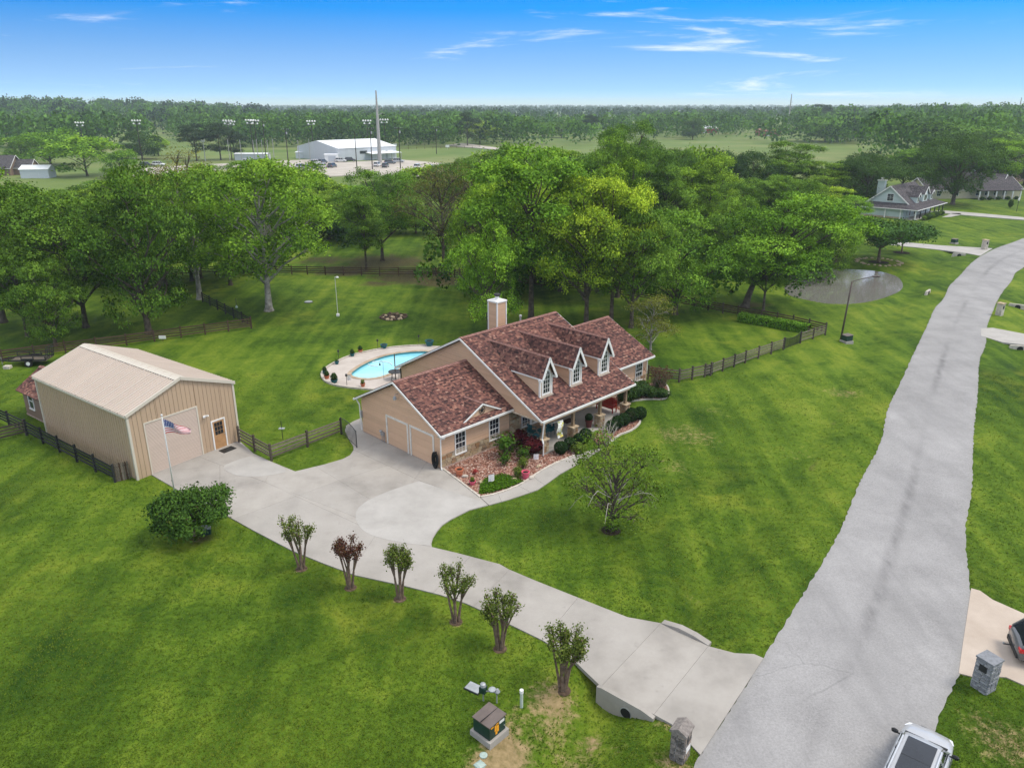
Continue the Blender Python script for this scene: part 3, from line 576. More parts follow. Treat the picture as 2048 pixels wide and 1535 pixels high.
def shingles(parent, o, sd, td, nrm, rowf, tl, mat='shingle', e=.135, wr=(.12, .27), name='shingles'):
    o, sd, td, nrm = (np.array(v, float) for v in (o, sd, td, nrm)); V = []; T = []; t = 0.0
    while t < tl - .02:
        s0, s1 = rowf(min(t + e * .5, tl)); s = s0 - random.uniform(0, .15); band = random.gauss(0, .07)
        while s < s1 - .01:
            l = random.uniform(*wr); a, b = max(s, s0) + .004, min(s + l, s1) - .004; s += l
            if b - a < .02: continue
            h = .020 + random.uniform(0, .009); te = min(t + e * 1.12, tl)
            P = [o + sd * a + td * t + nrm * h, o + sd * b + td * t + nrm * h, o + sd * b + td * te + nrm * .006, o + sd * a + td * te + nrm * .006, o + sd * a + td * t, o + sd * b + td * t]
            V += P; T.append(min(1, max(0, random.betavariate(1.6, 1.9) + band)))
        t += e
    n = len(T); base = np.arange(n)[:, None] * 6; q = np.concatenate([base + np.array([0, 1, 2, 3]), base + np.array([4, 5, 1, 0])], 0)
    me = np_mesh(name, np.array(V), q, [mat]); me.polygons.foreach_set('use_smooth', np.zeros(len(q), bool)); attr_face(me, 'tone', np.array(T + T)); ob_ = inst(name, me, parent); ob_['kind'] = 'stuff'; return ob_
def slope(parent, e0, e1, r1, r0, mat='shingle', under='roof_under', th=.12, name='roof_slope'):
    """one roof plane: eave e0-e1, upper edge r0-r1 (same side order), a thick deck carrying rows of shingles"""
    e0, e1, r0, r1 = (Vector(p) for p in (e0, e1, r0, r1)); sd = (e1 - e0).normalized(); up = r0 - e0; td = (up - sd * up.dot(sd)); tl = td.length; td.normalize(); n = sd.cross(td).normalized()
    if n.z < 0: n = -n
    pts = [e0, e1, r1, r0] if (r1 - r0).length > .01 else [e0, e1, r0]
    d = MB().extrude([p - n * .005 for p in pts], -n * th).build(name, under, parent)
    L = (e1 - e0).length; a0 = (r0 - e0).dot(sd); a1 = (r1 - e0).dot(sd)
    sh = shingles(d if parent is None or parent.get('category') else parent, e0, sd, td, n, lambda t: (a0 * t / tl, L + (a1 - L) * t / tl), tl, mat); return d
def ridge(parent, p, q, name='ridge_cap', mat='ridge_tile', w=.2, drop=.09):
    p, q = Vector(p), Vector(q); d = (q - p); L = d.length; d.normalize(); r = d.cross(Vector((0, 0, 1))).normalized(); m = MB(); n = max(1, int(L / .22))
    for i in range(n):
        a = p + d * (L * i / n); b = p + d * (L * (i + 1) / n + .02)
        vs = [a - r * w + Vector((0, 0, .055 - drop)), a + Vector((0, 0, .055)), a + r * w + Vector((0, 0, .055 - drop)), b - r * w + Vector((0, 0, .035 - drop)), b + Vector((0, 0, .035)), b + r * w + Vector((0, 0, .035 - drop))]
        m.add(vs, [(0, 1, 4, 3), (1, 2, 5, 4), (0, 2, 1)])
    return m.build(name, mat, parent)
def bars(name, mat, parent, lst, up=(0, 0, 1)):
    m = MB()
    for p, q, w, h in lst: m.bar(p, q, w, h, 0, up)
    return m.build(name, mat, parent)

# ------------------------------------------------------------------ the house
house = thing('ranch_house', 'tan ranch house with reddish brown shingle roof, three dormers and stone trim', 'house', (*HO, 0), HYAW)
GX1, GD = 6.35, 8.77                       # garage wing: length along the ridge, depth
GR, GE, GYR = 5.12, 2.66, 4.42             # garage ridge height, eave height, ridge line y
MR, ME, MYR = 6.76, 2.64, 4.75             # main roof ridge and eave heights, ridge line y
MX0, MX1 = 6.08, 16.55; MYF, MYB = -3.4, 12.75
sl = (GR - GE) / (GYR + .45); msl = (MR - ME) / (MYR - MYF)
gz_ = lambda y: GR - sl * abs(y - GYR)
mz_ = lambda y: MR - msl * abs(y - MYR)
# garage walls (solid core behind the lap boards)
core = MB().extrude([(.02, 0.02, 0), (.02, GD - .02, 0), (.02, GD - .02, gz_(GD) - .2), (.02, GYR, GR - .22), (.02, .02, gz_(0) - .2)], (GX1 + .4, 0, 0)).build('garage_wall', 'siding', house)
wg = Wall((0, 0, 0), (0, 1, 0), (-1, 0, 0)); wf = Wall((0, 0, 0), (1, 0, 0), (0, -1, 0))
D1, D2 = (3.46, 5.68), (.74, 3.02); DH = 2.14
rows = []; z = .1
while z < GR - .3:
    zt = z + .18; half = (GR - .2 - zt) / sl; segs = [(max(0, GYR - half), min(GD, GYR + half))]
    for a, b in (D1, D2):
        if z < DH + .06: segs = cut(segs, a - .14, b + .14)
    rows.append((z, segs)); z += .18
siding(core, wg, rows)
W1, W2 = (1.22, .98, .62), (4.36, .98, .62); WZ, WH = .66, 1.55
rows = []; z = 1.02
while z < 2.45:
    segs = [(0.02, GX1)]
    for a, wd, _ in (W1, W2):
        if z < WZ + WH: segs = cut(segs, a - .02, a + wd + .02)
    rows.append((z, segs)); z += .18
siding(core, wf, rows)
for a, wd, _ in (W1, W2): window(house, wf, a, WZ, wd, WH)
MB().box(-.03, GX1 - .01, -.1, .0, 0, .14).build('foundation_ledge', 'foundation', house)
MB().box(-.025, .0, .0, GD, 0, .1).build('foundation_ledge', 'foundation', house)
ven = MB().box(.0, GX1, -.03, .015, .14, 1.0).build('stone_veneer', 'mortar', house)
stones(ven, Wall((0, -.03, 0), (1, 0, 0), (0, -1, 0)), .0, GX1, .14, 1.0, [(a - .03, a + wd + .03, WZ - .05, 3) for a, wd, _ in (W1, W2)])
for (a, b) in (D1, D2):
    f = MB()
    for y0, y1, z0, z1 in ((a - .14, a, 0, DH + .14), (b, b + .14, 0, DH + .14), (a, b, DH, DH + .14)): f.box(-.06, .03, y0, y1, z0, z1)
    fr = f.build('garage_door_frame', 'trim', house)
    dr = MB().box(.0, .03, a, b, .02, DH).build('garage_door', 'siding', house)
    for k in range(4): MB().box(-.022, .0, a + .01, b - .01, .03 + k * (DH - .03) / 4, .03 + (k + 1) * (DH - .03) / 4 - .018).build('door_section', 'siding', dr, bevel=.006)
# garage roof
slope(house, (-.3, -.45, GE), (MX0 + .4, -.45, GE), (MX0 + .4, GYR, GR), (-.3, GYR, GR)); slope(house, (MX0 + .4, GD + .45, GE), (-.3, GD + .45, GE), (-.3, GYR, GR), (MX0 + .4, GYR, GR))
ridge(house, (-.3, GYR, GR), (MX0 + .35, GYR, GR))
bars('rake_trim', 'white', house, [((-.34, -.5, GE - .12), (-.34, GYR, GR - .085), .05, .12), ((-.34, GD + .5, GE - .12), (-.34, GYR, GR - .085), .05, .12)], (0, 0, 1))
bars('gutter', 'gutter_white', house, [((-.32, -.5, GE - .1), (MX0 + .2, -.5, GE - .1), .12, .13)]); bars('gutter', 'gutter_white', house, [((-.32, GD + .5, GE - .1), (MX0 + .2, GD + .5, GE - .1), .12, .13)])
MB().box(-.3, GX1, -.45, 0, GE - .24, GE - .2).build('soffit', 'soffit', house)
def downspout(pts, name='downspout'): MB().tube(pts, .05, 6).build(name, 'gutter_white', house)
downspout([(.0, -.5, GE - .15), (-.02, -.42, GE - .32), (-.07, -.12, GE - .45), (-.07, -.1, .25), (-.12, -.22, .08)]); downspout([(-.1, GD + .5, GE - .15), (-.08, GD + .15, GE - .5), (-.08, GD + .08, .2)])
# little gablet over the garage front with its star
gb = MB().extrude([(1.62, -.06, 2.62), (5.72, -.06, 2.62), (3.67, -.06, 3.64)], (0, .1, 0)).build('gablet', 'siding', house)
GAX, GAZ = 3.67, 3.72; yb = (GR - GAZ) / sl; yb = GYR - yb
for sgn in (-1, 1):
    e0 = Vector((GAX + sgn * 2.2, -.15, GAZ - 1.08)); r0 = Vector((GAX, -.15, GAZ)); ye = GYR - (GR - (GAZ - 1.08)) / sl
    e1 = Vector((GAX + sgn * 2.2, max(ye, -.1), GAZ - 1.08)); r1 = Vector((GAX, yb, GAZ)); n = (e1 - e0).cross(r0 - e0).normalized(); n = n if n.z > 0 else -n
    MB().extrude([p - n * .004 for p in (e0, e1, r1, r0)], -n * .07).build('gablet_roof', 'roof_under', gb)
    L1 = (yb + .15); td = (r0 - e0).normalized(); tl = (r0 - e0).length; l0 = e1.y - e0.y
    shingles(gb, e0, (0, 1, 0), td, n, lambda t, l0=l0, L1=L1, tl=tl: (0, l0 + (L1 - l0) * t / tl), tl)
    bars('gablet_trim', 'white', gb, [(e0 - n * .06 + Vector((0, -.03, -.02)), r0 - n * .06 + Vector((0, -.03, -.01)), .05, .1)])
ridge(gb, (GAX, -.15, GAZ), (GAX, yb, GAZ), w=.13, drop=.065)
st = MB(); pts = []
for k in range(10): r_ = .24 if k % 2 == 0 else .10; an = R(90 + 36 * k); pts.append((GAX + r_ * math.cos(an), -.12, 3.2 + r_ * math.sin(an)))
st.extrude(pts, (0, .03, 0)); ring = [(GAX + .27 * math.cos(R(a)), -.1, 3.2 + .27 * math.sin(R(a))) for a in range(0, 361, 15)]; st.tube(ring, .018, 5); st.build('star_ornament', 'iron', gb)
# main block
MXW0, MXW1 = 6.36, 16.3
core2 = MB().extrude([(MXW0, .02, 0), (MXW0, 12.3, 0), (MXW0, 12.3, mz_(12.3) - .2), (MXW0, MYR, MR - .22), (MXW0, .02, mz_(0) - .2)], (MXW1 - MXW0, 0, 0)).build('main_wall', 'siding', house)
fill = MB().extrude([(MXW0 + .01, .0, 2.36), (MXW0 + .01, .0, mz_(0) - .15), (MXW0 + .01, -3.1, mz_(-3.1) - .15), (MXW0 + .01, -3.1, 2.36)], (.12, 0, 0)); fill.extrude([(MXW1 - .13, .0, 2.36), (MXW1 - .13, .0, mz_(0) - .15), (MXW1 - .13, -3.1, mz_(-3.1) - .15), (MXW1 - .13, -3.1, 2.36)], (.12, 0, 0)); fill.build('porch_gable', 'siding', core2)
wm = Wall((MXW0, 0, 0), (0, 1, 0), (-1, 0, 0)); rows = []; z = 2.37
while z < MR - .3:
    zt = z + .18; half = (MR - .2 - zt) / msl; rows.append((z, [(max(-3.1, MYR - half), min(12.3, MYR + half))])); z += .18
siding(core2, wm, rows)
slope(house, (MX0, MYF, ME), (MX1, MYF, ME), (MX1, MYR, MR), (MX0, MYR, MR)); slope(house, (MX1, MYB, ME), (MX0, MYB, ME), (MX0, MYR, MR), (MX1, MYR, MR)); ridge(house, (MX0, MYR, MR), (MX1, MYR, MR))
bars('rake_trim', 'white', house, [((MX0 - .03, MYF - .04, ME - .12), (MX0 - .03, MYR, MR - .085), .05, .13), ((MX0 - .03, MYB + .04, ME - .12), (MX0 - .03, MYR, MR - .085), .05, .13)])
bars('rake_trim', 'white', house, [((MX1 + .03, MYF - .04, ME - .12), (MX1 + .03, MYR, MR - .085), .05, .13), ((MX1 + .03, MYB + .04, ME - .12), (MX1 + .03, MYR, MR - .085), .05, .13)])
bars('gutter', 'gutter_white', house, [((MX0, MYF - .06, ME - .1), (MX1, MYF - .06, ME - .1), .12, .13)]); bars('gutter', 'gutter_white', house, [((MX0, MYB + .06, ME - .1), (MX1, MYB + .06, ME - .1), .12, .13)])
downspout([(MX0 + .3, MYF - .05, ME - .15), (MX0 + .2, MYF + .0, ME - .3), (MX0 + .15, MYF + .1, 1.25), (MX0 + .05, MYF - .1, 1.0), (MX0 + .05, MYF - .1, .1)])
# porch
MB().box(MXW0, MXW1 + .1, -3.35, 0, -.1, .12).build('porch_floor', 'concrete_light', house); MB().box(MX0 + .1, MX1 - .1, MYF + .05, 0, 2.40, 2.44).build('porch_ceiling', 'soffit', house); MB().box(MXW0, MXW1, -3.16, -2.94, 2.14, 2.40).build('porch_beam', 'siding', house)
for cx in (6.62, 9.72, 12.78, 15.9):
    b = MB().box(cx - .25, cx + .25, -3.3, -2.8, .12, 1.02).build('column_base', 'mortar', house)
    for w_ in (Wall((cx - .27, -3.3, 0), (1, 0, 0), (0, -1, 0)), Wall((cx - .25, -3.32, 0), (0, 1, 0), (-1, 0, 0)), Wall((cx + .25, -3.32, 0), (0, 1, 0), (1, 0, 0)), Wall((cx - .27, -2.8, 0), (1, 0, 0), (0, 1, 0))): stones(b, w_, 0, .54, .12, 1.0, hr=(.17, .3), wr=(.24, .4))
    MB().box(cx - .33, cx + .33, -3.38, -2.72, 1.02, 1.1).build('column_cap', 'tan_stone', house, bevel=.01); MB().box(cx - .1, cx + .1, -3.15, -2.95, 1.1, 2.14).build('porch_post', 'post_wood', house, bevel=.008)
wp = Wall((0, 0, 0), (1, 0, 0), (0, -1, 0)); rows = []; z = 1.0
while z < 2.4: rows.append((z, cut(cut(cut([(7.35, MXW1)], 7.55, 9.6), 11.35, 12.5), 13.2, 14.8))); z += .18
siding(core2, wp, rows)
for s_ in (7.6, 8.6): window(house, wp, s_, .7, .95, 1.55)
for s_ in (13.25, 14.0): window(house, wp, s_, .7, .75, 1.55)
ven2 = MB().box(6.4, MXW1, -.03, .018, .12, .96).build('stone_veneer', 'mortar', house); MB().box(6.4, 7.36, -.035, .016, .96, 2.4).build('stone_pier', 'mortar', ven2)
stones(ven2, Wall((0, -.03, 0), (1, 0, 0), (0, -1, 0)), 6.4, MXW1, .12, .96, [(11.35, 12.5, 0, 2), (7.6, 9.6, .62, 2), (13.2, 14.8, .62, 2)], wr=(.34, .66), hr=(.18, .28)); stones(ven2, Wall((0, -.035, 0), (1, 0, 0), (0, -1, 0)), 6.4, 7.36, .96, 2.38, wr=(.2, .4), hr=(.15, .26))
dd = MB().box(11.45, 12.4, -.03, .02, .12, 2.2).build('front_door', 'door_wood', house); MB().box(11.56, 12.29, -.045, -.03, 1.1, 2.05).build('pane', 'glass', dd)
# dormers
for cx in (8.19, 11.41, 14.66):
    hw_, yf, zb, ze, za = .58, -1.80, mz_(-1.80), 5.08, 6.30; ybk = MYR - (MR - za) / msl
    body = MB().extrude([(cx - hw_, yf, zb - .25), (cx + hw_, yf, zb - .25), (cx + hw_, yf, ze), (cx, yf, za - .12), (cx - hw_, yf, ze)], (0, 2.6, 0)).build('dormer', 'siding', house)
    yend = MYR - (MR - ze) / msl
    for sg in (-1, 1):
        wd_ = Wall((cx + sg * hw_, yf, 0), (0, 1, 0), (sg, 0, 0)); 
        # boards run from the front corner back to where the roof meets the cheek
        rows = [(zz, [(.03, max(.05, (zz + .20 - zb) / msl))]) for zz in np.arange(zb, ze - .1, .18)]
        siding(body, wd_, rows)
        e0 = Vector((cx + sg * (hw_ + .16), yf - .32, ze - .28 + .12)); r0 = Vector((cx, yf - .32, za + .06)); 
        slp = (r0.z - e0.z) / (hw_ + .16); e1 = Vector((e0.x, MYR - (MR - e0.z) / msl + .1, e0.z)); r1 = Vector((cx, MYR - (MR - r0.z) / msl, r0.z)); n = (e1 - e0).cross(r0 - e0).normalized(); n = n if n.z > 0 else -n
        MB().extrude([p - n * .004 for p in (e0, e1, r1, r0)], -n * .07).build('dormer_roof', 'roof_under', body)
        td = (r0 - e0).normalized(); tl = (r0 - e0).length; l0 = e1.y - e0.y; l1 = r1.y - r0.y; shingles(body, e0, (0, 1, 0), td, n, lambda t, l0=l0, l1=l1, tl=tl: (0, l0 + (l1 - l0) * t / tl), tl)
        bars('dormer_trim', 'white', body, [(e0 - n * .05 + Vector((0, -.03, -.03)), r0 - n * .05 + Vector((0, -.03, -.02)), .05, .17)]); bars('dormer_trim', 'white', body, [(e0 + Vector((0, 0, -.06)), Vector((e1.x, e1.y - .35, e0.z - .06)), .05, .09)])
        MB().box(cx + sg * (hw_ + .16) - .09, cx + sg * (hw_ + .16) + .09, yf - .34, yf - .02, ze - .36, ze - .2).build('eave_return', 'white', body)
        MB().box(cx + sg * hw_ - .06, cx + sg * hw_ + .06, yf - .03, yf + .1, zb - .05, ze - .05).build('corner_board', 'white', body)
    ridge(body, (cx, yf - .32, za + .06), (cx, ybk + .1, za + .06), w=.10, drop=.10)
    # arched window
    def arch(hwid, z0, z1, k=12): return [(cx - hwid, z0), (cx + hwid, z0)] + [(cx + hwid * math.cos(math.pi * i / k), z1 + hwid * math.sin(math.pi * i / k)) for i in range(k + 1)]
    zs = zb + .28; sp = zb + 1.55
    MB().extrude([(x, yf - .045, z_) for x, z_ in arch(.44, zb + .1, sp)], (0, .06, 0)).build('window_frame', 'white', body); MB().extrude([(x, yf - .055, z_) for x, z_ in arch(.31, zs, sp)], (0, .012, 0)).build('pane', 'glass', body)
    g = MB()
    for k in (-1, 1): g.box(cx + k * .105 - .012, cx + k * .105 + .012, yf - .068, yf - .055, zs, sp + .08)
    for k in range(1, 5): zz = zs + (sp - zs) * k / 4; g.box(cx - .31, cx + .31, yf - .0675, yf - .055, zz - .012, zz + .012)
    for an in (45, 90, 135): g.bar((cx + .1 * math.cos(R(an)), yf - .062, sp + .1 * math.sin(R(an))), (cx + .3 * math.cos(R(an)), yf - .062, sp + .3 * math.sin(R(an))), .02, .012, 0, (0, 1, 0))
    g.build('muntin_grid', 'white', body); MB().box(cx - .66, cx + .66, yf - .12, yf, zb - .12, zb + .06).build('sill_flashing', 'concrete_pink', body)
# right wing
RX0, RX1, RXR = 16.3, 23.0, 23.35; RYR, RR_, RE = 4.6, 5.12, 2.66; rsl = (RR_ - RE) / (RYR + .45)
core3 = MB().extrude([(RX0, .02, 0), (RX0, 9.2, 0), (RX0, 9.2, RE), (RX0, RYR, RR_ - .22), (RX0, .02, RE)], (RX1 - RX0, 0, 0)).build('wing_wall', 'siding', house)
rows = []; z = 1.02
while z < 2.4: rows.append((z, cut(cut([(RX0 + .05, RX1)], 18.4, 19.5), 21.3, 22.4))); z += .18
siding(core3, wf, rows); window(house, wf, 18.45, WZ, 1.0, WH); window(house, wf, 21.35, WZ, 1.0, WH)
ven3 = MB().box(RX0, RX1, -.03, .015, .14, 1.0).build('stone_veneer', 'mortar', house); stones(ven3, Wall((0, -.03, 0), (1, 0, 0), (0, -1, 0)), RX0, RX1, .14, 1.0, [(21.3, 22.4, .62, 3), (18.4, 19.5, .62, 3)], wr=(.3, .6), hr=(.18, .3)); MB().box(RX0 + .2, RX1 + .03, -.1, 0, 0, .14).build('foundation_ledge', 'foundation', house)
MB().box(RX1 - .02, RX1 + .06, -.05, .1, 1.0, 2.45).build('corner_board', 'white', house)
slope(house, (RX0 - .2, -.45, RE), (RXR, -.45, RE), (RXR, RYR, RR_), (RX0 - .2, RYR, RR_)); slope(house, (RXR, 9.65, RE), (RX0 - .2, 9.65, RE), (RX0 - .2, RYR, RR_), (RXR, RYR, RR_)); ridge(house, (RX0, RYR, RR_), (RXR, RYR, RR_))
bars('rake_trim', 'white', house, [((RXR + .03, -.5, RE - .12), (RXR + .03, RYR, RR_ - .085), .05, .12), ((RXR + .03, 9.7, RE - .12), (RXR + .03, RYR, RR_ - .085), .05, .12)]); bars('gutter', 'gutter_white', house, [((RX0 + .3, -.5, RE - .1), (RXR, -.5, RE - .1), .12, .13)])
MB().box(RX0, RXR, -.45, 0, RE - .24, RE - .2).build('soffit', 'soffit', house)
# chimney, vents
CX, CY, CW = 12.5, 7.45, 1.0; CT = 7.72
ch = MB().box(CX, CX + CW, CY, CY + CW, 4.8, CT).build('chimney', 'siding', house)
for w_ in (Wall((CX, CY, 0), (0, 1, 0), (-1, 0, 0)), Wall((CX, CY, 0), (1, 0, 0), (0, -1, 0))): siding(ch, w_, [(z, [(.08, CW - .08)]) for z in np.arange(5.0, CT - .2, .2)], e=.2)
for x, y in ((CX, CY), (CX + CW, CY), (CX, CY + CW), (CX + CW, CY + CW)): MB().box(x - .05, x + .05, y - .05, y + .05, 4.8, CT - .03).build('corner_board', 'white', ch)
MB().box(CX - .08, CX + CW + .08, CY - .08, CY + CW + .08, CT - .03, CT + .1).build('chimney_cap', 'white', ch, bevel=.015); MB().lathe([(.27, 0), (.19, .08), (.16, .12), (.16, .32)], 16, (CX + .5, CY + .5, CT + .1)).build('flue', 'white', ch); MB().lathe([(.18, 0), (.27, .05), (.27, .17), (.1, .24)], 16, (CX + .5, CY + .5, CT + .4)).build('flue_cap', 'iron', ch)
MB().lathe([(.09, 0), (.07, .5), (.12, .55), (.12, .66), (.02, .72)], 12, (13.9, 6.2, mz_(6.2))).build('roof_vent', 'galv', house); v_ = MB(); v_.bar((12.2, 5.6, mz_(5.6) + .08), (12.2, 6.2, mz_(6.2) + .18), .8, .08); v_.tube([(11.9, 5.7, mz_(5.7)), (11.85, 5.7, mz_(5.7) + 1.0)], .02, 5); v_.build('antenna_panel', 'iron', house)
# garage lamp, gas meter, wall boxes
lm = MB().tube([(-.05, 4.25, 4.2), (-.28, 4.25, 4.25), (-.3, 4.25, 4.12)], .025, 6).lathe([(.04, .12), (.12, .04), (.13, -.12), (.05, -.16)], 10, (-.32, 4.25, 4.0)); lm.build('wall_lamp', 'meter_grey', house)
gm_ = MB().tube([(-.12, 6.3, .05), (-.12, 6.3, .7), (-.12, 6.05, .72), (-.12, 6.05, .05)], .03, 6).box(-.24, -.06, 6.05, 6.3, .6, .85).lathe([(.1, 0), (.12, .05), (.1, .1)], 10, (-.2, 6.3, .85)); gm_.build('gas_meter', 'meter_grey', house)
MB().box(-.12, -.02, 8.75 - .06, 8.76, 1.2, 1.75).build('meter_box', 'meter_grey', house)
# back patio posts under the rear eave
for x in (6.5, 9.6): MB().box(x - .1, x + .1, 12.35, 12.55, 0, 2.5).build('patio_post', 'iron', house)

# ------------------------------------------------------------------ metal workshop
shop = thing('metal_workshop', 'beige ribbed metal workshop with roll-up door beside the driveway', 'workshop', (*SO, 0), SYAW)
SW, SE, SR = 7.56, 4.48, 5.86; D = SHOP_D
MB().extrude([(.03, .03, 0), (SW - .03, .03, 0), (SW - .03, .03, SE - .08), (SW / 2, .03, SR - .08), (.03, .03, SE - .08)], (0, D - .06, 0)).build('wall', 'panel_tan', shop)
def rib_panel(name, mat, parent, org, d, up, n, wid, lf, rib=.3, flat=.05, hgt=.035):
    """one ribbed sheet: width wid along d from org; lf(s) -> (bottom, top) along up"""
    org, d, up, n = Vector(org), Vector(d), Vector(up), Vector(n); prof = []; s = 0.0
    while s < wid - 1e-6:
        for ds, h in ((0, .004), (.01, hgt), (.01 + flat, hgt), (.02 + flat, .004)):
            if s + ds <= wid: prof.append((s + ds, h))
        s += rib
    prof.append((wid, .004)); m = MB(); vs = []
    for s, h in prof: a, b = lf(s); vs += [org + d * s + n * h + up * a, org + d * s + n * h + up * b]
    m.add(vs, [(2 * i, 2 * i + 2, 2 * i + 3, 2 * i + 1) for i in range(len(prof) - 1)]); return m.build(name, mat, parent)
rake = lambda x: SR - .1 - (SR - SE) * abs(x - SW / 2) / (SW / 2)
RDX0, RDX1, RDH = 1.02, 4.62, 3.52; EDX0, EDX1, EDH = 5.62, 6.52, 2.1
k = 0; x = 0.0
edges = [0, RDX0 - .06, 1.95, 2.85, 3.75, RDX1 + .06, EDX0 - .06, EDX1 + .06, SW]
for a, b in zip(edges[:-1], edges[1:]):
    lo = RDH + .1 if (a >= RDX0 - .1 and b <= RDX1 + .1) else EDH + .08 if (a >= EDX0 - .1 and b <= EDX1 + .1) else 0.0
    rib_panel('wall_panel', 'panel_tan', shop, (a, 0, 0), (1, 0, 0), (0, 0, 1), (0, -1, 0), b - a, lambda s, a=a, lo=lo: (lo, rake(a + s)))
for i in range(14):
    a = D * i / 14; rib_panel('wall_panel', 'panel_tan', shop, (0, a + D / 14, 0), (0, -1, 0), (0, 0, 1), (-1, 0, 0), D / 14, lambda s: (0, SE - .05)); rib_panel('wall_panel', 'panel_tan', shop, (SW, a, 0), (0, 1, 0), (0, 0, 1), (1, 0, 0), D / 14, lambda s: (0, SE - .05))
ra = math.atan2(SR - SE, SW / 2); sll = math.hypot(SR - SE, SW / 2) + .14; OV = .12
for sg in (-1, 1):
    e = Vector((SW / 2 + sg * (SW / 2 + .13), 0, SE - .045)); up = Vector((-sg * math.cos(ra), 0, math.sin(ra))); n = Vector((sg * math.sin(ra), 0, math.cos(ra)))
    for i in range(14):
        a = -OV + (D + 2 * OV) * i / 14; w_ = (D + 2 * OV) / 14; rib_panel('roof_panel', 'panel_roof', shop, e + Vector((0, a, 0)) + n * .03, (0, 1, 0), up, n, w_, lambda s: (0, sll), rib=.26, flat=.05, hgt=.07)
    MB().extrude([e + Vector((0, -OV, 0)), e + Vector((0, D + OV, 0)), e + up * sll + Vector((0, D + OV, 0)), e + up * sll + Vector((0, -OV, 0))], n * .03).build('roof_deck', 'panel_roof', shop)
    bars('rake_trim', 'panel_trim', shop, [(e + n * .0 + Vector((0, -OV - .02, 0)), e + up * sll + Vector((0, -OV - .02, 0)), .06, .2)]); bars('rake_trim', 'panel_trim', shop, [(e + Vector((0, D + OV + .02, 0)), e + up * sll + Vector((0, D + OV + .02, 0)), .06, .2)]); bars('eave_trim', 'panel_trim', shop, [(e + Vector((0, -OV, -.06)), e + Vector((0, D + OV, -.06)), .1, .12)])
    MB().extrude([Vector((SW / 2, -OV - .03, SR + .075)), Vector((SW / 2, D + OV + .03, SR + .075)), Vector((SW / 2 + sg * .36, D + OV + .03, SR - .07 + .045)), Vector((SW / 2 + sg * .36, -OV - .03, SR - .07 + .045))], (0, 0, .012)).build('ridge_flashing', 'panel_trim', shop)
for x_, y_ in ((0, 0), (SW, 0), (0, D), (SW, D)): MB().box(x_ - .07, x_ + .07, y_ - .07, y_ + .07, 0, SE - .1).build('corner_trim', 'panel_trim', shop)
f = MB()
for x0, x1, z0, z1 in ((RDX0 - .08, RDX0, 0, RDH + .1), (RDX1, RDX1 + .1, 0, RDH + .1), (RDX0, RDX1, RDH, RDH + .1)): f.box(x0, x1, -.05, .0, z0, z1)
f.build('door_frame', 'panel_trim', shop); rd = MB().box(RDX0, RDX1, -.005, .03, 0, RDH).build('roll_door', 'roll_door', shop)
for k in range(39): MB().add([(RDX0, -.008, .04 + k * .09), (RDX1, -.008, .04 + k * .09), (RDX1, -.035, .075 + k * .09), (RDX0, -.035, .075 + k * .09), (RDX1, -.008, .125 + k * .09), (RDX0, -.008, .125 + k * .09)], [(0, 1, 2, 3), (3, 2, 4, 5)]).build('slat', 'roll_door', rd)
MB().box(RDX0, RDX1, -.06, 0, .0, .05).build('bottom_rail', 'white', rd)
ed = MB().box(EDX0, EDX1, -.04, .02, .05, EDH).build('entry_door', 'door_wood', shop); f = MB()
for x0, x1, z0, z1 in ((EDX0 - .09, EDX0, 0, EDH + .09), (EDX1, EDX1 + .09, 0, EDH + .09), (EDX0, EDX1, EDH, EDH + .09)): f.box(x0, x1, -.07, .0, z0, z1)
f.build('frame', 'white', ed)
for i in range(3):
    for j in range(3): MB().box(EDX0 + .14 + i * .215, EDX0 + .33 + i * .215, -.048, -.04, 1.08 + j * .31, 1.36 + j * .31).build('pane', 'glass', ed)
MB().lathe([(.03, 0), (.035, .03), (.02, .05)], 8, (EDX1 - .08, -.07, 1.0)).build('handle', 'steel', ed)
fl = MB().box(5.02, 5.2, -.1, -.03, 2.62, 2.78); fl.tube([(5.05, -.08, 2.72), (4.95, -.3, 2.78)], .06, 8); fl.tube([(5.17, -.08, 2.72), (5.28, -.3, 2.78)], .06, 8); fl.build('flood_light', 'white', shop)
# small shed behind the workshop
sx0, sx1, sy0, sy1, seh, srh = .85, 4.35, 13.2, 17.6, 2.3, 3.45; ox, oy = SP(sx0, sy0)
shed = thing('garden_shed', 'small brown shed with reddish shingle roof behind the metal workshop', 'shed', (ox, oy, 0), SYAW); w_, d_ = sx1 - sx0, sy1 - sy0
MB().extrude([(0, 0, 0), (w_, 0, 0), (w_, 0, seh), (w_ / 2, 0, srh - .12), (0, 0, seh)], (0, d_, 0)).build('wall', 'siding_brown', shed)
MB().box(-.03, 0, -.03, d_ + .03, 0, .12).build('foundation_ledge', 'foundation', shed)
ss = (srh - seh) / (w_ / 2); zo = seh - .35 * ss
slope(shed, (-.35, d_ + .25, zo), (-.35, -.25, zo), (w_ / 2, -.25, srh), (w_ / 2, d_ + .25, srh)); slope(shed, (w_ + .35, -.25, zo), (w_ + .35, d_ + .25, zo), (w_ / 2, d_ + .25, srh), (w_ / 2, -.25, srh)); ridge(shed, (w_ / 2, -.25, srh), (w_ / 2, d_ + .25, srh))
window(shed, Wall((0, d_, 0), (0, -1, 0), (-1, 0, 0)), .9, .75, .85, 1.35, 1, 2)
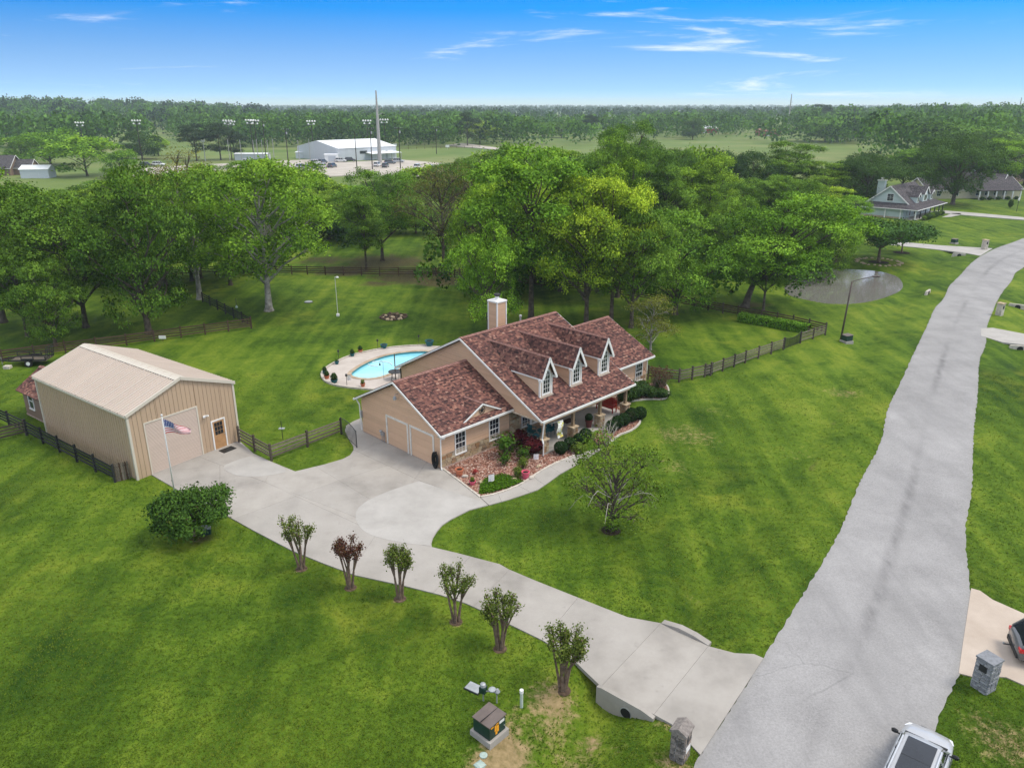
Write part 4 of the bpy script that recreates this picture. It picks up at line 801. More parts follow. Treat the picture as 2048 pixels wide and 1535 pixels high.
# ------------------------------------------------------------------ vegetation kit
def unit_dirs(n, g): v = g.normal(size=(n, 3)); return v / np.linalg.norm(v, axis=1, keepdims=True)
def leaves(name, centers, sizes, nrm, tone, mat, g, aspect=.62, flat=.55):
    """one quad per leaf spray: random facing blended with the clump's outward direction, clump normals for soft shading"""
    n = len(centers); f = unit_dirs(n, g) * flat + nrm * (1 - flat); f /= np.linalg.norm(f, axis=1, keepdims=True) + 1e-9
    a = np.cross(f, unit_dirs(n, g)); a /= np.linalg.norm(a, axis=1, keepdims=True) + 1e-9; b = np.cross(f, a); s = sizes[:, None] * .5
    V = np.stack([centers - a * s, centers - b * s * aspect, centers + a * s, centers + b * s * aspect], 1).reshape(-1, 3)
    Q = np.arange(4 * n).reshape(n, 4); N = nrm + unit_dirs(n, g) * .55; N /= np.linalg.norm(N, axis=1, keepdims=True) + 1e-9
    return np_mesh(name, V, Q, [mat], normals=np.repeat(N, 4, 0), point_attr={'tone': np.repeat(np.clip(tone, 0, 1), 4)})
def make_tree(seed, h=16., w=12., base=.28, lobes=14, per=42, lpc=20, leaf=.26, mat='leaf', bark='bark', lobe_r=.24, trunk_r=.28, lean=(0, 0), shape='round', sub=2, spread=.55, sig=.42):
    g = np.random.default_rng(seed); rnd = random.Random(seed); z0 = h * base; C = []; Rr = []
    for k in range(lobes):
        for _ in range(30):
            t = rnd.random(); an = k * 2.4 + rnd.uniform(-.5, .5)
            if shape == 'round': prof = math.sin(math.pi * (.12 + .80 * t)) ** .7
            elif shape == 'vase': prof = .25 + .75 * t ** .6 * (1 - max(0, t - .85) * 3)
            elif shape == 'column': prof = .55 + .35 * math.sin(math.pi * t)
            elif shape == 'pine': prof = max(.12, 1 - .85 * t) * (.6 + .4 * rnd.random())
            else: prof = .9 - .5 * abs(t - .45)
            r_ = w * .5 * prof * (rnd.random() ** .5) * .90; lr = w * lobe_r * rnd.uniform(.7, 1.25) * (.75 if shape == 'pine' else 1); c = np.array([math.cos(an) * r_, math.sin(an) * r_, z0 + (h - z0) * (.1 + .85 * t) - (lr * .55 if t > .7 else 0)])
            if all(np.linalg.norm(c - d) > .5 * (lr + e) * .9 for d, e in zip(C, Rr)): break
        C.append(c); Rr.append(lr)
    C = np.array(C); Rr = np.array(Rr); C[:, 0] += lean[0] * (C[:, 2] / h) ** 1.5; C[:, 1] += lean[1] * (C[:, 2] / h) ** 1.5
    n = lobes * per; li = g.choice(lobes, n, p=Rr ** 2 / (Rr ** 2).sum()); d = unit_dirs(n, g); d[:, 2] = np.where(d[:, 2] < -.35, -d[:, 2] * .6, d[:, 2]); axis = C[li] - np.array([0, 0, z0 + (h - z0) * .35]); axis /= np.linalg.norm(axis, axis=1, keepdims=True) + 1e-9
    d = d + axis * .45; d /= np.linalg.norm(d, axis=1, keepdims=True); rad = Rr[li] * g.uniform(.55, 1.05, n) ** .6; P = C[li] + d * rad[:, None] * np.array([1, 1, .78]); ct = np.clip(g.normal(.5, .26, n) + (g.random(lobes)[li] - .5) * .4, 0, 1)
    L = np.repeat(P, lpc, 0) + g.normal(size=(n * lpc, 3)) * np.array([sig, sig, sig * .75]); nn = np.repeat(d, lpc, 0) * .75 + np.array([0, 0, .35]); nn /= np.linalg.norm(nn, axis=1, keepdims=True)
    crown = leaves('crown', L, leaf * g.uniform(.6, 1.4, len(L)), nn, np.repeat(ct, lpc) + g.normal(0, .12, len(L)), mat, g)
    m = MB(); top = h * (.62 if shape != 'pine' else .95); pts = []; wob = [rnd.uniform(-.25, .25) for _ in range(4)]
    for i in range(7):
        t = i / 6; z = top * t; pts.append((lean[0] * (z / h) ** 1.5 + wob[0] * math.sin(t * 3.1) * w * .04, lean[1] * (z / h) ** 1.5 + wob[1] * math.sin(t * 2.3 + 1) * w * .04 * t, z))
    rads = [trunk_r * (1.75 if i == 0 else 1.08 - .82 * (i / 6) ** .9) for i in range(7)]; m.tube([(pts[0][0], pts[0][1], -.4)] + pts[:1] + [tuple(Vector(pts[0]).lerp(Vector(pts[1]), .25))] + pts[1:], [trunk_r * 2, trunk_r * 1.6, trunk_r * 1.12] + rads[1:], 9)
    for c, lr in zip(C, Rr):
        zc = min(top * .95, max(h * base * .75, c[2] - np.hypot(c[0], c[1]) * spread - lr * .5)); k = min(5, int(zc / top * 6)); f = zc / top * 6 - k; s0 = Vector(pts[k]).lerp(Vector(pts[k + 1]), f); e = Vector(c); mid = s0.lerp(e, .5) + Vector((rnd.uniform(-.3, .3), rnd.uniform(-.3, .3), rnd.uniform(-.1, .5)))
        r0 = trunk_r * (.62 - .4 * zc / h); m.tube([s0, mid, e], [r0, r0 * .62, r0 * .25], 6, cap=False)
        for q in range(sub):
            dd = unit_dirs(1, g)[0]; dd[2] = abs(dd[2]) * .7; tip = e + Vector(dd) * lr * .95; m.tube([mid.lerp(e, .6), e.lerp(tip, .45) + Vector((0, 0, .15)), tip], [r0 * .4, r0 * .22, .015], 4, cap=False)
    return (m.mesh('trunk', bark, True), crown, h, w)
def shrub_mesh(name, seed, rx, ry, rz, n, leaf, mat, shell=.35, zc=None, lumps=0):
    g = np.random.default_rng(seed); d = unit_dirs(n, g); r = (1 - shell * g.random(n))[:, None]
    if lumps:
        ld = unit_dirs(lumps, g); k = (d @ ld.T).max(1); r = r * (.72 + .34 * np.clip((k - .6) / .4, 0, 1))[:, None]
    P = d * r * np.array([rx, ry, rz]) + np.array([0, 0, rz if zc is None else zc]); ok = P[:, 2] > .0; P = P[ok]; d = d[ok]
    return leaves(name, P, leaf * g.uniform(.6, 1.4, len(P)), d, np.clip(g.normal(.45, .2, len(P)), 0, 1), mat, g)
T = {}
T['leafy'] = [make_tree(100 + i, 16, 12.5, .22, 25, 33, 34, .23, sub=3, sig=.33, lobe_r=.195) for i in range(4)]
T['tall'] = [make_tree(120 + i, 18, 10.5, .24, 24, 33, 34, .23, shape='column', lobe_r=.19, sig=.32) for i in range(3)]
T['low'] = [make_tree(130 + i, 13, 10.5, .12, 20, 40, 34, .22, bark='bark', lobe_r=.24, sig=.3) for i in range(2)]
T['pale'] = [make_tree(140 + i, 17, 12.5, .18, 26, 33, 34, .24, bark='bark_pale', trunk_r=.34, sub=3, sig=.34, lobe_r=.19) for i in range(2)]
T['sparse'] = [make_tree(150 + i, 17, 11, .28, 24, 24, 11, .2, 'leaf_sparse', 'bark', .20, .24, sub=9, sig=.5) for i in range(2)]
T['lean'] = [make_tree(160, 16, 14, .26, 26, 36, 34, .24, trunk_r=.42, lean=(6.5, -1), lobe_r=.19, sig=.34)]
T['young'] = [make_tree(165, 6, 4.6, .14, 18, 20, 12, .15, 'leaf_sparse', 'bark_pale', .19, .11, sub=7, sig=.24)]
T['dark'] = [make_tree(170 + i, 14, 14, .18, 20, 44, 26, .29, 'leaf_dark', trunk_r=.4, lobe_r=.23) for i in range(2)]
T['vase'] = [make_tree(175, 7.5, 10.5, .42, 18, 36, 18, .27, 'leaf_dark', 'bark_myrtle', .17, .22, shape='flat', spread=.95, sig=.3)]
T['mid'] = [make_tree(180 + i, 14, 11.5, .12, 15, 30, 14, .55, sub=1, sig=.55) for i in range(4)]
T['middark'] = [make_tree(190 + i, 14, 12, .12, 15, 30, 14, .55, 'leaf_dark', sub=1, sig=.55) for i in range(2)]
T['pine'] = [make_tree(195 + i, 18, 9, .16, 18, 26, 14, .45, 'leaf_pine', shape='round', lobe_r=.19, trunk_r=.28, sub=1, sig=.5) for i in range(2)]
TREES = []
def tree(kind, px, py, top, wpx, label, tint=(1, 1, 1), group=None, name=None, rot=None, hmul=1.0):
    X, Y = gp(px, py); z = gz(X, Y); h = max(2., zat(Y, top) - z) * hmul; dep = math.hypot(Y, CAM_H); w = wpx * dep / FOC; k = random.randrange(len(T[kind])); tr, cr_, th, tw = T[kind][k]
    nm = name or {'pine': 'pine_tree', 'dark': 'oak_tree', 'middark': 'oak_tree', 'vase': 'spreading_tree', 'young': 'young_tree'}.get(kind, 'leafy_tree'); r_ = thing(nm, label, 'tree', (X, Y, z), random.uniform(0, 6.28) if rot is None else rot, group)
    sc = (w / tw, w / tw, h / th); c = (*tint, 1); inst('trunk', tr, r_, scale=((sc[0] + sc[2]) / 2,) * 2 + (sc[2],)); j = random.uniform(.9, 1.1); inst('crown', cr_, r_, scale=sc, color=(c[0] * j, c[1] * j, c[2], 1)); TREES.append((X, Y, w)); return r_
BR, YE, DK, LM, MI = (1.25, 1.28, 1.0), (1.7, 1.4, 1.0), (.62, .68, .8), (2.2, 1.75, 1.3), (.95, 1.0, 1.0)
for row in [
  ('leafy', 8, 645, 330, 230, 'broad leafy tree at the far left edge behind the board fence', MI),
  ('leafy', 55, 673, 490, 150, 'tree with dark leaning trunk inside the fence, left of the workshop roof', MI),
  ('low', 112, 693, 520, 120, 'small pale trunked tree nearest the parked trailer and fence', MI),
  ('leafy', 172, 655, 385, 250, 'wide spreading tree standing left of the dark low crowned tree', MI),
  ('low', 298, 666, 330, 190, 'dark tree with low hanging boughs right beside the board fence', (.66, .74, .8)),
  ('pale', 400, 598, 318, 170, 'pale trunked tree at the far end of the short black fence', MI),
  ('sparse', 384, 560, 288, 165, 'thinly leaved yellow green tree rising above the left woods', (1.5, 1.4, .9)),
  ('pale', 538, 621, 298, 262, 'large bright tree with white trunk alone on the back lawn', BR),
  ('low', 488, 545, 465, 80, 'small dark tree behind the back fence, left of the white trunked tree', DK),
  ('leafy', 765, 522, 335, 165, 'dark trunked tree on bare soil behind the back fence', (.8, .9, .9)),
  ('tall', 733, 541, 380, 105, 'slim tree with thin pale leaning trunk at the back fence', MI),
  ('sparse', 887, 553, 300, 170, 'tall half bare tree with grey branches at the end of the back fence', (.95, .95, .8)),
  ('tall', 1062, 640, 276, 235, 'tallest bright green tree behind the chimney', (1.1, 1.2, 1)),
  ('low', 978, 672, 438, 130, 'small bright rounded tree just left of the chimney', (1.2, 1.3, 1)),
  ('leafy', 1172, 652, 345, 205, 'yellow green tree behind the main roof ridge', YE),
  ('tall', 1222, 650, 340, 150, 'lime topped tree behind the right roof wing', LM),
  ('leafy', 1262, 655, 395, 170, 'mid green tree behind the right roof wing, close to the young tree', MI),
  ('low', 1350, 628, 420, 190, 'wide rounded tree with foliage to the ground by the hedge', (1.0, 1.1, .95)),
  ('lean', 1490, 613, 388, 255, 'big tree leaning towards the pond on a thick dark trunk', (1.1, 1.2, 1)),
  ('tall', 1526, 622, 455, 110, 'slender pale tree in front of the leaning tree by the pond', MI),
  ('young', 1301, 699, 588, 92, 'young thinly leaved tree on the side lawn beside the house', (1.1, 1.15, .8)),
  ('leafy', 1655, 528, 415, 110, 'tree at the left rim of the pond with its foot on bare soil', (1.0, 1.15, .9)),
  ('vase', 1757, 524, 437, 195, 'vase shaped spreading tree in a ring of stones behind the pond', (1.2, 1.4, 1.1)),
  ('vase', 1803, 505, 450, 80, 'little round tree in a mulch ring beside the long drive', (1.2, 1.4, 1.1)),
  ('dark', 1905, 408, 272, 142, 'huge dark oak in front of the cream house', (1.1, 1.15, 1)),
]: tree(*row, rot=(0.15 if row[0] == 'lean' else None))
def sky_y(x): return float(np.interp(x, [0, 110, 200, 300, 420, 520, 600, 660, 740, 800, 880, 950, 1020, 1100, 1150, 1220, 1290, 1330, 1400, 1460, 1520, 1580, 1640, 1700, 1760, 1840, 1900, 1960, 2048], [376, 372, 362, 345, 318, 318, 325, 362, 358, 345, 320, 300, 292, 292, 305, 247, 244, 300, 300, 262, 296, 262, 290, 305, 280, 295, 255, 270, 262]))
rs = random.Random(5)
ORD = ['leftmost', 'second from left', 'third from left', 'fourth from left', 'fifth from left', 'sixth from left', 'seventh from left', 'eighth from left', 'ninth from left', 'tenth from left', 'eleventh from left', 'twelfth from left', 'thirteenth from left'] + ['%dth from left' % k for k in range(14, 40)]
def row_trees(x0, x1, step, yb, jy, dtop, wpx, kinds, label, group, tints):
    x = x0; k = 0
    while x < x1:
        y = yb + rs.uniform(-jy, jy); tree(rs.choice(kinds), x + rs.uniform(-.25, .25) * step, y, sky_y(x) + dtop + rs.uniform(-8, 16), wpx * rs.uniform(.85, 1.25), label + ', ' + ORD[k], rs.choice(tints), group); x += step * rs.uniform(.8, 1.2); k += 1
GT = [MI, (1.1, 1.2, .95), (1.3, 1.25, .9), (.78, .88, .9), (1.5, 1.35, 1.0)]
row_trees(-20, 480, 62, 560, 14, 55, 140, ['leafy', 'tall', 'low'], 'leafy tree in the near edge of the left woods', 'trees along the near edge of the left woods', GT)
row_trees(-10, 700, 58, 478, 12, 12, 118, ['leafy', 'tall'], 'leafy tree deep inside the left woods', 'trees deep in the left woods', GT)
row_trees(-10, 900, 52, 425, 10, 2, 92, ['leafy', 'tall', 'mid'], 'leafy tree in the far rim of the left woods', 'trees in the far rim of the left woods', GT)
row_trees(625, 880, 50, 470, 8, 55, 80, ['low'], 'low bushy tree beyond the bare soil patch', 'bushy trees beyond the bare soil', [DK, (.8, .9, .9), MI])
row_trees(968, 1270, 54, 585, 18, 60, 130, ['leafy', 'tall', 'low'], 'leafy tree in the wood directly behind the house', 'trees in the wood directly behind the house', GT + [YE])
row_trees(955, 1440, 52, 505, 14, 22, 115, ['leafy', 'tall'], 'leafy tree in the middle of the wood behind the house', 'trees in the middle of the wood behind the house', GT + [YE])
row_trees(930, 1450, 50, 440, 10, 0, 95, ['leafy', 'tall', 'mid'], 'leafy tree along the far rim of the wood behind the house', 'trees along the far rim of the wood behind the house', GT)
row_trees(1400, 1680, 50, 545, 10, 130, 95, ['leafy', 'low'], 'leafy tree in the shady wood left of the pond', 'trees in the shady wood left of the pond', [DK, (.8, .9, .9), MI, (1.2, 1.25, .9)])
row_trees(1440, 1700, 46, 475, 10, 75, 90, ['leafy', 'tall'], 'leafy tree behind the big leaning tree', 'trees behind the big leaning tree', GT + [LM])
row_trees(1430, 1770, 52, 420, 8, 16, 100, ['leafy', 'dark', 'tall'], 'tall tree in the belt left of the sage house', 'trees in the belt left of the sage house', [MI, (.8, .9, .9), (1.3, 1.25, .9)])
row_trees(1690, 1870, 55, 388, 5, 14, 105, ['leafy', 'dark'], 'broad tree standing behind the sage house', 'trees behind the sage house', [MI, (.8, .9, .9)])
row_trees(1880, 2100, 60, 372, 6, 10, 100, ['dark', 'leafy'], 'broad tree standing behind the cream house', 'trees behind the cream house', [MI, (1.1, 1.15, .9)])
# trees out in the fields, told apart by place
for row in [('mid', 175, 352, 272, 118, 'broad bright tree on open grass in front of the parking lot', (1.2, 1.25, .9)), ('mid', 243, 356, 296, 62, 'round bright tree right of the broad tree before the parking lot', (1.1, 1.2, .9)),
  ('pine', 394, 322, 247, 62, 'dark pine left of the ball field lights', MI), ('pine', 442, 320, 240, 58, 'taller dark pine beside the ball field lights', MI), ('pine', 476, 318, 258, 40, 'small dark pine under the ball field lights', MI),
  ('middark', 285, 318, 262, 68, 'dark round tree alone in the far left pasture', MI), ('mid', 318, 312, 270, 46, 'pale round tree in the far left pasture', (1.5, 1.4, 1.3)),
  ('mid', 102, 330, 252, 95, 'pale green tree behind the dark roofed farmhouse', (1.1, 1.2, 1.1)), ('mid', 45, 326, 264, 70, 'grey green tree left behind the dark roofed farmhouse', (1.0, 1.05, 1.1)), ('mid', 128, 300, 258, 60, 'light tree far behind the farmhouse', (1.2, 1.2, 1.1)),
  ('pine', 935, 292, 224, 46, 'tall dark pine right of the grey hall', MI), ('mid', 960, 288, 240, 70, 'bare looking grey tree beside the tall dark pine', (1.3, 1.1, 1.3)), ('mid', 1020, 280, 242, 60, 'bright far tree behind the tallest near tree', (1.1, 1.2, 1)),
  ('pine', 1181, 278, 226, 30, 'single dark pine above the wood behind the house', MI), ('mid', 1123, 276, 242, 50, 'far rounded tree left of the single dark pine', (.9, 1, 1)), ('mid', 1085, 275, 245, 48, 'far light tree two crowns left of the single pine', (1.2, 1.2, 1)),
  ('middark', 1385, 280, 234, 40, 'round dark tree beside the red roofed barn', (1.2, 1.2, 1)), ('mid', 1650, 285, 230, 90, 'wide pale grove tree in front of the right hand pines', (.9, 1., 1.)), ('mid', 1700, 284, 232, 60, 'pale tree at the right of the wide grove', (.9, 1., 1.)),
  ('pine', 1640, 262, 208, 46, 'dark pine on the right skyline, left of a pair', MI), ('pine', 1700, 262, 211, 48, 'dark pine on the right skyline, right of a pair', MI), ('pine', 1790, 290, 230, 36, 'ragged dark tree above the oak behind the sage house', MI), ('pine', 1880, 262, 205, 30, 'thin pine on the right skyline near the edge', MI),
  ('mid', 1900, 322, 236, 120, 'large domed tree above the cream house roof', (.75, .85, .8)), ('mid', 2010, 325, 262, 90, 'domed tree at the right edge above the metal barn', (1.0, 1.05, .9))]: tree(*row)
# far belts of trees: nobody could count them, one mass each
def far_mass(name, label, pts, hr, mat, seed, per=34, size=1.9):
    g = np.random.default_rng(seed); n = len(pts); X = pts[:, 0]; Y = pts[:, 1]; Z = ground_h(X, Y); h = g.uniform(*hr, n); w = h * g.uniform(.65, 1.0, n); tone = np.clip(g.normal(.5, .25, n), 0, 1)
    d = unit_dirs(n * per, g); d[:, 2] = np.where(g.random(n * per) < .55, np.abs(d[:, 2]), d[:, 2] * .9); r_ = g.uniform(.75, 1.06, n * per)[:, None]; I = np.repeat(np.arange(n), per)
    P = np.stack([X[I], Y[I], Z[I] + h[I] * .5], 1) + d * r_ * np.stack([w[I] * .5, w[I] * .5, h[I] * .5], 1); sz = size * (h[I] / 12) * g.uniform(.6, 1.35, n * per)
    me = leaves(name, P, sz, d, tone[I] + g.normal(0, .13, n * per), mat, g, aspect=.8, flat=.6); o = inst(name, me, color=(.52, .66, .78, 1)); return tag(o, label, 'woodland', kind='stuff')  # blue-dark object tint paints distance haze into the foliage colour
g = np.random.default_rng(77)
def scatter(n, x0, x1, y0, y1, f=None):                   # x as a slope X/Y so that the belt follows the view fan
    yy = np.sqrt(g.uniform(y0 ** 2, y1 ** 2, n)); xx = yy * g.uniform(x0, x1, n); P = np.stack([xx, yy], 1); return P if f is None else P[f(P)]
clump = lambda P, s, k: (np.sin(P[:, 0] / s + k) * np.cos(P[:, 1] / s * .8 + k * 2) + .6 * np.sin(P[:, 0] / s * 2.3 - k) * np.sin(P[:, 1] / s * 1.9)) 
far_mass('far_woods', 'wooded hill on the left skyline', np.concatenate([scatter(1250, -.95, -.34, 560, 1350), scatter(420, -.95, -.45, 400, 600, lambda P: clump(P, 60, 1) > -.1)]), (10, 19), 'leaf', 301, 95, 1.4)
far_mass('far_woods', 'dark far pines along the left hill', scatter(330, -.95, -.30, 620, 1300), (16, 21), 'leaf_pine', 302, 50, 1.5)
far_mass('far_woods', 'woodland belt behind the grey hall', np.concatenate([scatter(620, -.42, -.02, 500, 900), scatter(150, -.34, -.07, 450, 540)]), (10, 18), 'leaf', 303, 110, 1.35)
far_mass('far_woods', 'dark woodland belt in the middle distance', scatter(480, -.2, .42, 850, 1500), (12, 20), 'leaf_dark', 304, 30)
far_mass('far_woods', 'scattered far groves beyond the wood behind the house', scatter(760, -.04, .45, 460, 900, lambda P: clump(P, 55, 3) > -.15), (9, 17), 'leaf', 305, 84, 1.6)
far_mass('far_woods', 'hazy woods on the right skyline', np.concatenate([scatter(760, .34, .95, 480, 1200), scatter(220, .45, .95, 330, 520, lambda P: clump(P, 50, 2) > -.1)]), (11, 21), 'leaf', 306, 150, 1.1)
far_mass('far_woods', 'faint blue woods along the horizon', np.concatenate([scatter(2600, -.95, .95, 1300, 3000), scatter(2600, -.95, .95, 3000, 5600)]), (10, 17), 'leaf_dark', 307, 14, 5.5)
# undergrowth at the foot of the woods
g = np.random.default_rng(88)
def undergrowth(name, label, quads_px, n, hr, mat, seed):
    pts = []
    for (xa, ya, xb, yb, jit, k) in quads_px:
        for i in range(k):
            t = g.random(); x, y = gp(xa + (xb - xa) * t, ya + (yb - ya) * t); pts.append((x + g.normal() * jit, y + g.normal() * jit * 1.6))
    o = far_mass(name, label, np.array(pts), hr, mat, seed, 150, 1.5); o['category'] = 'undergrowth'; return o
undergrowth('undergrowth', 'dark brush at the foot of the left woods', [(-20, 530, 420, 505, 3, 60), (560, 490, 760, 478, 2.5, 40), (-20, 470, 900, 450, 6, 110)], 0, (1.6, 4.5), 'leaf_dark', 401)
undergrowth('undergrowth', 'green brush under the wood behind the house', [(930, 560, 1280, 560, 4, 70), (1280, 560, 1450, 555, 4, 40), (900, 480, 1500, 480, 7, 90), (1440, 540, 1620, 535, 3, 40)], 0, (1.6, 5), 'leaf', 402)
# ------------------------------------------------------------------ fences: every post and rail a piece of its own
def fence(label, pts, mat='fence_wood', rails=4, h=1.25, step=2.4, w=.035, rail_mat=None, name='board_fence', group='board fences', post=.13, last=True):
    P = [Vector((*p, 0)) for p in pts]; o = P[0]; f = thing(name, label, 'fence', (o.x, o.y, 0), 0, group); pm = unit_box(mat); rm = unit_box(rail_mat or mat)
    for a, b in zip(P[:-1], P[1:]):
        L = (b - a).length; n = max(1, round(L / step)); d = (b - a) / n; an = math.atan2(d.y, d.x)
        for i in range(n):
            p = a + d * i; q = p + d; z0, z1 = gz(p.x, p.y), gz(q.x, q.y); c = (p + q) / 2 - o
            inst('post', pm, f, (p.x - o.x, p.y - o.y, z0 + h / 2 + .02), (random.gauss(0, .012), random.gauss(0, .012), an), (post, post, h + .12))
            for k in range(rails):
                zz = .14 + (h - .22) * (k + .5) / rails + .06; sl = math.atan2(z1 - z0, d.length); inst('rail', rm, f, (c.x, c.y, (z0 + z1) / 2 + zz + random.gauss(0, .012)), (0, -sl + random.gauss(0, .004), an + (0 if True else 0)), (d.length + .02, w, .13))
    if last:
        p = P[-1]; inst('post', pm, f, (p.x - o.x, p.y - o.y, gz(p.x, p.y) + h / 2 + .02), (0, 0, 0), (post, post, h + .12))
    return f
fence('dark board fence running along the side of the metal workshop', [gp(-14, 836), gp(55, 870), gp(231, 964)], 'fence_dark', 4, 1.2)
fence('short dark board fence leaving the workshop fence towards the left edge', [gp(53, 870), gp(-50, 896)], 'fence_wood', 4, 1.15)
fence('weathered board fence between workshop and the iron gate', [gp(479, 885), gp(543, 921.5), gp(683, 868)], 'fence_wood', 4, 1.2, rail_mat='fence_grey')
fence('brown board fence across the back lawn behind the workshop', [gp(-60, 733), gp(132, 706), gp(254, 691), gp(363, 675.5), gp(503, 657)], 'fence_brown', 4, 1.2)
fence('black board fence running back from the corner near the white trunked tree', [gp(503, 655), gp(406, 604)], 'fence_dark', 4, 1.2)
fence('dark brown board fence along the far side of the back lawn', [gp(300, 552), gp(430, 546), gp(615, 548), gp(760, 552), gp(835, 552), gp(909, 554), gp(1010, 566), gp(1120, 578), gp(1230, 590)], 'fence_brown', 4, 1.2)
fence('weathered board fence of the side lawn facing the lane', [gp(1296, 757), gp(1358, 764.6), gp(1409, 754), gp(1421, 751), gp(1490, 726), gp(1566, 699.5)], 'fence_wood', 4, 1.2, 1.9, rail_mat='fence_grey')
fence('short end of the side lawn fence nearest the street lamp', [gp(1600, 686.5), gp(1650, 670)], 'fence_wood', 4, 1.2, 1.9, rail_mat='fence_grey')
fence('weathered board fence behind the clipped hedge', [gp(1650, 668), gp(1585, 652), gp(1522, 640), gp(1475, 632), gp(1388, 615), gp(1240, 592)], 'fence_wood', 4, 1.2, 2.2, rail_mat='fence_brown')
# picket panel closing the workshop fence
a, b = gp(231, 964), gp(262, 957); pk = thing('picket_panel', 'short weathered picket panel between the dark fence and workshop corner', 'fence', (*a, 0), math.atan2(b[1] - a[1], b[0] - a[0])); L = math.hypot(b[0] - a[0], b[1] - a[1]); n = 8
for i in range(n): MB().extrude([(L * i / n, 0, .02), (L * (i + 1) / n - .012, 0, .02), (L * (i + 1) / n - .012, 0, 1.2 + random.uniform(-.03, .05)), (L * (i + .5) / n, 0, 1.3), (L * i / n, 0, 1.2)], (0, .025, 0)).build('picket', 'fence_grey' if i % 3 else 'fence_brown', pk)
bars('cross_rail', 'fence_brown', pk, [((0, .05, .35), (L, .05, .35), .04, .09), ((0, .05, 1.0), (L, .05, 1.0), .04, .09)])
# gates
def iron_gate(label, a, b, h=1.25, dip=.0, n=11, mat='iron', name='iron_gate'):
    L = math.hypot(b[0] - a[0], b[1] - a[1]); g = thing(name, label, 'gate', (*a, gz(*a)), math.atan2(b[1] - a[1], b[0] - a[0])); topz = lambda t: h - dip * math.sin(math.pi * t)
    MB().tube([(L * i / 12, 0, topz(i / 12)) for i in range(13)], .025, 6).tube([(0, 0, .12), (L, 0, .12)], .02, 6).tube([(0, 0, .05), (0, 0, topz(0) + .05)], .035, 6).tube([(L, 0, .05), (L, 0, topz(1) + .05)], .035, 6).build('gate_frame', mat, g)
    for i in range(1, n): t = i / n; MB().tube([(L * t, 0, .12), (L * t, 0, topz(t))], .017, 5).build('bar', mat, g)
    return g
iron_gate('black iron gate standing open beside the garage', gp(684, 868), gp(714, 896), 1.3, -.16, 12)
iron_gate('dark gate with dipped top in the side lawn fence near the house', gp(1409, 754), gp(1424, 750), 1.15, .2, 16, 'fence_dark', 'dipped_gate'); iron_gate('dark gate with dipped top in the side lawn fence near the street lamp', gp(1568, 699), gp(1599, 687), 1.2, .25, 30, 'fence_dark', 'dipped_gate')
# clipped hedge inside the side lawn
a, b = gp(1477, 641), gp(1618, 665); L = math.hypot(b[0] - a[0], b[1] - a[1]); hd = thing('clipped_hedge', 'long low clipped hedge inside the side lawn fence', 'hedge', (*a, 0), math.atan2(b[1] - a[1], b[0] - a[0]))
g = np.random.default_rng(9); n = 5200; P = np.stack([g.uniform(0, L, n), g.uniform(-.55, .55, n), g.uniform(.02, .85, n)], 1); fc = g.integers(0, 3, n); P[fc == 0, 2] = .85 + g.normal(0, .04, (fc == 0).sum()); P[fc == 1, 1] = -.55 + g.normal(0, .05, (fc == 1).sum()); P[fc == 2, 1] = .55 + g.normal(0, .05, (fc == 2).sum())
nn = np.zeros((n, 3)); nn[fc == 0, 2] = 1; nn[fc == 1, 1] = -1; nn[fc == 2, 1] = 1; nn[:, 2] += .3; inst('foliage', leaves('foliage', P, g.uniform(.12, .24, n), nn / np.linalg.norm(nn, axis=1, keepdims=True), g.normal(.55, .2, n), 'leaf', g), hd, color=(.85, 1.0, .8, 1)); MB().box(.1, L - .1, -.4, .4, 0, .7).build('stems', 'dark_soil', hd)

# ------------------------------------------------------------------ pool
bm = bmesh.new(); lo = []
for loop in (DECK, POOL):
    vs = [bm.verts.new((x, y, .06)) for x, y in loop]; lo += [bm.edges.new((vs[i], vs[(i + 1) % len(vs)])) for i in range(len(vs))]
bmesh.ops.triangle_fill(bm, edges=lo, use_beauty=True, use_dissolve=False); bmesh.ops.recalc_face_normals(bm, faces=bm.faces)
for f in bm.faces:
    if f.normal.z < 0: f.normal_flip()
me = bpy.data.meshes.new('pool_deck'); bm.to_mesh(me); bm.free(); me.materials.append(MATS['pool_deck']); tag(inst('pool_terrace', me), 'pale concrete terrace curving round the swimming pool', 'terrace', kind='structure')
pool = thing('swimming_pool', 'oval swimming pool with pale blue water behind the garage', 'pool', (*POOL[0], 0)); ox, oy = POOL[0]; pl = [(x - ox, y - oy) for x, y in POOL]; pl = pl if area(pl) > 0 else pl[::-1]; n = len(pl)
MB().add([(x, y, -.1) for x, y in pl], [tuple(range(n))]).build('water', 'pool_water', pool)
t = MB()
for i in range(n): (x0, y0), (x1, y1) = pl[i], pl[(i + 1) % n]; t.add([(x0, y0, .055), (x1, y1, .055), (x1, y1, -.9), (x0, y0, -.9)], [(0, 1, 2, 3)])
t.build('tile_band', 'pool_tile', pool); out_ = shrink(pl, -.36)
for i in range(n):
    j = (i + 1) % n; MB().extrude([(*pl[i], .065), (*pl[j], .065), (*out_[j], .065), (*out_[i], .065)], (0, 0, .045)).build('coping_stone', 'coping', pool)
hose = [(gp(760 + 24 * math.cos(a * .35), 728 - 6 * math.sin(a * .35) - a * .25)) for a in range(14)]; tag(MB().tube([(x, y, -.075) for x, y in hose], .04, 5).build('cleaner_hose', 'white'), 'white cleaner hose floating curled on the pool water', 'hose')
ed = chaikin(gps([(760, 782.5), (739.5, 779.5), (690, 775.5), (654, 767), (641.5, 753), (647, 740.5), (666, 727.2), (702, 710.8), (755, 699.2), (807.5, 692.8), (860, 691)]), 2)
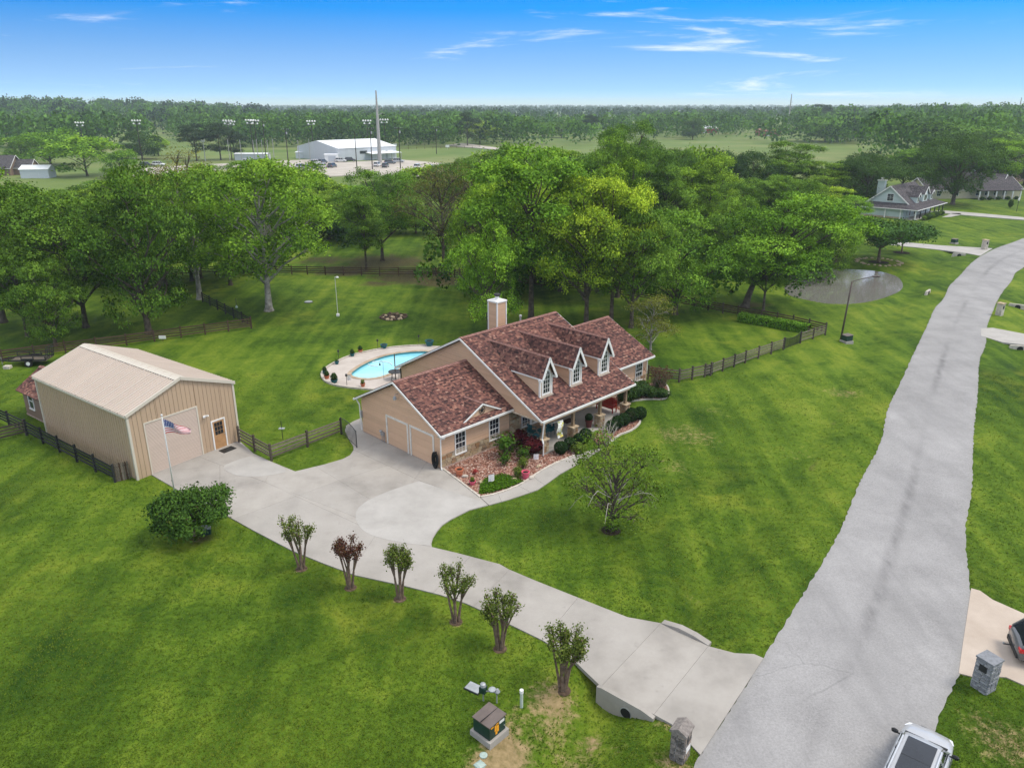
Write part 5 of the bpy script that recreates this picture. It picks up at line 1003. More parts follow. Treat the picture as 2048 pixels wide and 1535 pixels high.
kb = thing('pool_bed_kerb', 'white kerb edging the stone bed round the pool terrace', 'kerb', (*ed[0], 0))
for a, b in zip(ed[:-1], ed[1:]): MB().bar((a[0] - ed[0][0], a[1] - ed[0][1], .07), (b[0] - ed[0][0], b[1] - ed[0][1], .07), .16, .16).build('kerb_stone', 'rock_pale', kb)

# ------------------------------------------------------------------ flower beds
def bed(label, poly, z=.05, mat='mulch'):
    o = tag(MB().prism(poly, -.05, z).build('flower_bed', mat), label, 'flower bed', kind='structure'); g = np.random.default_rng(int(abs(area(poly)) * 100)); xs = [p[0] for p in poly]; ys = [p[1] for p in poly]; n = int(abs(area(poly)) * 70); X = g.uniform(min(xs), max(xs), n * 2); Y = g.uniform(min(ys), max(ys), n * 2); k = inside(poly, X, Y); X, Y = X[k], Y[k]; n = len(X)
    s = g.uniform(.025, .065, n); V = []; 
    base = np.array([(-1, -.7, 0), (1, -.8, 0), (.9, .8, 0), (-.8, .9, 0), (-.5, -.4, .9), (.5, -.4, 1), (.45, .5, .9), (-.5, .45, 1)]); an = g.uniform(0, 6.28, n); c, s_ = np.cos(an), np.sin(an)
    B = base[None] * s[:, None, None] * np.array([1, 1, .7]); V = np.stack([B[..., 0] * c[:, None] - B[..., 1] * s_[:, None] + X[:, None], B[..., 0] * s_[:, None] + B[..., 1] * c[:, None] + Y[:, None], B[..., 2] + z], -1).reshape(-1, 3)
    Q = (np.arange(n)[:, None, None] * 8 + np.array([(4, 5, 6, 7), (0, 1, 5, 4), (1, 2, 6, 5), (2, 3, 7, 6), (3, 0, 4, 7)])[None]).reshape(-1, 4); me = np_mesh('gravel', V, Q, ['bed_stone'], point_attr={'tone': np.repeat(g.random(n), 8)}); me.polygons.foreach_set('use_smooth', np.zeros(len(Q), bool)); gr = inst('gravel', me, o); gr['kind'] = 'stuff'; return o
m = NT('bed_stone'); m.set(m.ramp(m.attr('tone'), [(0, (.09, .04, .03)), (.35, (.24, .11, .08)), (.6, (.36, .19, .14)), (.85, (.50, .36, .29)), (1, (.6, .5, .43))]), .9, .15)
BEDP = BED + [HP(9.6, -3.42), HP(6.36, -3.42), HP(6.36, -.06), HP(0.05, -.1)]
bed('reddish stone flower bed between the garage front and the footpath', BEDP)
BED2 = [HP(12.2, -3.4), HP(16.5, -3.4), HP(16.5, -3.0)] + gps([(1258, 822), (1268, 826), (1279, 838), (1281, 846), (1270, 857), (1255, 865), (1238, 870), (1222, 884), (1205, 893), (1188, 882)]); bed('reddish stone bed along the right half of the porch', BED2)
BED3 = [HP(16.45, -.1), HP(23.0, -.1)] + gps([(1312, 765), (1330, 768), (1338, 778), (1336, 795), (1322, 800), (1300, 798), (1270, 800), (1255, 806)]) + [HP(16.5, -3.0)]; bed('stone bed in front of the right wing with shrubs', BED3)
def kerbline(label, pts, w=.13, h=.11, mat='rock_pale'):
    P = chaikin(pts, 2); P = resample(P, .5); k = thing('bed_kerb', label, 'kerb', (*P[0], 0))
    for a, b in zip(P[:-1], P[1:]):
        if math.hypot(b[0] - a[0], b[1] - a[1]) < .05: continue
        MB().bar((a[0] - P[0][0], a[1] - P[0][1], h / 2), (b[0] - P[0][0], b[1] - P[0][1], h / 2), w, h + random.uniform(-.01, .015)).build('kerb_stone', mat, k)
kerbline('pale kerb between the flower bed and the driveway', gps([(886, 938.5), (923, 966), (960, 995)])); kerbline('pale kerb between the flower bed and the footpath', gps([(961, 995), (985, 990.7), (1010, 983), (1042, 970), (1075, 947), (1104, 930), (1150, 911.5)]))
kerbline('pale kerb round the bed of clipped bushes', gps([(1205, 893), (1222, 884), (1238, 870), (1255, 865), (1270, 857), (1281, 846), (1279, 838), (1268, 826)])); kerbline('white kerb round the bed at the right wing', gps([(1262, 803), (1300, 798), (1322, 800), (1336, 795), (1338, 778), (1330, 768)]))
GCP = gps([(958, 990), (985, 987), (1015, 978), (1047, 965), (1030, 958), (1005, 951), (985, 955), (968, 962), (960, 975)]); g = np.random.default_rng(31); X = g.uniform(-1.5, 3.5, 16000) ; xs = [p[0] for p in GCP]; ys = [p[1] for p in GCP]; X = g.uniform(min(xs), max(xs), 9000); Y = g.uniform(min(ys), max(ys), 9000); k = inside(GCP, X, Y); P = np.stack([X[k], Y[k], .06 + g.uniform(0, .16, k.sum())], 1); nn = np.tile(np.array([0, 0, 1.]), (len(P), 1)) + g.normal(0, .35, (len(P), 3)); nn /= np.linalg.norm(nn, axis=1, keepdims=True)
gc = inst('ground_cover', leaves('ground_cover', P, g.uniform(.06, .14, len(P)), nn, g.normal(.5, .2, len(P)), 'blade', g), color=(1.1, 1.5, 1, 1)); tag(gc, 'bright green ground cover at the tip of the flower bed', 'ground cover', kind='stuff')

# shrubs
SM = {}
def shrub(kind, label, x, y, sx, sz, z=.05, group=None, name='shrub', color=(1, 1, 1, 1)):
    if kind not in SM:
        SM[kind] = {'box': lambda: shrub_mesh('foliage', 51, .5, .5, .5, 2600, .085, 'leaf_box', .22), 'box2': lambda: shrub_mesh('foliage', 52, .5, .5, .5, 2600, .09, 'leaf_box', .26), 'red': lambda: shrub_mesh('foliage', 53, .5, .5, .5, 1900, .11, 'leaf_red', .5, lumps=12), 'rose': lambda: shrub_mesh('foliage', 54, .5, .5, .5, 520, .10, 'leaf', .85, lumps=9), 'lime': lambda: shrub_mesh('foliage', 55, .5, .5, .5, 900, .10, 'leaf_lime', .6, lumps=9), 'dark': lambda: shrub_mesh('foliage', 56, .5, .5, .5, 1500, .11, 'leaf_dark', .55, lumps=11), 'petal': lambda: shrub_mesh('foliage', 57, .5, .5, .5, 260, .12, 'petal_red', .7)}[kind]()
    if 'stem_' + kind not in SM:
        rn = random.Random(kind); m = MB()
        for i in range(9): an = i * .7; e = Vector((math.cos(an) * .34, math.sin(an) * .34, .55 + rn.random() * .2)); m.tube([(0, 0, -.05), e * .5 + Vector((0, 0, .05)), e], [.03, .02, .008], 4)
        SM['stem_' + kind] = m.mesh('stems', 'bark_myrtle')
    o = thing(name, label, 'shrub', (x, y, z), random.uniform(0, 6), group); inst('foliage', SM[kind], o, scale=(sx, sx, sz), color=color); inst('stems', SM['stem_' + kind], o, scale=(sx, sx, sz)); return o
for k, (x, y, s, lab) in enumerate([(7.3, -4.05, 1.15, 'clipped dark ball bush nearest the downspout column'), (8.3, -4.0, 1.1, 'clipped dark ball bush second from the downspout column'), (9.25, -4.1, 1.15, 'dark bush with loose twigs third from the downspout column'), (10.2, -3.85, 1.15, 'clipped dark bush by the footpath entrance to the porch')]): shrub('box' if k % 2 else 'box2', lab, *HP(x, y), s * .84, s * .8, group='clipped bushes along the porch', name='ball_bush')
for k, (x, y, s, lab) in enumerate([(12.75, -4.2, 1.1, 'clipped ball bush behind the pale bare twigs'), (13.5, -4.15, 1.25, 'clipped ball bush second from the pale bare twigs'), (14.35, -4.15, 1.2, 'clipped ball bush third from the pale bare twigs'), (15.35, -4.1, 1.35, 'largest clipped ball bush beside the last porch column'), (16.2, -4.3, 1.25, 'clipped ball bush at the far end of the porch bed')]): shrub('box' if k % 2 else 'box2', lab, *HP(x, y), s * .8, s * .82, group='clipped bushes along the porch', name='ball_bush')
shrub('red', 'dark red leaved bush beside the porch column', *HP(5.75, -2.75), 1.65, 1.35, name='red_bush'); shrub('red', 'smaller dark red bush behind the first, by the porch chairs', *HP(6.05, -1.35), 1.25, 1.35, name='red_bush')
for i, (x, y, s, sz, lab) in enumerate([(4.3, -1.75, 2.2, 1.9, 'leggy green rose bush in the middle of the flower bed'), (3.3, -2.6, 1.1, 1.0, 'low rose bush in front of the leggy one'), (4.7, -3.0, 1.3, 1.2, 'light green bush right of the leggy rose bush')]): shrub('rose', lab, *HP(x, y), s, sz, name='rose_bush', color=(.62, .72, .7, 1))
shrub('lime', 'yellow green clump near the footpath beside the pink pot', *gp(1036, 955), .75, .8, name='lily_clump'); shrub('lime', 'yellow green clump further up the flower bed', *gp(1045, 938), .8, .9, name='lily_clump'); shrub('lime', 'low golden bush at the foot of the porch by the footpath', *gp(1158, 906), 1.3, .75, name='golden_bush'); shrub('petal', 'red flowering plant in the stone bed near the pots', *gp(950, 949), .5, .4, name='flowering_plant')
for i, (px, py, s, sz, lab) in enumerate([(1250, 806, 1.9, 1.7, 'dark leafy shrub behind the last porch column'), (1268, 797, 1.8, 1.5, 'dark leafy shrub second from the last porch column'), (1284, 793, 1.7, 1.4, 'dark leafy shrub in the middle of the right wing bed'), (1300, 795, 1.5, 1.0, 'low dark shrub in the right wing bed'), (1322, 795, 1.6, .8, 'low green shrub at the kerb of the right wing bed'), (1318, 775, 1.3, .9, 'green shrub below the bare myrtles at the right wing')]): shrub('dark', lab, *gp(px, py), s, sz, name='leafy_shrub')
def twigs(label, x, y, n, h, spread, mat, name='bare_shrub', leaf=None, z=.05, seed=1):
    rn = random.Random(seed); o = thing(name, label, 'shrub', (x, y, z)); m = MB(); tips = []
    for i in range(n):
        an = rn.uniform(0, 6.28); r_ = spread * rn.uniform(.4, 1); e = Vector((math.cos(an) * r_, math.sin(an) * r_, h * rn.uniform(.7, 1))); md = e * .5 + Vector((rn.uniform(-.1, .1), rn.uniform(-.1, .1), .1)); m.tube([(rn.uniform(-.1, .1), rn.uniform(-.1, .1), -.05), md, e], [.03, .02, .009], 5)
        for k in range(3): t = md.lerp(e, rn.random()) ; q = t + Vector((rn.uniform(-.3, .3), rn.uniform(-.3, .3), rn.uniform(.1, .4))); m.tube([t, q], [.012, .006], 4); tips.append(q)
        tips.append(e)
    m.build('stems', mat, o)
    if leaf:
        g = np.random.default_rng(seed); P = np.repeat(np.array([list(t) for t in tips]), 9, 0) + g.normal(0, .07, (len(tips) * 9, 3)); inst('foliage', leaves('foliage', P, g.uniform(.06, .13, len(P)), unit_dirs(len(P), g), g.random(len(P)), leaf, g), o)
    return o
twigs('pale bare twiggy shrub where the footpath meets the porch', *gp(1213, 890), 16, 1.7, .8, 'twig_pale', seed=3)
twigs('bare crape myrtle with bronze tips in the right wing bed', *gp(1302, 786), 12, 2.2, .7, 'bark_myrtle', leaf='leaf_bronze', seed=4); twigs('wide brown twiggy myrtle at the end of the right wing bed', *gp(1322, 782), 20, 1.9, .95, 'bark_myrtle', leaf='leaf_bronze', seed=5)

# ------------------------------------------------------------------ trees and bushes of the front lawn
def myrtle(seed, px, py, topy, wpx, label, leaf, dens=1.0):
    rn = random.Random(seed); g = np.random.default_rng(seed); X, Y = gp(px, py); h = zat(Y, topy); w = wpx * math.hypot(Y, CAM_H) / FOC; o = thing('crape_myrtle', label, 'tree', (X, Y, gz(X, Y)), 0, 'pollarded crape myrtles along the driveway'); m = MB(); P = []
    nst = rn.randint(4, 6)
    for s in range(nst):
        an = 6.28 * s / nst + rn.uniform(-.3, .3); b = Vector((math.cos(an) * .09, math.sin(an) * .09, -.1)); k1 = Vector((math.cos(an) * w * .16, math.sin(an) * w * .16, h * rn.uniform(.34, .48))); m.tube([b, b.lerp(k1, .5) + Vector((0, 0, .05)), k1], [.085, .062, .052], 6)
        for q in range(rn.randint(3, 5)):
            a2 = an + rn.uniform(-.8, .8); r_ = w * rn.uniform(.24, .5); e = Vector((math.cos(a2) * r_, math.sin(a2) * r_, h * rn.uniform(.78, .97))); md = k1.lerp(e, .5) + Vector((0, 0, .06)); m.tube([k1, md, e], [.042, .034, .03], 5); m.lathe([(.02, -.05), (.05, 0), (.03, .05)], 6, tuple(e))
            for t in (1.0, 1.0, .9, .8, .65):
                if rn.random() < dens: c = md.lerp(e, (t - .5) * 2) if t > .5 else e; P.append((*(c + Vector((rn.gauss(0, .05), rn.gauss(0, .05), rn.uniform(.0, .12)))),))
    m.build('trunk', 'bark_myrtle', o); P = np.repeat(np.array(P), 30, 0); P = P + g.normal(0, .105, P.shape); d = unit_dirs(len(P), g) * .6 + np.array([0, 0, .6]); d /= np.linalg.norm(d, axis=1, keepdims=True); inst('crown', leaves('crown', P, g.uniform(.06, .13, len(P)), d, g.normal(.55, .22, len(P)), leaf, g), o); MB().lathe([(.34, -.03), (.30, .02), (.12, .05)], 12).build('root_collar', 'fire_stone', o); return o
for a in [(1, 603, 1137, 1041, 72, 'crape myrtle nearest the workshop, with open knobbly branches', 'leaf_myrtle', .7), (2, 701, 1175, 1085, 60, 'crape myrtle with reddish bronze leaf tips, second from the workshop', 'leaf_bronze', .9), (3, 800, 1197, 1098, 50, 'narrow crape myrtle, third from the workshop', 'leaf_myrtle', 1.0), (4, 912, 1243, 1141, 72, 'crape myrtle with a wide fan of stems, fourth from the workshop', 'leaf_myrtle', .9), (5, 1000, 1297, 1196, 70, 'crape myrtle second nearest the road, by the driveway edge', 'leaf_myrtle', .9), (6, 1126, 1372, 1263, 82, 'fullest crape myrtle, nearest the culvert and road', 'leaf_myrtle', 1.3)]: myrtle(*a)
X, Y = gp(388, 1070); T['bush'] = [make_tree(210, 2.75, 3.9, .18, 17, 44, 16, .15, 'leaf_dark', 'bark_myrtle', .20, .09, shape='flat', spread=1.0, sig=.17)]
o = thing('flagpole_bush', 'large rounded evergreen bush at the foot of the flagpole', 'shrub', (X, Y, 0)); inst('trunk', T['bush'][0][0], o); inst('crown', T['bush'][0][1], o, color=(1.25, 1.35, .9, 1))
T['lawn'] = [make_tree(222, 5.6, 6.0, .16, 28, 22, 10, .13, 'leaf_lime', 'bark', .155, .12, sub=8, sig=.24, lean=(.8, .4), shape='flat', spread=.8)]
X, Y = gp(1222, 1060); o = thing('lawn_tree', 'thin spreading tree with lime leaves alone on the front lawn', 'tree', (X, Y, 0), .4); inst('trunk', T['lawn'][0][0], o); inst('crown', T['lawn'][0][1], o, color=(.85, 1.0, .7, 1)); shm = shrub_mesh('sprouts', 61, .55, .55, .5, 420, .11, 'leaf', .8, zc=.35); inst('sprouts', shm, o); MB().lathe([(.6, -.02), (.5, .03), (.2, .06)], 14).build('soil_ring', 'dark_soil', o)
rn = random.Random(8); m = MB()
for i in range(11):
    an = rn.uniform(0, 6.28); b = Vector((math.cos(an) * .3, math.sin(an) * .3, rn.uniform(1.2, 2.6))); md = b + Vector((math.cos(an) * 1.3, math.sin(an) * 1.3, rn.uniform(.5, 1.0))); e = md + Vector((math.cos(an) * .9, math.sin(an) * .9, -rn.uniform(.3, 1.2))); m.tube([b, md, md.lerp(e, .5) + Vector((0, 0, .15)), e], [.03, .022, .016, .008], 4)
m.build('drooping_branches', 'twig_pale', o)
# ------------------------------------------------------------------ small things round the house and yard
def at(name, label, cat, px, py, rz=0, group=None, z=None): x, y = gp(px, py); return thing(name, label, cat, (x, y, gz(x, y) if z is None else z), rz, group)
# flagpole and flag
fp = at('flagpole', 'white flagpole standing beside the round evergreen bush', 'flagpole', 351, 995); MB().tube([(0, 0, 0), (0, 0, 5.4)], [.045, .03], 10).build('pole', 'silver_pole', fp, smooth=True); MB().lathe([(.0, 0), (.06, .04), (.07, .08), (.03, .14)], 10, (0, 0, 5.38)).build('finial', 'silver_pole', fp); MB().tube([(.04, 0, 5.2), (.04, 0, 1.2)], .006, 4).build('halyard', 'white', fp); MB().box(-.03, .03, -.09, -.03, 1.15, 1.3).build('cleat', 'steel', fp)
NU, NV = 26, 14; vs = []; uv = []
for i in range(NU + 1):
    for j in range(NV + 1):
        u, v = i / NU, j / NV; drop = .78 * u ** 1.1; x = .05 + 1.42 * u * (.96 + .04 * v); y = .16 * math.sin(u * 7.5 + v * 1.2) * u ** .7 + .05 * math.sin(v * 6 + u * 3) * u; z = -.92 * (1 - v) * (1 - .66 * u ** .8) - drop; vs.append((x, y, z)); uv.append((u, v))
fs = [(i * (NV + 1) + j, (i + 1) * (NV + 1) + j, (i + 1) * (NV + 1) + j + 1, i * (NV + 1) + j + 1) for i in range(NU) for j in range(NV)]
me = MB().add(vs, fs).mesh('flag', 'flag_cloth', True); ul = me.uv_layers.new(name='UVMap')
for l in me.loops: ul.data[l.index].uv = uv[l.vertex_index]
x, y = gp(351, 995); tag(inst('flag', me, None, (x, y, 5.2), (0, 0, R(8))), 'star and stripe flag with blue canton flying from the flagpole', 'flag')
# black coil against the garage corner
cl = thing('hose_coil', 'black coiled hose leaning against the garage corner by the downspout', 'hose', (*HP(-.22, .3), .05), HYAW)
for k in range(6): MB().tube([((k % 3) * .05 - .05, .30 * (1 - .13 * k) * math.cos(a * .314), .62 + .58 * (1 - .09 * k) * math.sin(a * .314)) for a in range(21)], .035, 6).build('hose_loop', 'rubber', cl)
bars('hanger', 'iron', cl, [((.08, 0, .1), (.08, 0, 1.2), .06, .06)])
# porch furniture
def chair(label, x, y, rz):
    c = thing('wicker_chair', label, 'chair', (*HP(x, y), .12), HYAW + rz, 'teal chairs on the porch'); MB().box(-.27, .27, -.25, .27, .38, .44).build('seat', 'teal', c, bevel=.02)
    b = MB()
    for i in range(9):
        a0, a1 = R(200 + i * 15.5), R(200 + (i + 1) * 15.5); hh = lambda a: .95 - .22 * abs(math.cos(a)); 
        b.add([(.33 * math.cos(-a0), -.3 * math.sin(a0) * -1 * -1, .4), (.33 * math.cos(-a1), -.3 * math.sin(a1), .4), (.36 * math.cos(-a1), -.34 * math.sin(a1), hh(a1)), (.36 * math.cos(-a0), -.34 * math.sin(a0), hh(a0))], [(0, 1, 2, 3)] if i not in (4,) else [])
    b.box(-.12, .12, .29, .33, .42, .58).box(-.12, .12, .30, .34, .8, .95); b.build('backrest', 'teal', c)
    for sx in (-1, 1):
        MB().bar((sx * .31, -.26, .62), (sx * .31, .25, .64), .06, .035).build('armrest', 'teal', c)
        for sy in (-1, 1): MB().tube([(sx * .26, sy * .24, .0), (sx * .25, sy * .22, .4)], .02, 6).build('leg', 'teal', c)
    return c
chair('teal wicker chair nearest the camera at the porch table', 7.1, -1.75, R(150)); chair('teal chair at the back of the porch near the window', 7.9, -.75, R(20)); chair('teal chair at the far side of the porch table', 9.0, -1.5, R(-80))
tb = thing('porch_table', 'small round teal table with a flower vase on the porch', 'table', (*HP(8.15, -1.65), .12), HYAW); MB().lathe([(.42, 0), (.45, .02), (.42, .04)], 18, (0, 0, .66)).build('table_top', 'teal', tb, smooth=False)
for k in range(4): a = R(45 + 90 * k); MB().tube([(.34 * math.cos(a), .34 * math.sin(a), 0), (.22 * math.cos(a), .22 * math.sin(a), .66)], .02, 6).build('leg', 'teal', tb)
vz = thing('flower_vase', 'vase of pale dried flowers on the porch table', 'vase', (*HP(8.15, -1.65), .82), 0); MB().lathe([(.05, 0), (.09, .08), (.05, .2), (.07, .24)], 10).build('vase', 'pale_green', vz); inst('flowers', shrub_mesh('flowers', 71, .24, .24, .2, 160, .08, 'leaf_sparse', .8, zc=.4), vz, color=(1.6, 1.3, 1.6, 1))
bn = thing('red_bench', 'red painted wooden bench at the far end of the porch', 'bench', (*HP(15.75, -1.45), .12), HYAW + R(-90)); W_ = 1.55
for k in range(4): MB().box(-W_ / 2, W_ / 2, -.3 + k * .12, -.195 + k * .12, .42, .45).build('seat_slat', 'red_paint', bn)
for k in range(10): xx = -W_ / 2 + W_ * (k + .5) / 10; MB().box(xx - .065, xx + .065, .18, .21, .45, .92 + .24 * math.sin(math.pi * (k + .5) / 10)).build('back_slat', 'red_paint', bn)
for sx in (-1, 1):
    MB().box(sx * W_ / 2 - .05, sx * W_ / 2 + .05, -.34, .22, .64, .69).build('armrest', 'red_paint', bn)
    for yy in (-.3, .17): MB().box(sx * W_ / 2 - .035, sx * W_ / 2 + .035, yy - .035, yy + .035, 0, .64).build('leg', 'red_paint', bn)
MB().box(-W_ / 2, W_ / 2, -.3, -.27, .33, .42).build('apron', 'red_paint', bn)
tag(MB().box(-.5, .5, -.3, .3, .0, .025).build('doormat', 'doormat', None, loc=(*HP(11.95, -.75), .12), rot=(0, 0, HYAW)), 'brown doormat on the porch before the front door', 'doormat'); x, y = SP(6.1, -.72); tag(MB().box(-.5, .5, -.32, .32, 0, .025).build('doormat', 'black_plastic', None, loc=(x, y, .058), rot=(0, 0, SYAW)), 'black doormat on the concrete before the workshop side door', 'doormat')
def pot(label, x, y, r, h, mat, plant=None, z=.05, col=(1, 1, 1, 1), name='flower_pot', ps=1.0):
    o = thing(name, label, 'flower pot', (x, y, z)); MB().lathe([(r * .68, 0), (r * .95, h * .8), (r * 1.08, h * .82), (r * 1.08, h), (r * .92, h), (r * .88, h * .88)], 14).build('pot', mat, o); MB().lathe([(r * .9, 0), (r * .5, .02)], 12, (0, 0, h * .86)).build('soil', 'dark_soil', o)
    if plant: 
        if plant not in SM: shrub(plant, 'x', 0, 0, 1, 1); bpy.data.objects.remove([q for q in COL.objects if q.get('label') == 'x'][0])
        inst('plant', SM[plant], o, (0, 0, h * .8), scale=(r * 2.2 * ps, r * 2.2 * ps, r * 2.2 * ps), color=col)
    return o
pot('tall terracotta pot at the left of the stone flower bed', *gp(919, 951), .27, .46, 'terracotta'); pot('bright pink pot at the footpath edge of the flower bed', *gp(1051, 957), .26, .48, 'pink_pot'); pot('low pink pot with a green plant near the driveway corner', *gp(945, 970), .2, .26, 'pink_pot', 'lime', ps=.8); pot('small red pot in the right wing bed', *gp(1315, 789), .26, .4, 'red_pot')
pot('tall dark planter with greenery behind the third porch column', *HP(12.1, -2.6), .27, .62, 'maroon_pot', 'box', .12); pot('black jar standing beside the second porch column', *HP(10.15, -2.75), .16, .8, 'black_plastic', None, .12, name='jar')
for k, (px, py, dx) in enumerate(((1029, 961, 0), (1062, 957, 0), (962, 967, 0), (930, 955, 0), (1078, 935, 0))):
    o = MB().lathe([(.2, 0), (.24, .08), (.17, .16), (.05, .19)], 9).build('bed_rock', ('tan_stone', 'rock_pale')[k % 2], None, loc=(*gp(px, py), .04), rot=(.2 * k, .1, k), scale=(1, .7, .9)); tag(o, ['pale flat rock by the ground cover', 'tan rock right of the bright pink pot', 'pale rock at the driveway side of the ground cover', 'tan rock between the terracotta pot and red flowers', 'pale rock near the far clump of lilies'][k], 'rock')
def garden_flag(label, px, py, h, w, mat, rz, fh=.5):
    o = at('garden_flag', label, 'flag', px, py, rz, z=.05); MB().tube([(0, 0, 0), (0, 0, h), (w + .05, 0, h)], .012, 5).build('stand', 'iron', o); m = MB(); n = 6
    for i in range(n): m.add([(.04 + w * i / n, .02 * math.sin(i), h - .02), (.04 + w * (i + 1) / n, .02 * math.sin(i + 1), h - .02), (.04 + w * (i + 1) / n, .03 * math.sin(i + 2), h - fh), (.04 + w * i / n, .03 * math.sin(i + 1), h - fh)], [(0, 1, 2, 3)])
    m.build('cloth', mat, o); return o
garden_flag('small white garden flag standing in the green ground cover', 976, 972, .75, .4, 'white_cloth', R(25)); garden_flag('small white and violet garden flag by the red bush', 1066, 925, .6, .34, 'white_cloth', R(10), .42); garden_flag('small decorated flag in the lawn beside the pool terrace', 694, 768, .8, .35, 'white_cloth', 0)
bnr = thing('porch_banner', 'cream banner with green and yellow print hanging from the porch beam', 'banner', (*HP(7.6, -3.25), 0), HYAW); MB().tube([(-.5, .1, 2.05), (.15, -.45, 2.3)], .015, 5).build('staff', 'silver_pole', bnr); m = MB(); n = 8
for i in range(n): z0, z1 = 2.2 - 1.25 * i / n, 2.2 - 1.25 * (i + 1) / n; m.add([(-.12 + .05 * math.sin(i), -.3, z0), (.38 + .05 * math.sin(i), -.35, z0 + .05), (.38 + .05 * math.sin(i + 1), -.35 - .05 * math.sin(i), z1 + .05), (-.12 + .05 * math.sin(i + 1), -.3 - .05 * math.sin(i), z1)], [(0, 1, 2, 3)])
m.build('cloth', 'banner_cloth', bnr)
# pool side: pots, torches, umbrella table
names = ['small agave pot at the left tip of the pool bed', 'teal pot with succulents at the left tip of the pool bed', 'bushy potted plant at the front left of the pool bed', 'little potted plant at the front of the pool bed', 'dark potted plant on the far curve of the pool bed', 'potted fern further along the far pool curve', 'small potted shrub on the far left pool curve']
for k, (px, py, s, pl_) in enumerate([(650, 748, .2, 'dark'), (654, 758, .24, 'dark'), (669, 766, .3, 'dark'), (726, 774, .2, 'lime'), (705, 713, .22, 'dark'), (721, 706, .22, 'dark'), (674, 729, .2, 'rose')]): pot(names[k], *gp(px, py), s, .3, 'terracotta' if k % 2 else 'teal', pl_, ps=1.0)
pot('round teal urn on the far side of the pool terrace', *gp(859, 692), .42, .55, 'teal'); pot('pale blue urn on the far side of the pool terrace', *gp(768, 697), .34, .4, 'teal')
tn = ['garden torch at the near rim of the pool bed', 'garden torch at the left far rim of the pool bed', 'garden torch at the middle far rim of the pool bed', 'garden torch at the right far rim of the pool bed']
for k, (px, py) in enumerate(((694, 772), (678, 722), (756, 700), (838, 691))): o = at('garden_torch', tn[k], 'torch', px, py, 0, 'garden torches round the pool'); MB().tube([(0, 0, 0), (0, 0, .9)], .02, 6).build('stake', 'iron', o); MB().lathe([(.05, 0), (.1, .05), (.08, .2), (.02, .26)], 8, (0, 0, .88)).build('lantern', 'iron', o)
ut = thing('umbrella_table', 'dark round patio table with a closed umbrella pole behind the garage ridge', 'table', (*HP(8.6, 16.2), .06)); MB().lathe([(.6, 0), (.62, .02), (.6, .05)], 20, (0, 0, .7)).build('table_top', 'iron', ut); MB().tube([(0, 0, 0), (0, 0, 2.35)], .045, 8).build('umbrella_pole', 'lamp_metal', ut)
for k in range(4): a = R(45 + 90 * k); MB().tube([(.45 * math.cos(a), .45 * math.sin(a), 0), (.4 * math.cos(a), .4 * math.sin(a), .7)], .022, 6).build('leg', 'iron', ut)
o = at('shepherd_hook', 'thin hook stand with a hanging lantern beside the pool', 'hook', 768, 760); MB().tube([(0, 0, 0), (0, 0, 1.6), (-.08, 0, 1.75), (-.25, 0, 1.72), (-.28, 0, 1.6)], .012, 5).build('stand', 'iron', o); MB().lathe([(.06, 0), (.08, .1), (.03, .2)], 8, (-.28, 0, 1.36)).build('lantern', 'black_plastic', o)
# back lawn
o = at('fire_pit', 'ring of brown stones round a dark hollow on the back lawn', 'fire pit', 787, 634); MB().lathe([(1.55, -.02), (1.4, .05), (.2, .07)], 22).build('ash_bed', 'dark_soil', o)
for k in range(46):
    a = k * .55; r_ = 1.45 if k < 24 else random.uniform(.3, 1.2); s = random.uniform(.14, .27); MB().lathe([(s * .9, 0), (s, s * .5), (s * .55, s * .85), (.02, s * .9)], 7).build('stone', random.choice(['fire_stone', 'fire_stone', 'fire_stone', 'fire_stone', 'tan_stone']), o, loc=(r_ * math.cos(a), r_ * math.sin(a), .03), rot=(0, 0, k), scale=(1, random.uniform(.6, 1), 1))
o = at('yard_lamp', 'slim white yard lamp post with curved head on the back lawn', 'lamp', 676, 632); MB().tube([(0, 0, 0), (0, 0, 4.35), (-.05, 0, 4.5), (.15, 0, 4.55)], [.035, .03, .025, .025], 8).build('post', 'silver_pole', o); MB().lathe([(.05, .12), (.16, .05), (.2, -.04), (.05, -.08)], 10, (.25, 0, 4.48)).build('lamp_head', 'silver_pole', o); MB().box(-.16, .16, -.14, .14, 0, .3).build('base_box', 'white', o, bevel=.03)
o = at('bird_feeder', 'dark feeder pole with a hanging tray beside the fence corner', 'bird feeder', 476, 636); MB().tube([(0, 0, 0), (0, 0, 2.3)], .03, 6).build('pole', 'iron', o); MB().lathe([(.12, 0), (.16, .05), (.06, .25), (.02, .3)], 10, (0, 0, 1.2)).build('feeder', 'pale_green', o)
o = at('bird_feeder', 'dark pole with a white tray in the lawn behind the short fence', 'bird feeder', 566, 880); MB().tube([(0, 0, 0), (0, 0, 1.5)], .025, 6).build('pole', 'iron', o); MB().box(-.2, .2, -.14, .14, .9, .94).build('tray', 'lid_grey', o)
o = at('well_cap', 'flat pale disc with dark rim in the back lawn', 'well cap', 617, 604); MB().lathe([(.45, 0), (.48, .1), (.3, .16), (.05, .17)], 16).build('cap', 'lid_grey', o); MB().lathe([(.55, 0), (.52, .05)], 16).build('rim', 'black_plastic', o)
o = at('fence_sign', 'white board hanging low on the brown back fence', 'sign', 326, 683); MB().box(-.35, .35, -.03, .03, .3, .62).build('board', 'white', o); MB().tube([(0, 0.02, 0), (0, 0.02, .5)], .025, 5).build('stake', 'fence_brown', o)
o = at('salt_block', 'pale block on the lawn in front of the trailer', 'block', 16, 737); MB().box(-.3, .3, -.25, .25, 0, .3).build('block', 'rock_pale', o, bevel=.06)
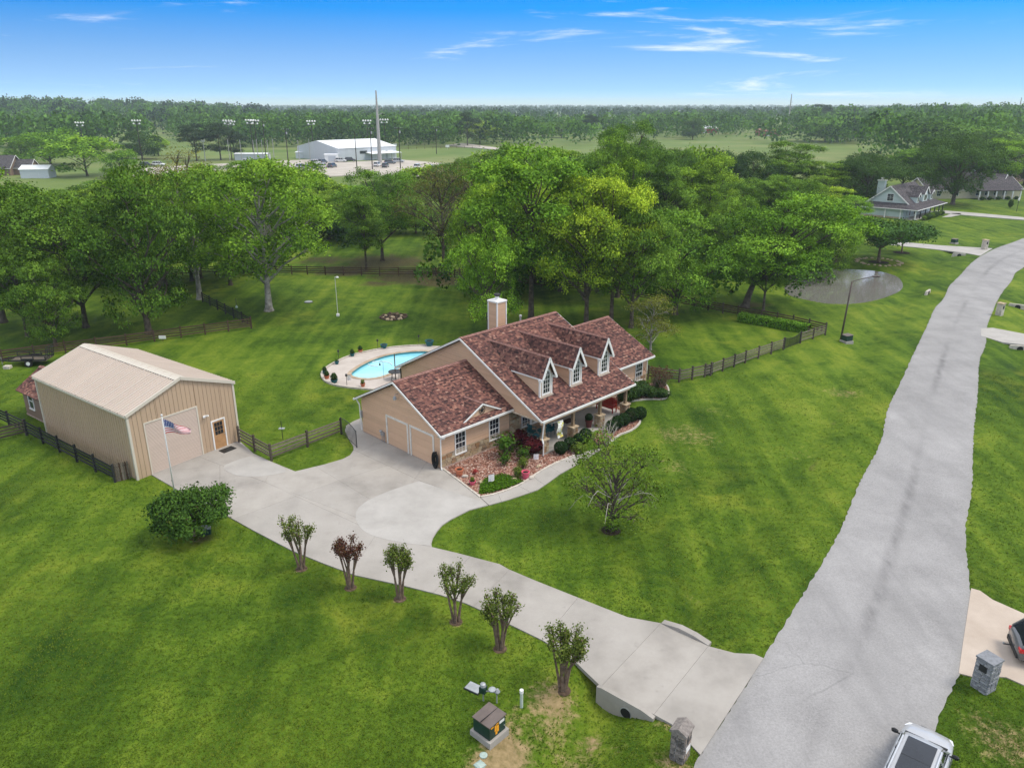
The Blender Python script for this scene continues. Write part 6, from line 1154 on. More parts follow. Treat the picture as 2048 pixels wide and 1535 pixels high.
# utility trailer behind the workshop
tr = at('utility_trailer', 'black utility trailer with raised ramp parked by the back fence', 'trailer', 68, 728, R(4)); MB().box(-1.7, 1.5, -.75, .75, .5, .58).build('deck', 'fence_grey', tr)
for yy in (-.75, .75):
    bars('side_rail', 'iron', tr, [((-1.7, yy, .62), (1.5, yy, .62), .06, .1), ((-1.7, yy, .98), (1.5, yy, .98), .05, .06)]); MB().box(-.5, .5, yy * 1.08 - .12, yy * 1.08 + .12, .72, .78).build('fender', 'iron', tr)
    w_ = MB().tube([(-.0, yy * 1.1 - .1, .34), (0, yy * 1.1 + .1, .34)], .34, 18).build('wheel', 'tyre', tr); MB().tube([(0, yy * 1.1 - .115, .34), (0, yy * 1.1 + .115, .34)], .18, 12).build('rim', 'white', w_)
for xx in (-1.7, -.6, .45, 1.5):
    for yy in (-.75, .75): MB().box(xx - .03, xx + .03, yy - .03, yy + .03, .58, .98).build('stake', 'iron', tr)
bars('ramp', 'iron', tr, [((1.55, y_, .6), (1.7, y_, 1.75), .05, .05) for y_ in (-.7, -.35, 0, .35, .7)] + [((1.55 + .15 * t, -.72, .6 + 1.15 * t), (1.55 + .15 * t, .72, .6 + 1.15 * t), .05, .05) for t in (.2, .5, .8, 1)]); bars('drawbar', 'iron', tr, [((-1.7, -.5, .48), (-2.9, 0, .45), .08, .1), ((-1.7, .5, .48), (-2.9, 0, .45), .08, .1)])
MB().tube([(-2.8, 0, .0), (-2.8, 0, .75)], .035, 6).build('jack_stand', 'steel', tr)
# green utility boxes, meters, pipes at the front
def transformer(label, x, y, rz, s=1.0, det=True):
    o = thing('transformer_box', label, 'utility box', (x, y, gz(x, y)), rz); k = s; MB().box(-.52 * k, .52 * k, -.52 * k, .52 * k, -.6, .25 * k).build('pad', 'concrete', o, bevel=.02); MB().box(-.42 * k, .42 * k, -.43 * k, .43 * k, .25 * k, .86 * k).build('cabinet', 'transformer_green', o, bevel=.012)
    t = MB().add([(-.45 * k, -.46 * k, .84 * k), (.45 * k, -.46 * k, .84 * k), (.45 * k, .46 * k, .9 * k), (-.45 * k, .46 * k, .9 * k), (-.45 * k, -.46 * k, .88 * k), (.45 * k, -.46 * k, .88 * k), (.45 * k, .46 * k, .94 * k), (-.45 * k, .46 * k, .94 * k)], [(3, 2, 1, 0), (4, 5, 6, 7), (0, 1, 5, 4), (1, 2, 6, 5), (2, 3, 7, 6), (3, 0, 4, 7)]); t.build('lid', 'transformer_top', o)
    if det:
        MB().box(-.006, .006, -.47 * k, .47 * k, .885 * k, .945 * k).build('lid_seam', 'iron', o); m = MB()
        for (y0, y1, z0, z1) in ((-.36, -.22, .74, .80), (-.16, -.06, .5, .76), (-.04, .06, .42, .70), (-.12, -.02, .34, .46), (-.08, .05, .76, .8)): m.box(.42 * k, .428 * k, y0 * k, y1 * k, z0 * k, z1 * k)
        m.build('warning_decal', 'orange_label', o); MB().box(.42 * k, .427 * k, .1 * k, .36 * k, .68 * k, .8 * k).build('plate', 'white', o); MB().lathe([(.03, 0), (.03, .02)], 8, (.43 * k, .36 * k, .45 * k)).build('lock', 'steel', o)
    return o
transformer('dark green transformer box with orange warning marks on a concrete pad', -.86, 23.02, R(-30) + R(-12), 1.02); x, y = gp(1693, 683); transformer('small dark green box at the foot of the leaning street lamp', x, y, R(-70), .9, False); x, y = gp(1908, 487); transformer('small dark green box beside the long drive beyond the pond', x, y, R(-60), .95, False)
o = at('service_box', 'dark green box half hidden behind the flagpole bush', 'utility box', 412, 1066, R(20)); MB().box(-.28, .28, -.22, .22, 0, .36).build('body', 'transformer_green', o, bevel=.02); MB().box(-.3, .3, -.24, .24, .36, .41).build('lid', 'lid_grey', o, bevel=.01)
o = at('meter_lid', 'flat grey meter lid in the grass behind the transformer', 'meter lid', 948, 1376, R(-32)); MB().box(-.36, .36, -.25, .25, -.02, .05).build('frame', 'black_plastic', o, bevel=.02); MB().box(-.33, .33, -.22, .22, .05, .075).build('lid', 'lid_grey', o, bevel=.015)
o = at('vent_pipe', 'white plastic pipe standing upright in the lawn', 'pipe', 1043, 1412); MB().tube([(0, 0, -.1), (0, 0, .78)], .065, 16).build('pipe', 'pvc', o, smooth=False); MB().tube([(0, 0, .72), (0, 0, .86)], .08, 16).build('cap', 'white', o)
o = at('backflow_valve', 'grey meter and valve assembly behind the transformer', 'valve', 978, 1404, R(-25)); MB().tube([(-.25, 0, 0), (-.25, 0, .5), (.3, .1, .55), (.3, .1, 0)], .035, 8).build('pipework', 'meter_grey', o); MB().box(-.4, -.12, -.12, .14, .42, .7).build('meter', 'transformer_green', o, bevel=.03); MB().lathe([(.1, 0), (.13, .06), (.11, .16), (.04, .2)], 12, (-.26, 0, .68)).build('dial', 'meter_grey', o); MB().lathe([(.06, 0), (.15, .03), (.15, .07), (.05, .1)], 12, (.12, .06, .6)).build('hand_wheel', 'lid_grey', o); MB().lathe([(.09, 0), (.12, .08), (.05, .2)], 10, (.32, .12, .5)).build('regulator', 'meter_grey', o)
o = at('pedestal', 'pale green utility pedestal at the bottom edge of the picture', 'utility box', 960, 1546); MB().box(-.16, .16, -.16, .16, 0, .5).build('body', 'pale_green', o, bevel=.02); MB().lathe([(.24, 0), (.23, .05), (.12, .1)], 4, (0, 0, .5)).build('lid', 'pale_green', o); o = at('cleanout_cap', 'small pale disc in the dirt below the transformer', 'pipe cap', 967, 1508); MB().lathe([(.15, 0), (.15, .04), (.08, .07)], 14).build('cap', 'pale_green', o)
# stone mailbox pillar with shingled stone cap
def pillar(name, label, x, y, rz, w, d, h, smat, mortar, wr, hr, cap, opening=True):
    o = thing(name, label, 'mailbox', (x, y, gz(x, y)), rz); b = MB().box(-w / 2, w / 2, -d / 2, d / 2, -.2, h).build('core', mortar, o)
    for wl in (Wall((-w / 2 - .02, -d / 2, 0), (1, 0, 0), (0, -1, 0)), Wall((-w / 2 - .02, d / 2, 0), (1, 0, 0), (0, 1, 0))): stones(o, wl, 0, w + .04, .0, h, [], smat, wr, hr, .05)
    for wl in (Wall((w / 2, -d / 2, 0), (0, 1, 0), (1, 0, 0)), Wall((-w / 2, -d / 2, 0), (0, 1, 0), (-1, 0, 0))): stones(o, wl, 0, d, .0, h, [], smat, wr, hr, .05)
    return o
ml = pillar('stone_mailbox', 'rough stone mailbox pillar with pitched stone cap beside the driveway entrance', 6.18, 21.93, R(-35), .50, .58, 1.30, 'stone_grey', 'mortar_grey', (.16, .3), (.1, .19), None)
MB().extrude([(-.34, -.37, 1.29), (.34, -.37, 1.29), (.34, -.37, 1.36), (.0, -.37, 1.56), (-.34, -.37, 1.36)], (0, .74, 0)).build('cap', 'stone_grey', ml, bevel=.015); MB().box(.26, .295, -.17, .17, .82, 1.16).build('door', 'black_plastic', ml, bevel=.01); MB().box(.27, .30, -.17, .2, .42, .66).build('number_plate', 'white', ml)
mr = pillar('brick_mailbox', 'grey brick mailbox pillar on the grass across the lane', 19.42, 25.48, R(28), .62, .62, 1.45, 'brick_grey', 'mortar_grey', (.2, .34), (.1, .13), None); MB().box(-.37, .37, -.37, .37, 1.45, 1.53).build('cap', 'brick_grey', mr, bevel=.012); MB().box(-.36, -.33, -.16, .16, .95, 1.25).build('door', 'black_plastic', mr, bevel=.01)
for lab, px, py, rz, s in (('pale stone mailbox by the short drive opposite the street lamp', 1998, 630, R(30), 1.0), ('stone mailbox with a dark door at the end of the long drive', 1968, 499, R(20), 1.15)):
    x, y = gp(px, py); o = thing('roadside_mailbox', lab, 'mailbox', (x, y, gz(x, y)), rz); MB().box(-.3 * s, .3 * s, -.32 * s, .32 * s, -.1, 1.35 * s).build('pillar', 'rock_pale', o, bevel=.03); MB().box(-.36 * s, .36 * s, -.38 * s, .38 * s, 1.35 * s, 1.45 * s).build('cap', 'tan_stone', o, bevel=.02); MB().box(-.12 * s, .12 * s, -.35 * s, -.3 * s, .8 * s, 1.15 * s).build('door', 'black_plastic', o)
# street lamp
lp = at('street_lamp', 'tall brown street lamp leaning over the grass by the lane', 'street lamp', 1681, 681); MB().tube([(0, 0, -.1), (.35, .2, 6.1)], [.11, .07], 10).build('pole', 'lamp_metal', lp, smooth=True); MB().tube([(.35, .2, 6.1), (1.4, .3, 6.35), (2.5, .4, 6.55)], .045, 8).build('arm', 'lamp_metal', lp); MB().box(2.4, 3.1, .28, .54, 6.48, 6.62).build('lamp_head', 'lamp_metal', lp, bevel=.03)
# far culvert heads
for lab, px, py, rz in (('concrete culvert mouth at the pond inlet', 1855, 587, R(50)), ('concrete culvert mouth beside the long drive', 1918, 510, R(-10)), ('concrete culvert mouth under the short drive at the right edge', 2040, 692, R(-8)), ('white culvert railing at the right edge above the short drive', 2036, 612, R(-35))):
    x, y = gp(px, py); o = thing('culvert_mouth', lab, 'culvert', (x, y, gz(x, y)), rz); MB().extrude([(-1.1, -.12, -.3), (1.1, -.12, -.3), (.9, -.12, .45), (-.9, -.12, .45)], (0, .24, 0)).build('headwall', 'rock_pale', o); MB().tube([(0, -.16, .08), (0, -.10, .08)], .3, 14).build('pipe_opening', 'rubber', o)
# stones and soil ring round the spreading tree
x, y = gp(1757, 524); o = thing('stone_ring', 'loose ring of pale stones round the spreading tree', 'stone edging', (x, y, 0)); MB().lathe([(1.5, 0), (1.3, .03), (.3, .06)], 18).build('mulch', 'dark_soil', o)
for k in range(26):
    a = k * .2416; r_ = 3.1 + .25 * math.sin(k * 2.1); s = random.uniform(.18, .32); MB().lathe([(s, 0), (s * .9, .08), (s * .3, .14)], 7).build('stone', 'tan_stone', o, loc=(r_ * math.cos(a), r_ * math.sin(a), .01), scale=(1.3, .8, 1), rot=(0, 0, a))
x, y = gp(1803, 505); tag(MB().lathe([(1.3, 0), (1.1, .05), (.2, .08)], 16).build('mulch_ring', 'dark_soil', None, loc=(x, y, gz(x, y))), 'dark mulch ring under the little round tree', 'mulch')
# ------------------------------------------------------------------ vehicles
def loft(secs, close=True):
    m = MB(); n = len(secs[0]); vs = [p for s in secs for p in s]; fs = [(i * n + j, (i + 1) * n + j, (i + 1) * n + (j + 1) % n, i * n + (j + 1) % n) for i in range(len(secs) - 1) for j in range(n)]; fs += [tuple(range(n)), tuple(range((len(secs) - 1) * n, len(secs) * n))[::-1]]; return m.add(vs, fs)
def car(name, label, x, y, rz, L, W, H_, pnt, belt=.98, hood=1.25, rear=.35, roof_w=.74, sunroof=False, rails=None, rack=False, cat='car'):
    """body lofted along x (front = +x), glasshouse with pillars, wheels, lights, mirrors"""
    o = thing(name, label, cat, (x, y, gz(x, y)), rz); xf, xr = L / 2, -L / 2
    def sec(xx, hw, zb, zt, cr=.04): return [(xx, -hw * .88, zb), (xx, -hw, zb + .16), (xx, -hw, zt - .2), (xx, -hw * .95, zt - .05), (xx, -hw * .72, zt), (xx, 0, zt + cr), (xx, hw * .72, zt), (xx, hw * .95, zt - .05), (xx, hw, zt - .2), (xx, hw, zb + .16), (xx, hw * .88, zb)]
    hb = belt - .06; w2 = W / 2
    body = loft([sec(xr, w2 * .80, .42, belt - .08), sec(xr + .1, w2 * .93, .3, belt), sec(xr + .5, w2 * .99, .26, belt), sec(0, w2, .25, belt), sec(xf - hood, w2, .25, belt - .0), sec(xf - hood + .25, w2 * .99, .25, belt - .01), sec(xf - .45, w2 * .95, .27, hb - .07), sec(xf - .12, w2 * .86, .3, hb - .17), sec(xf, w2 * .70, .4, hb - .32)]).build('body', pnt, o, smooth=True)
    zr = H_; c0, c1, c2, c3 = xr + rear * .35, xr + rear + .25, xf - hood - .62, xf - hood + .12; rw = w2 * roof_w
    def cs(xx, hw, z): return [(xx, -hw, z), (xx, 0, z + .03), (xx, hw, z)]
    gl = MB(); b = w2 * .94; P = {}
    P['bl'] = [(c0, -b, belt - .03), (c1 * .0 + xr + .3, -b, belt - .03)]
    gv = [(c0, -b * .95, belt - .03), (c3, -b * .93, belt - .03), (c3, b * .93, belt - .03), (c0, b * .95, belt - .03), (c1, -rw, zr - .06), (c2, -rw * .98, zr - .06), (c2, rw * .98, zr - .06), (c1, rw, zr - .06)]
    MB().add(gv, [(0, 1, 5, 4), (1, 2, 6, 5), (2, 3, 7, 6), (3, 0, 4, 7), (4, 5, 6, 7)]).build('window_glass', 'glass', o)
    rf = loft([[(xx, -hw * .98, zr - .075), (xx, -hw, zr - .04), (xx, -hw * .85, zr - .005), (xx, 0, zr + .025), (xx, hw * .85, zr - .005), (xx, hw, zr - .04), (xx, hw * .98, zr - .075)] for xx, hw in ((c1 - .14, rw * .93), (c1 + .1, rw * 1.03), ((c1 + c2) / 2, rw * 1.05), (c2 - .15, rw * 1.02), (c2 + .08, rw * .94))]).build('roof', pnt, o, smooth=True)
    pls = []
    for s in (-1, 1):
        for (xa, xb, wd) in ((c3, c2, .07), (c0, c1, .10)): pls.append(((xa, s * b * .945, belt - .04), (xb, s * rw * .99, zr - .05), wd, wd * .8))
        for t in (.42, .74): xa = c0 + (c3 - c0) * t; xb = c1 + (c2 - c1) * (t * 1.02); pls.append(((xa, s * b * .955, belt - .04), (xb, s * rw * 1.0, zr - .05), .06, .05))
    for q in pls: MB().bar(*q).build('window_pillar', pnt, o)
    if sunroof: MB().box(c1 + .35, c2 - .12, -rw * .72, rw * .72, zr + .012, zr + .036).build('sunroof', 'glass', o, bevel=.02); MB().box((c1 + c2) / 2 - .01, (c1 + c2) / 2 + .01, -rw * .72, rw * .72, zr + .03, zr + .04).build('sunroof_seam', 'black_plastic', o)
    if rails:
        for s in (-1, 1): MB().tube([(c1 + .05, s * rw * .97, zr - .01), (c1 + .25, s * rw * .97, zr + .06), (c2 - .25, s * rw * .95, zr + .06), (c2 - .02, s * rw * .95, zr - .01)], .025, 6).build('roof_rail', rails, o)
        for s in (-1, 1): bars('window_trim', rails, o, [((c0 + .1, s * b * .975, belt + .0), (c3 - .1, s * b * .96, belt + .0), .02, .03)])
    for s in (-1, 1):
        MB().lathe([(.02, 0), (.06, .02), (.07, .12), (.03, .16)], 8).build('mirror', 'black_plastic', o, loc=(c3 - .22, s * (w2 + .12), belt + .0), scale=(1.0, 1.8, 1)); MB().bar((c3 - .22, s * w2 * .92, belt + .02), (c3 - .22, s * (w2 + .1), belt + .05), .05, .04).build('mirror_arm', 'black_plastic', o)
        for xx in (xr + L * .19, xf - L * .185):
            wv = MB().tube([(xx, s * (w2 - .2), .34), (xx, s * (w2 + .005), .34)], .34, 20).build('wheel', 'tyre', o); MB().tube([(xx, s * (w2 - .05), .34), (xx, s * (w2 + .012), .34)], .21, 14).build('rim', 'alloy', wv)
        MB().add([(xf - .4, s * w2 * .60, hb - .13), (xf - .1, s * w2 * .60, hb - .22), (xf - .14, s * w2 * .84, hb - .22), (xf - .5, s * w2 * .95, hb - .1), (xf - .4, s * w2 * .60, hb - .085), (xf - .1, s * w2 * .60, hb - .185), (xf - .13, s * w2 * .83, hb - .205), (xf - .45, s * w2 * .925, hb - .125)], [(0, 1, 2, 3), (4, 7, 6, 5), (0, 4, 5, 1), (1, 5, 6, 2), (2, 6, 7, 3), (3, 7, 4, 0)]).build('headlight', 'head_light', o)
        MB().box(xr - .0, xr + .3, s * w2 * .80 - .16, s * w2 * .80 + .16, belt - .28, belt - .09).build('tail_light', 'tail_light', o, bevel=.04)
    bars('hood_seam', 'black_plastic', o, [((c3 + .06, -w2 * .8, belt + .012), (c3 + .06, w2 * .8, belt + .012), .09, .03)]); MB().box(xf - .05, xf + .015, -w2 * .4, w2 * .4, .5, .68).build('grille', 'black_plastic', o); MB().box(xr - .03, xr + .08, -w2 * .8, w2 * .8, .34, .55).build('rear_bumper', 'black_plastic', o, bevel=.03)
    return o
fwd = Vector((.636, .772)); mm = Vector((14.78, 21.45)); c_ = mm - fwd * .95
car('parked_car', 'silver car with dark sunroof parked at the lane edge, cut by the bottom', c_.x, c_.y, math.atan2(fwd.y, fwd.x), 4.7, 1.76, 1.60, 'paint_silver', .98, 1.22, sunroof=True, rails='chrome')
s2 = car('parked_car', 'dark grey car on the pinkish drive, only its tail in view', 24.0, 26.85, R(-18), 4.6, 1.82, 1.68, 'paint_grey', 1.0, 1.1, rails='iron')
MB().tube([(-2.3, .1, .42), (-2.62, .12, .40)], .03, 6).build('tow_hitch', 'iron', s2); MB().lathe([(.02, 0), (.045, .04), (.02, .09)], 8, (-2.6, .12, .4)).build('tow_ball', 'steel', s2)
# ------------------------------------------------------------------ neighbours' houses
def box_house(o, x0, x1, y0, y1, eh, rh, along, wall, roofm, ov=.4, trim='white'):
    if along == 'x':
        ym = (y0 + y1) / 2; MB().extrude([(x0, y0, 0), (x0, y1, 0), (x0, y1, eh), (x0, ym, rh - .1), (x0, y0, eh)], (x1 - x0, 0, 0)).build('wall', wall, o); s = (rh - eh) / ((y1 - y0) / 2); ze = eh - ov * s
        slope(o, (x0 - ov, y0 - ov, ze), (x1 + ov, y0 - ov, ze), (x1 + ov, ym, rh), (x0 - ov, ym, rh), roofm); slope(o, (x1 + ov, y1 + ov, ze), (x0 - ov, y1 + ov, ze), (x0 - ov, ym, rh), (x1 + ov, ym, rh), roofm)
        for xx in (x0 - ov - .03, x1 + ov + .03): bars('rake_trim', trim, o, [((xx, y0 - ov, ze - .1), (xx, ym, rh - .08), .06, .2), ((xx, y1 + ov, ze - .1), (xx, ym, rh - .08), .06, .2)])
        bars('gutter', trim, o, [((x0 - ov, y0 - ov - .05, ze - .08), (x1 + ov, y0 - ov - .05, ze - .08), .12, .14)])
    else:
        xm = (x0 + x1) / 2; MB().extrude([(x0, y0, 0), (x1, y0, 0), (x1, y0, eh), (xm, y0, rh - .1), (x0, y0, eh)], (0, y1 - y0, 0)).build('wall', wall, o); s = (rh - eh) / ((x1 - x0) / 2); ze = eh - ov * s
        slope(o, (x0 - ov, y1 + ov, ze), (x0 - ov, y0 - ov, ze), (xm, y0 - ov, rh), (xm, y1 + ov, rh), roofm); slope(o, (x1 + ov, y0 - ov, ze), (x1 + ov, y1 + ov, ze), (xm, y1 + ov, rh), (xm, y0 - ov, rh), roofm)
        for yy in (y0 - ov - .03,): bars('rake_trim', trim, o, [((x0 - ov, yy, ze - .1), (xm, yy, rh - .08), .06, .2), ((x1 + ov, yy, ze - .1), (xm, yy, rh - .08), .06, .2)])
# sage two storey house with wrap-round porch: local x towards the right end, y back
A = gp(1829, 441); ho2 = thing('porch_house', 'sage green two storey house with grey roof and wrap-round porch', 'house', (*A, 0), R(45.9)); E_ = 2.05; PL = 17.6; PD = 11.2
MB().box(2.3, PL - .3, 2.4, PD, 0, 2.3).build('wall', 'siding_sage', ho2); MB().box(.35, 2.4, 2.6, PD, 0, E_).build('side_room', 'siding_sage', ho2); siding(ho2, Wall((.34, 0, 0), (0, 1, 0), (-1, 0, 0)), [(z, [(2.6, PD)]) for z in np.arange(.1, 2.0, .24)], 'siding_sage', .24)
MB().extrude([(2.4, 2.6, 2.3), (2.4, 10.6, 2.3), (2.4, 10.6, 3.0), (2.4, 6.5, 6.25), (2.4, 2.6, 3.1)], (PL - 3.4, 0, 0)).build('upper_wall', 'siding_sage', ho2); siding(ho2, Wall((2.38, 0, 0), (0, 1, 0), (-1, 0, 0)), [(z, [(6.5 - min(3.9, (6.1 - z - .24) / .8), 6.5 + min(4.0, (6.1 - z - .24) / .8))]) for z in np.arange(2.9, 5.8, .24)], 'siding_sage', .24)
slope(ho2, (2.0, 2.2, 2.85), (PL - .6, 2.2, 2.85), (PL - .6, 6.5, 6.4), (2.0, 6.5, 6.4), 'shingle_grey'); slope(ho2, (PL - .6, 11.0, 2.75), (2.0, 11.0, 2.75), (2.0, 6.5, 6.4), (PL - .6, 6.5, 6.4), 'shingle_grey'); bars('rake_trim', 'white', ho2, [((1.95, 2.1, 2.72), (1.95, 6.5, 6.32), .07, .22), ((1.95, 11.1, 2.62), (1.95, 6.5, 6.32), .07, .22)])
slope(ho2, (-.4, -.4, E_ + .05), (PL + 1.2, -.4, E_ + .05), (PL - .5, 2.5, 3.0), (2.4, 2.5, 3.0), 'shingle_grey'); slope(ho2, (-.4, PD + .3, E_ + .0), (-.4, -.4, E_ + .05), (2.4, 2.5, 3.0), (2.4, PD, 2.95), 'shingle_grey'); bars('gutter', 'white', ho2, [((-.45, -.45, E_), (PL + 1.2, -.45, E_), .12, .14), ((-.45, -.45, E_), (-.45, PD + .3, E_ - .05), .12, .14)])
for x in (0, 3.0, 6.2, 9.2, 12.2, 15.2, 17.8): MB().box(x - .09, x + .09, -.09, .09, 0, E_).build('porch_post', 'iron' if x > 1 else 'white', ho2)
MB().box(-.09, .09, 2.9, 3.1, 0, E_).build('porch_post', 'white', ho2); MB().box(-.1, .1, 6.0, 6.2, 0, E_).build('porch_post', 'white', ho2); MB().box(-.2, PL + .3, -.2, 2.5, -.1, .1).build('porch_floor', 'concrete_light', ho2)
wl = Wall((2.36, 0, 0), (0, 1, 0), (-1, 0, 0)); window(ho2, wl, 5.6, 3.3, 1.35, 1.5, 2, 4); wl2 = Wall((0, 2.38, 0), (1, 0, 0), (0, -1, 0))
for x in (3.4, 6.4, 9.4, 12.4): window(ho2, wl2, x, .4, 1.0, 1.5, 2, 4)
for (cx, hw_, za, zb_) in ((6.6, .75, 4.9, 2.75), (11.2, 1.5, 5.9, 2.75), (15.4, .75, 4.95, 2.75)):
    dm = MB().extrude([(cx - hw_, 2.0, zb_ - .3), (cx + hw_, 2.0, zb_ - .3), (cx + hw_, 2.0, za - hw_ * .9), (cx, 2.0, za - .08), (cx - hw_, 2.0, za - hw_ * .9)], (0, 3.2, 0)).build('dormer', 'siding_sage', ho2)
    for sg in (-1, 1):
        e0 = Vector((cx + sg * (hw_ + .2), 1.7, za - hw_ * .9 - .12)); r0 = Vector((cx, 1.7, za + .05)); e1 = e0 + Vector((0, 2.6, 0)); r1 = r0 + Vector((0, 4.0, 0)); n = (e1 - e0).cross(r0 - e0).normalized(); n = n if n.z > 0 else -n; MB().extrude([e0, e1, r1, r0], -n * .08).build('dormer_roof', 'roof_under', dm); tl = (r0 - e0).length; shingles(dm, e0, (0, 1, 0), (r0 - e0).normalized(), n, lambda t, tl=tl: (0, 2.6 + 1.4 * t / tl), tl, 'shingle_grey', .2); bars('dormer_trim', 'white', dm, [(e0 + Vector((0, -.04, -.06)), r0 + Vector((0, -.04, -.06)), .06, .2)])
    ws_ = Wall((0, 1.99, 0), (1, 0, 0), (0, -1, 0)); window(dm, ws_, cx - hw_ * .55, zb_ + .25, hw_ * 1.1, 1.25, 2, 2) if False else None; MB().box(cx - hw_ * .62, cx + hw_ * .62, 1.95, 2.0, zb_ + .2, zb_ + 1.6).build('window_frame', 'white', dm); MB().box(cx - hw_ * .5, cx + hw_ * .5, 1.93, 1.95, zb_ + .32, zb_ + 1.48).build('pane', 'glass', dm); MB().box(cx - .03, cx + .03, 1.92, 1.935, zb_ + .32, zb_ + 1.48).build('mullion', 'white', dm)
MB().box(3.2, 4.4, 8.2, 9.6, 3.0, 7.2).build('chimney', 'siding_sage', ho2); MB().box(3.05, 4.55, 8.05, 9.75, 7.2, 7.4).build('chimney_cap', 'white', ho2); MB().lathe([(.3, 0), (.25, .3), (.4, .4), (.1, .5)], 10, (3.8, 8.9, 7.4)).build('flue_cap', 'white', ho2); MB().box(.3, .36, 2.6, PD, 0, .35).build('stone_base', 'tan_stone', ho2)
ps = [HPn for HPn in ()]
for i, (u, v, s) in enumerate([(1.2, -1.4, 1.5), (2.6, -1.5, 1.7), (4.2, -1.4, 1.6), (5.8, -1.5, 1.8), (7.4, -1.4, 1.7), (9.2, -1.3, 1.6), (11., -1.3, 1.5), (13., -1.3, 1.4)]):
    x, y = loc2(A, R(45.9), u, v); shrub(('dark', 'rose', 'red')[0 if i % 3 else 1], 'leafy shrub in the long bed before the sage house porch, ' + ORD[i], x, y, s, s * .75, gz(x, y), 'shrubs before the sage house', 'porch_shrub', (1.3, 1.2, 1, 1))
A3 = loc2(A, R(45.9), 14.0, -2.2); tag(MB().prism([loc2(A, R(45.9), *p) for p in ((9, -2.6), (17.5, -2.2), (19, -3.6), (16, -4.2), (11, -3.8))], -.05, .06).build('footpath', 'concrete_light'), 'short pale path before the sage house porch', 'footpath', kind='structure')
x, y = gp(1706, 424); car('parked_truck', 'dark pickup half hidden left of the sage house', x, y, R(150), 5.2, 1.9, 1.8, 'paint_black', 1.0, 1.4, cat='truck')
# cream house with brown roof
A = gp(1995, 393.5); ho3 = thing('cream_house', 'cream brick house with dark roof behind the huge oak', 'house', (*A, 0), R(46)); box_house(ho3, -.2, 7.4, 0, 10, 2.35, 5.5, 'y', 'siding_cream', 'shingle_grey', .45); ww = Wall((0, -.02, 0), (1, 0, 0), (0, -1, 0))
for x in (1.6, 3.0, 4.4): window(ho3, ww, x, .6, 1.0, 1.35, 2, 2)
MB().lathe([(.0, 0), (.4, .2), (.4, .9), (0, 1.1)], 10, (3.6, -.05, 3.6)).build('gable_vent', 'glass', ho3)
A4 = gp(1945, 403); ho4x = thing('cream_house', 'long low cream wing with white porch posts left of the gabled part', 'house', (*gp(1868, 401), 0), R(8)); box_house(ho4x, 0, 26, 3.0, 11.5, 2.5, 4.9, 'x', 'siding_cream', 'shingle_grey', .5); wl = Wall((0, 2.98, 0), (1, 0, 0), (0, -1, 0))
slope(ho4x, (12, -.2, 2.2), (24, -.2, 2.2), (24, 3.2, 3.1), (12, 3.2, 3.1), 'shingle_grey')
for x in (2.6, 7.5, 13.5, 16, 18.5, 21): window(ho4x, wl, x, .7, 1.2, 1.4, 2, 2)
for x in (12.3, 14.6, 16.9, 19.2, 21.5, 23.7): MB().box(x - .13, x + .13, -.1, .16, 0, 2.2).build('porch_post', 'white', ho4x)
for i, x in enumerate((12.5, 14.5, 17, 19.5, 22)): xx, yy = loc2(gp(1868, 401), R(8), x, -.9); shrub('dark', 'small shrub along the white posted porch of the cream house, ' + ORD[i], xx, yy, 1.4, .9, 0, 'shrubs before the cream house', 'porch_shrub')
x, y = gp(2028, 387); car('parked_car', 'white car beside the gable of the cream house', x, y, R(60), 4.6, 1.85, 1.7, 'paint_white')
o = at('lantern_post', 'white lantern on a dark post before the cream house', 'lamp', 2033, 422); MB().tube([(0, 0, 0), (0, 0, 2.4)], .06, 8).build('post', 'iron', o); MB().lathe([(.1, 0), (.2, .1), (.2, .5), (.05, .7)], 8, (0, 0, 2.4)).build('lantern', 'white', o)
x, y = gp(2020, 415); shrub('dark', 'lone little evergreen on the lawn before the cream house', x, y, 1.3, 1.9, 0, name='evergreen_bush')
# farther neighbours on the right
x, y = gp(2010, 366); o = thing('brown_house', 'brown house with grey roof at the right edge behind the cream house', 'house', (x, y, 0), R(30)); box_house(o, 0, 14, 0, 9, 3, 6, 'y', 'siding_brown', 'shingle_grey', .5); window(o, Wall((0, -.02, 0), (1, 0, 0), (0, -1, 0)), 3, 1, 1.4, 1.4, 2, 2)
def barn(name, label, px, py, rz, w, d, eh, rh, wall, roofm, along='x'):
    x, y = gp(px, py); o = thing(name, label, 'barn', (x, y, gz(x, y)), rz)
    if along == 'x':
        MB().extrude([(0, 0, -1), (0, d, -1), (0, d, eh), (0, d / 2, rh), (0, 0, eh)], (w, 0, 0)).build('wall', wall, o)
        for y0, y1 in ((-.3, d / 2), (d + .3, d / 2)):
            zz = eh - .3 * (rh - eh) / (d / 2); n = int(w / 1.2)
            for i in range(n): xa, xb = -.3 + (w + .6) * i / n, -.3 + (w + .6) * (i + 1) / n - .04; MB().extrude([(xa, y0, zz + .06), (xb, y0, zz + .06), (xb, y1, rh + .06), (xa, y1, rh + .06)], (0, 0, .06)).build('roof_panel', roofm, o)
    MB().box(w * .3, w * .3 + 3, -.06, 0, 0, min(3, eh * .8)).build('door', 'panel_grey', o); return o
barn('metal_barn', 'tan metal barn at the right edge beyond the trees', 2012, 322, R(-5), 26, 14, 4.2, 6.2, 'panel_tan', 'panel_trim'); barn('metal_barn', 'long white roofed shed behind the cream house', 1968, 352, R(8), 16, 8, 3.0, 4.2, 'panel_grey', 'panel_white')
barn('red_barn', 'red walled barn with pale roof far beyond the wood', 1392, 268, R(5), 18, 10, 3.6, 6, 'red_paint', 'panel_white'); barn('red_barn', 'low red barn farther right beyond the wood', 1518, 274, R(0), 16, 10, 3.6, 5, 'brown_roof_metal', 'brown_roof_metal')
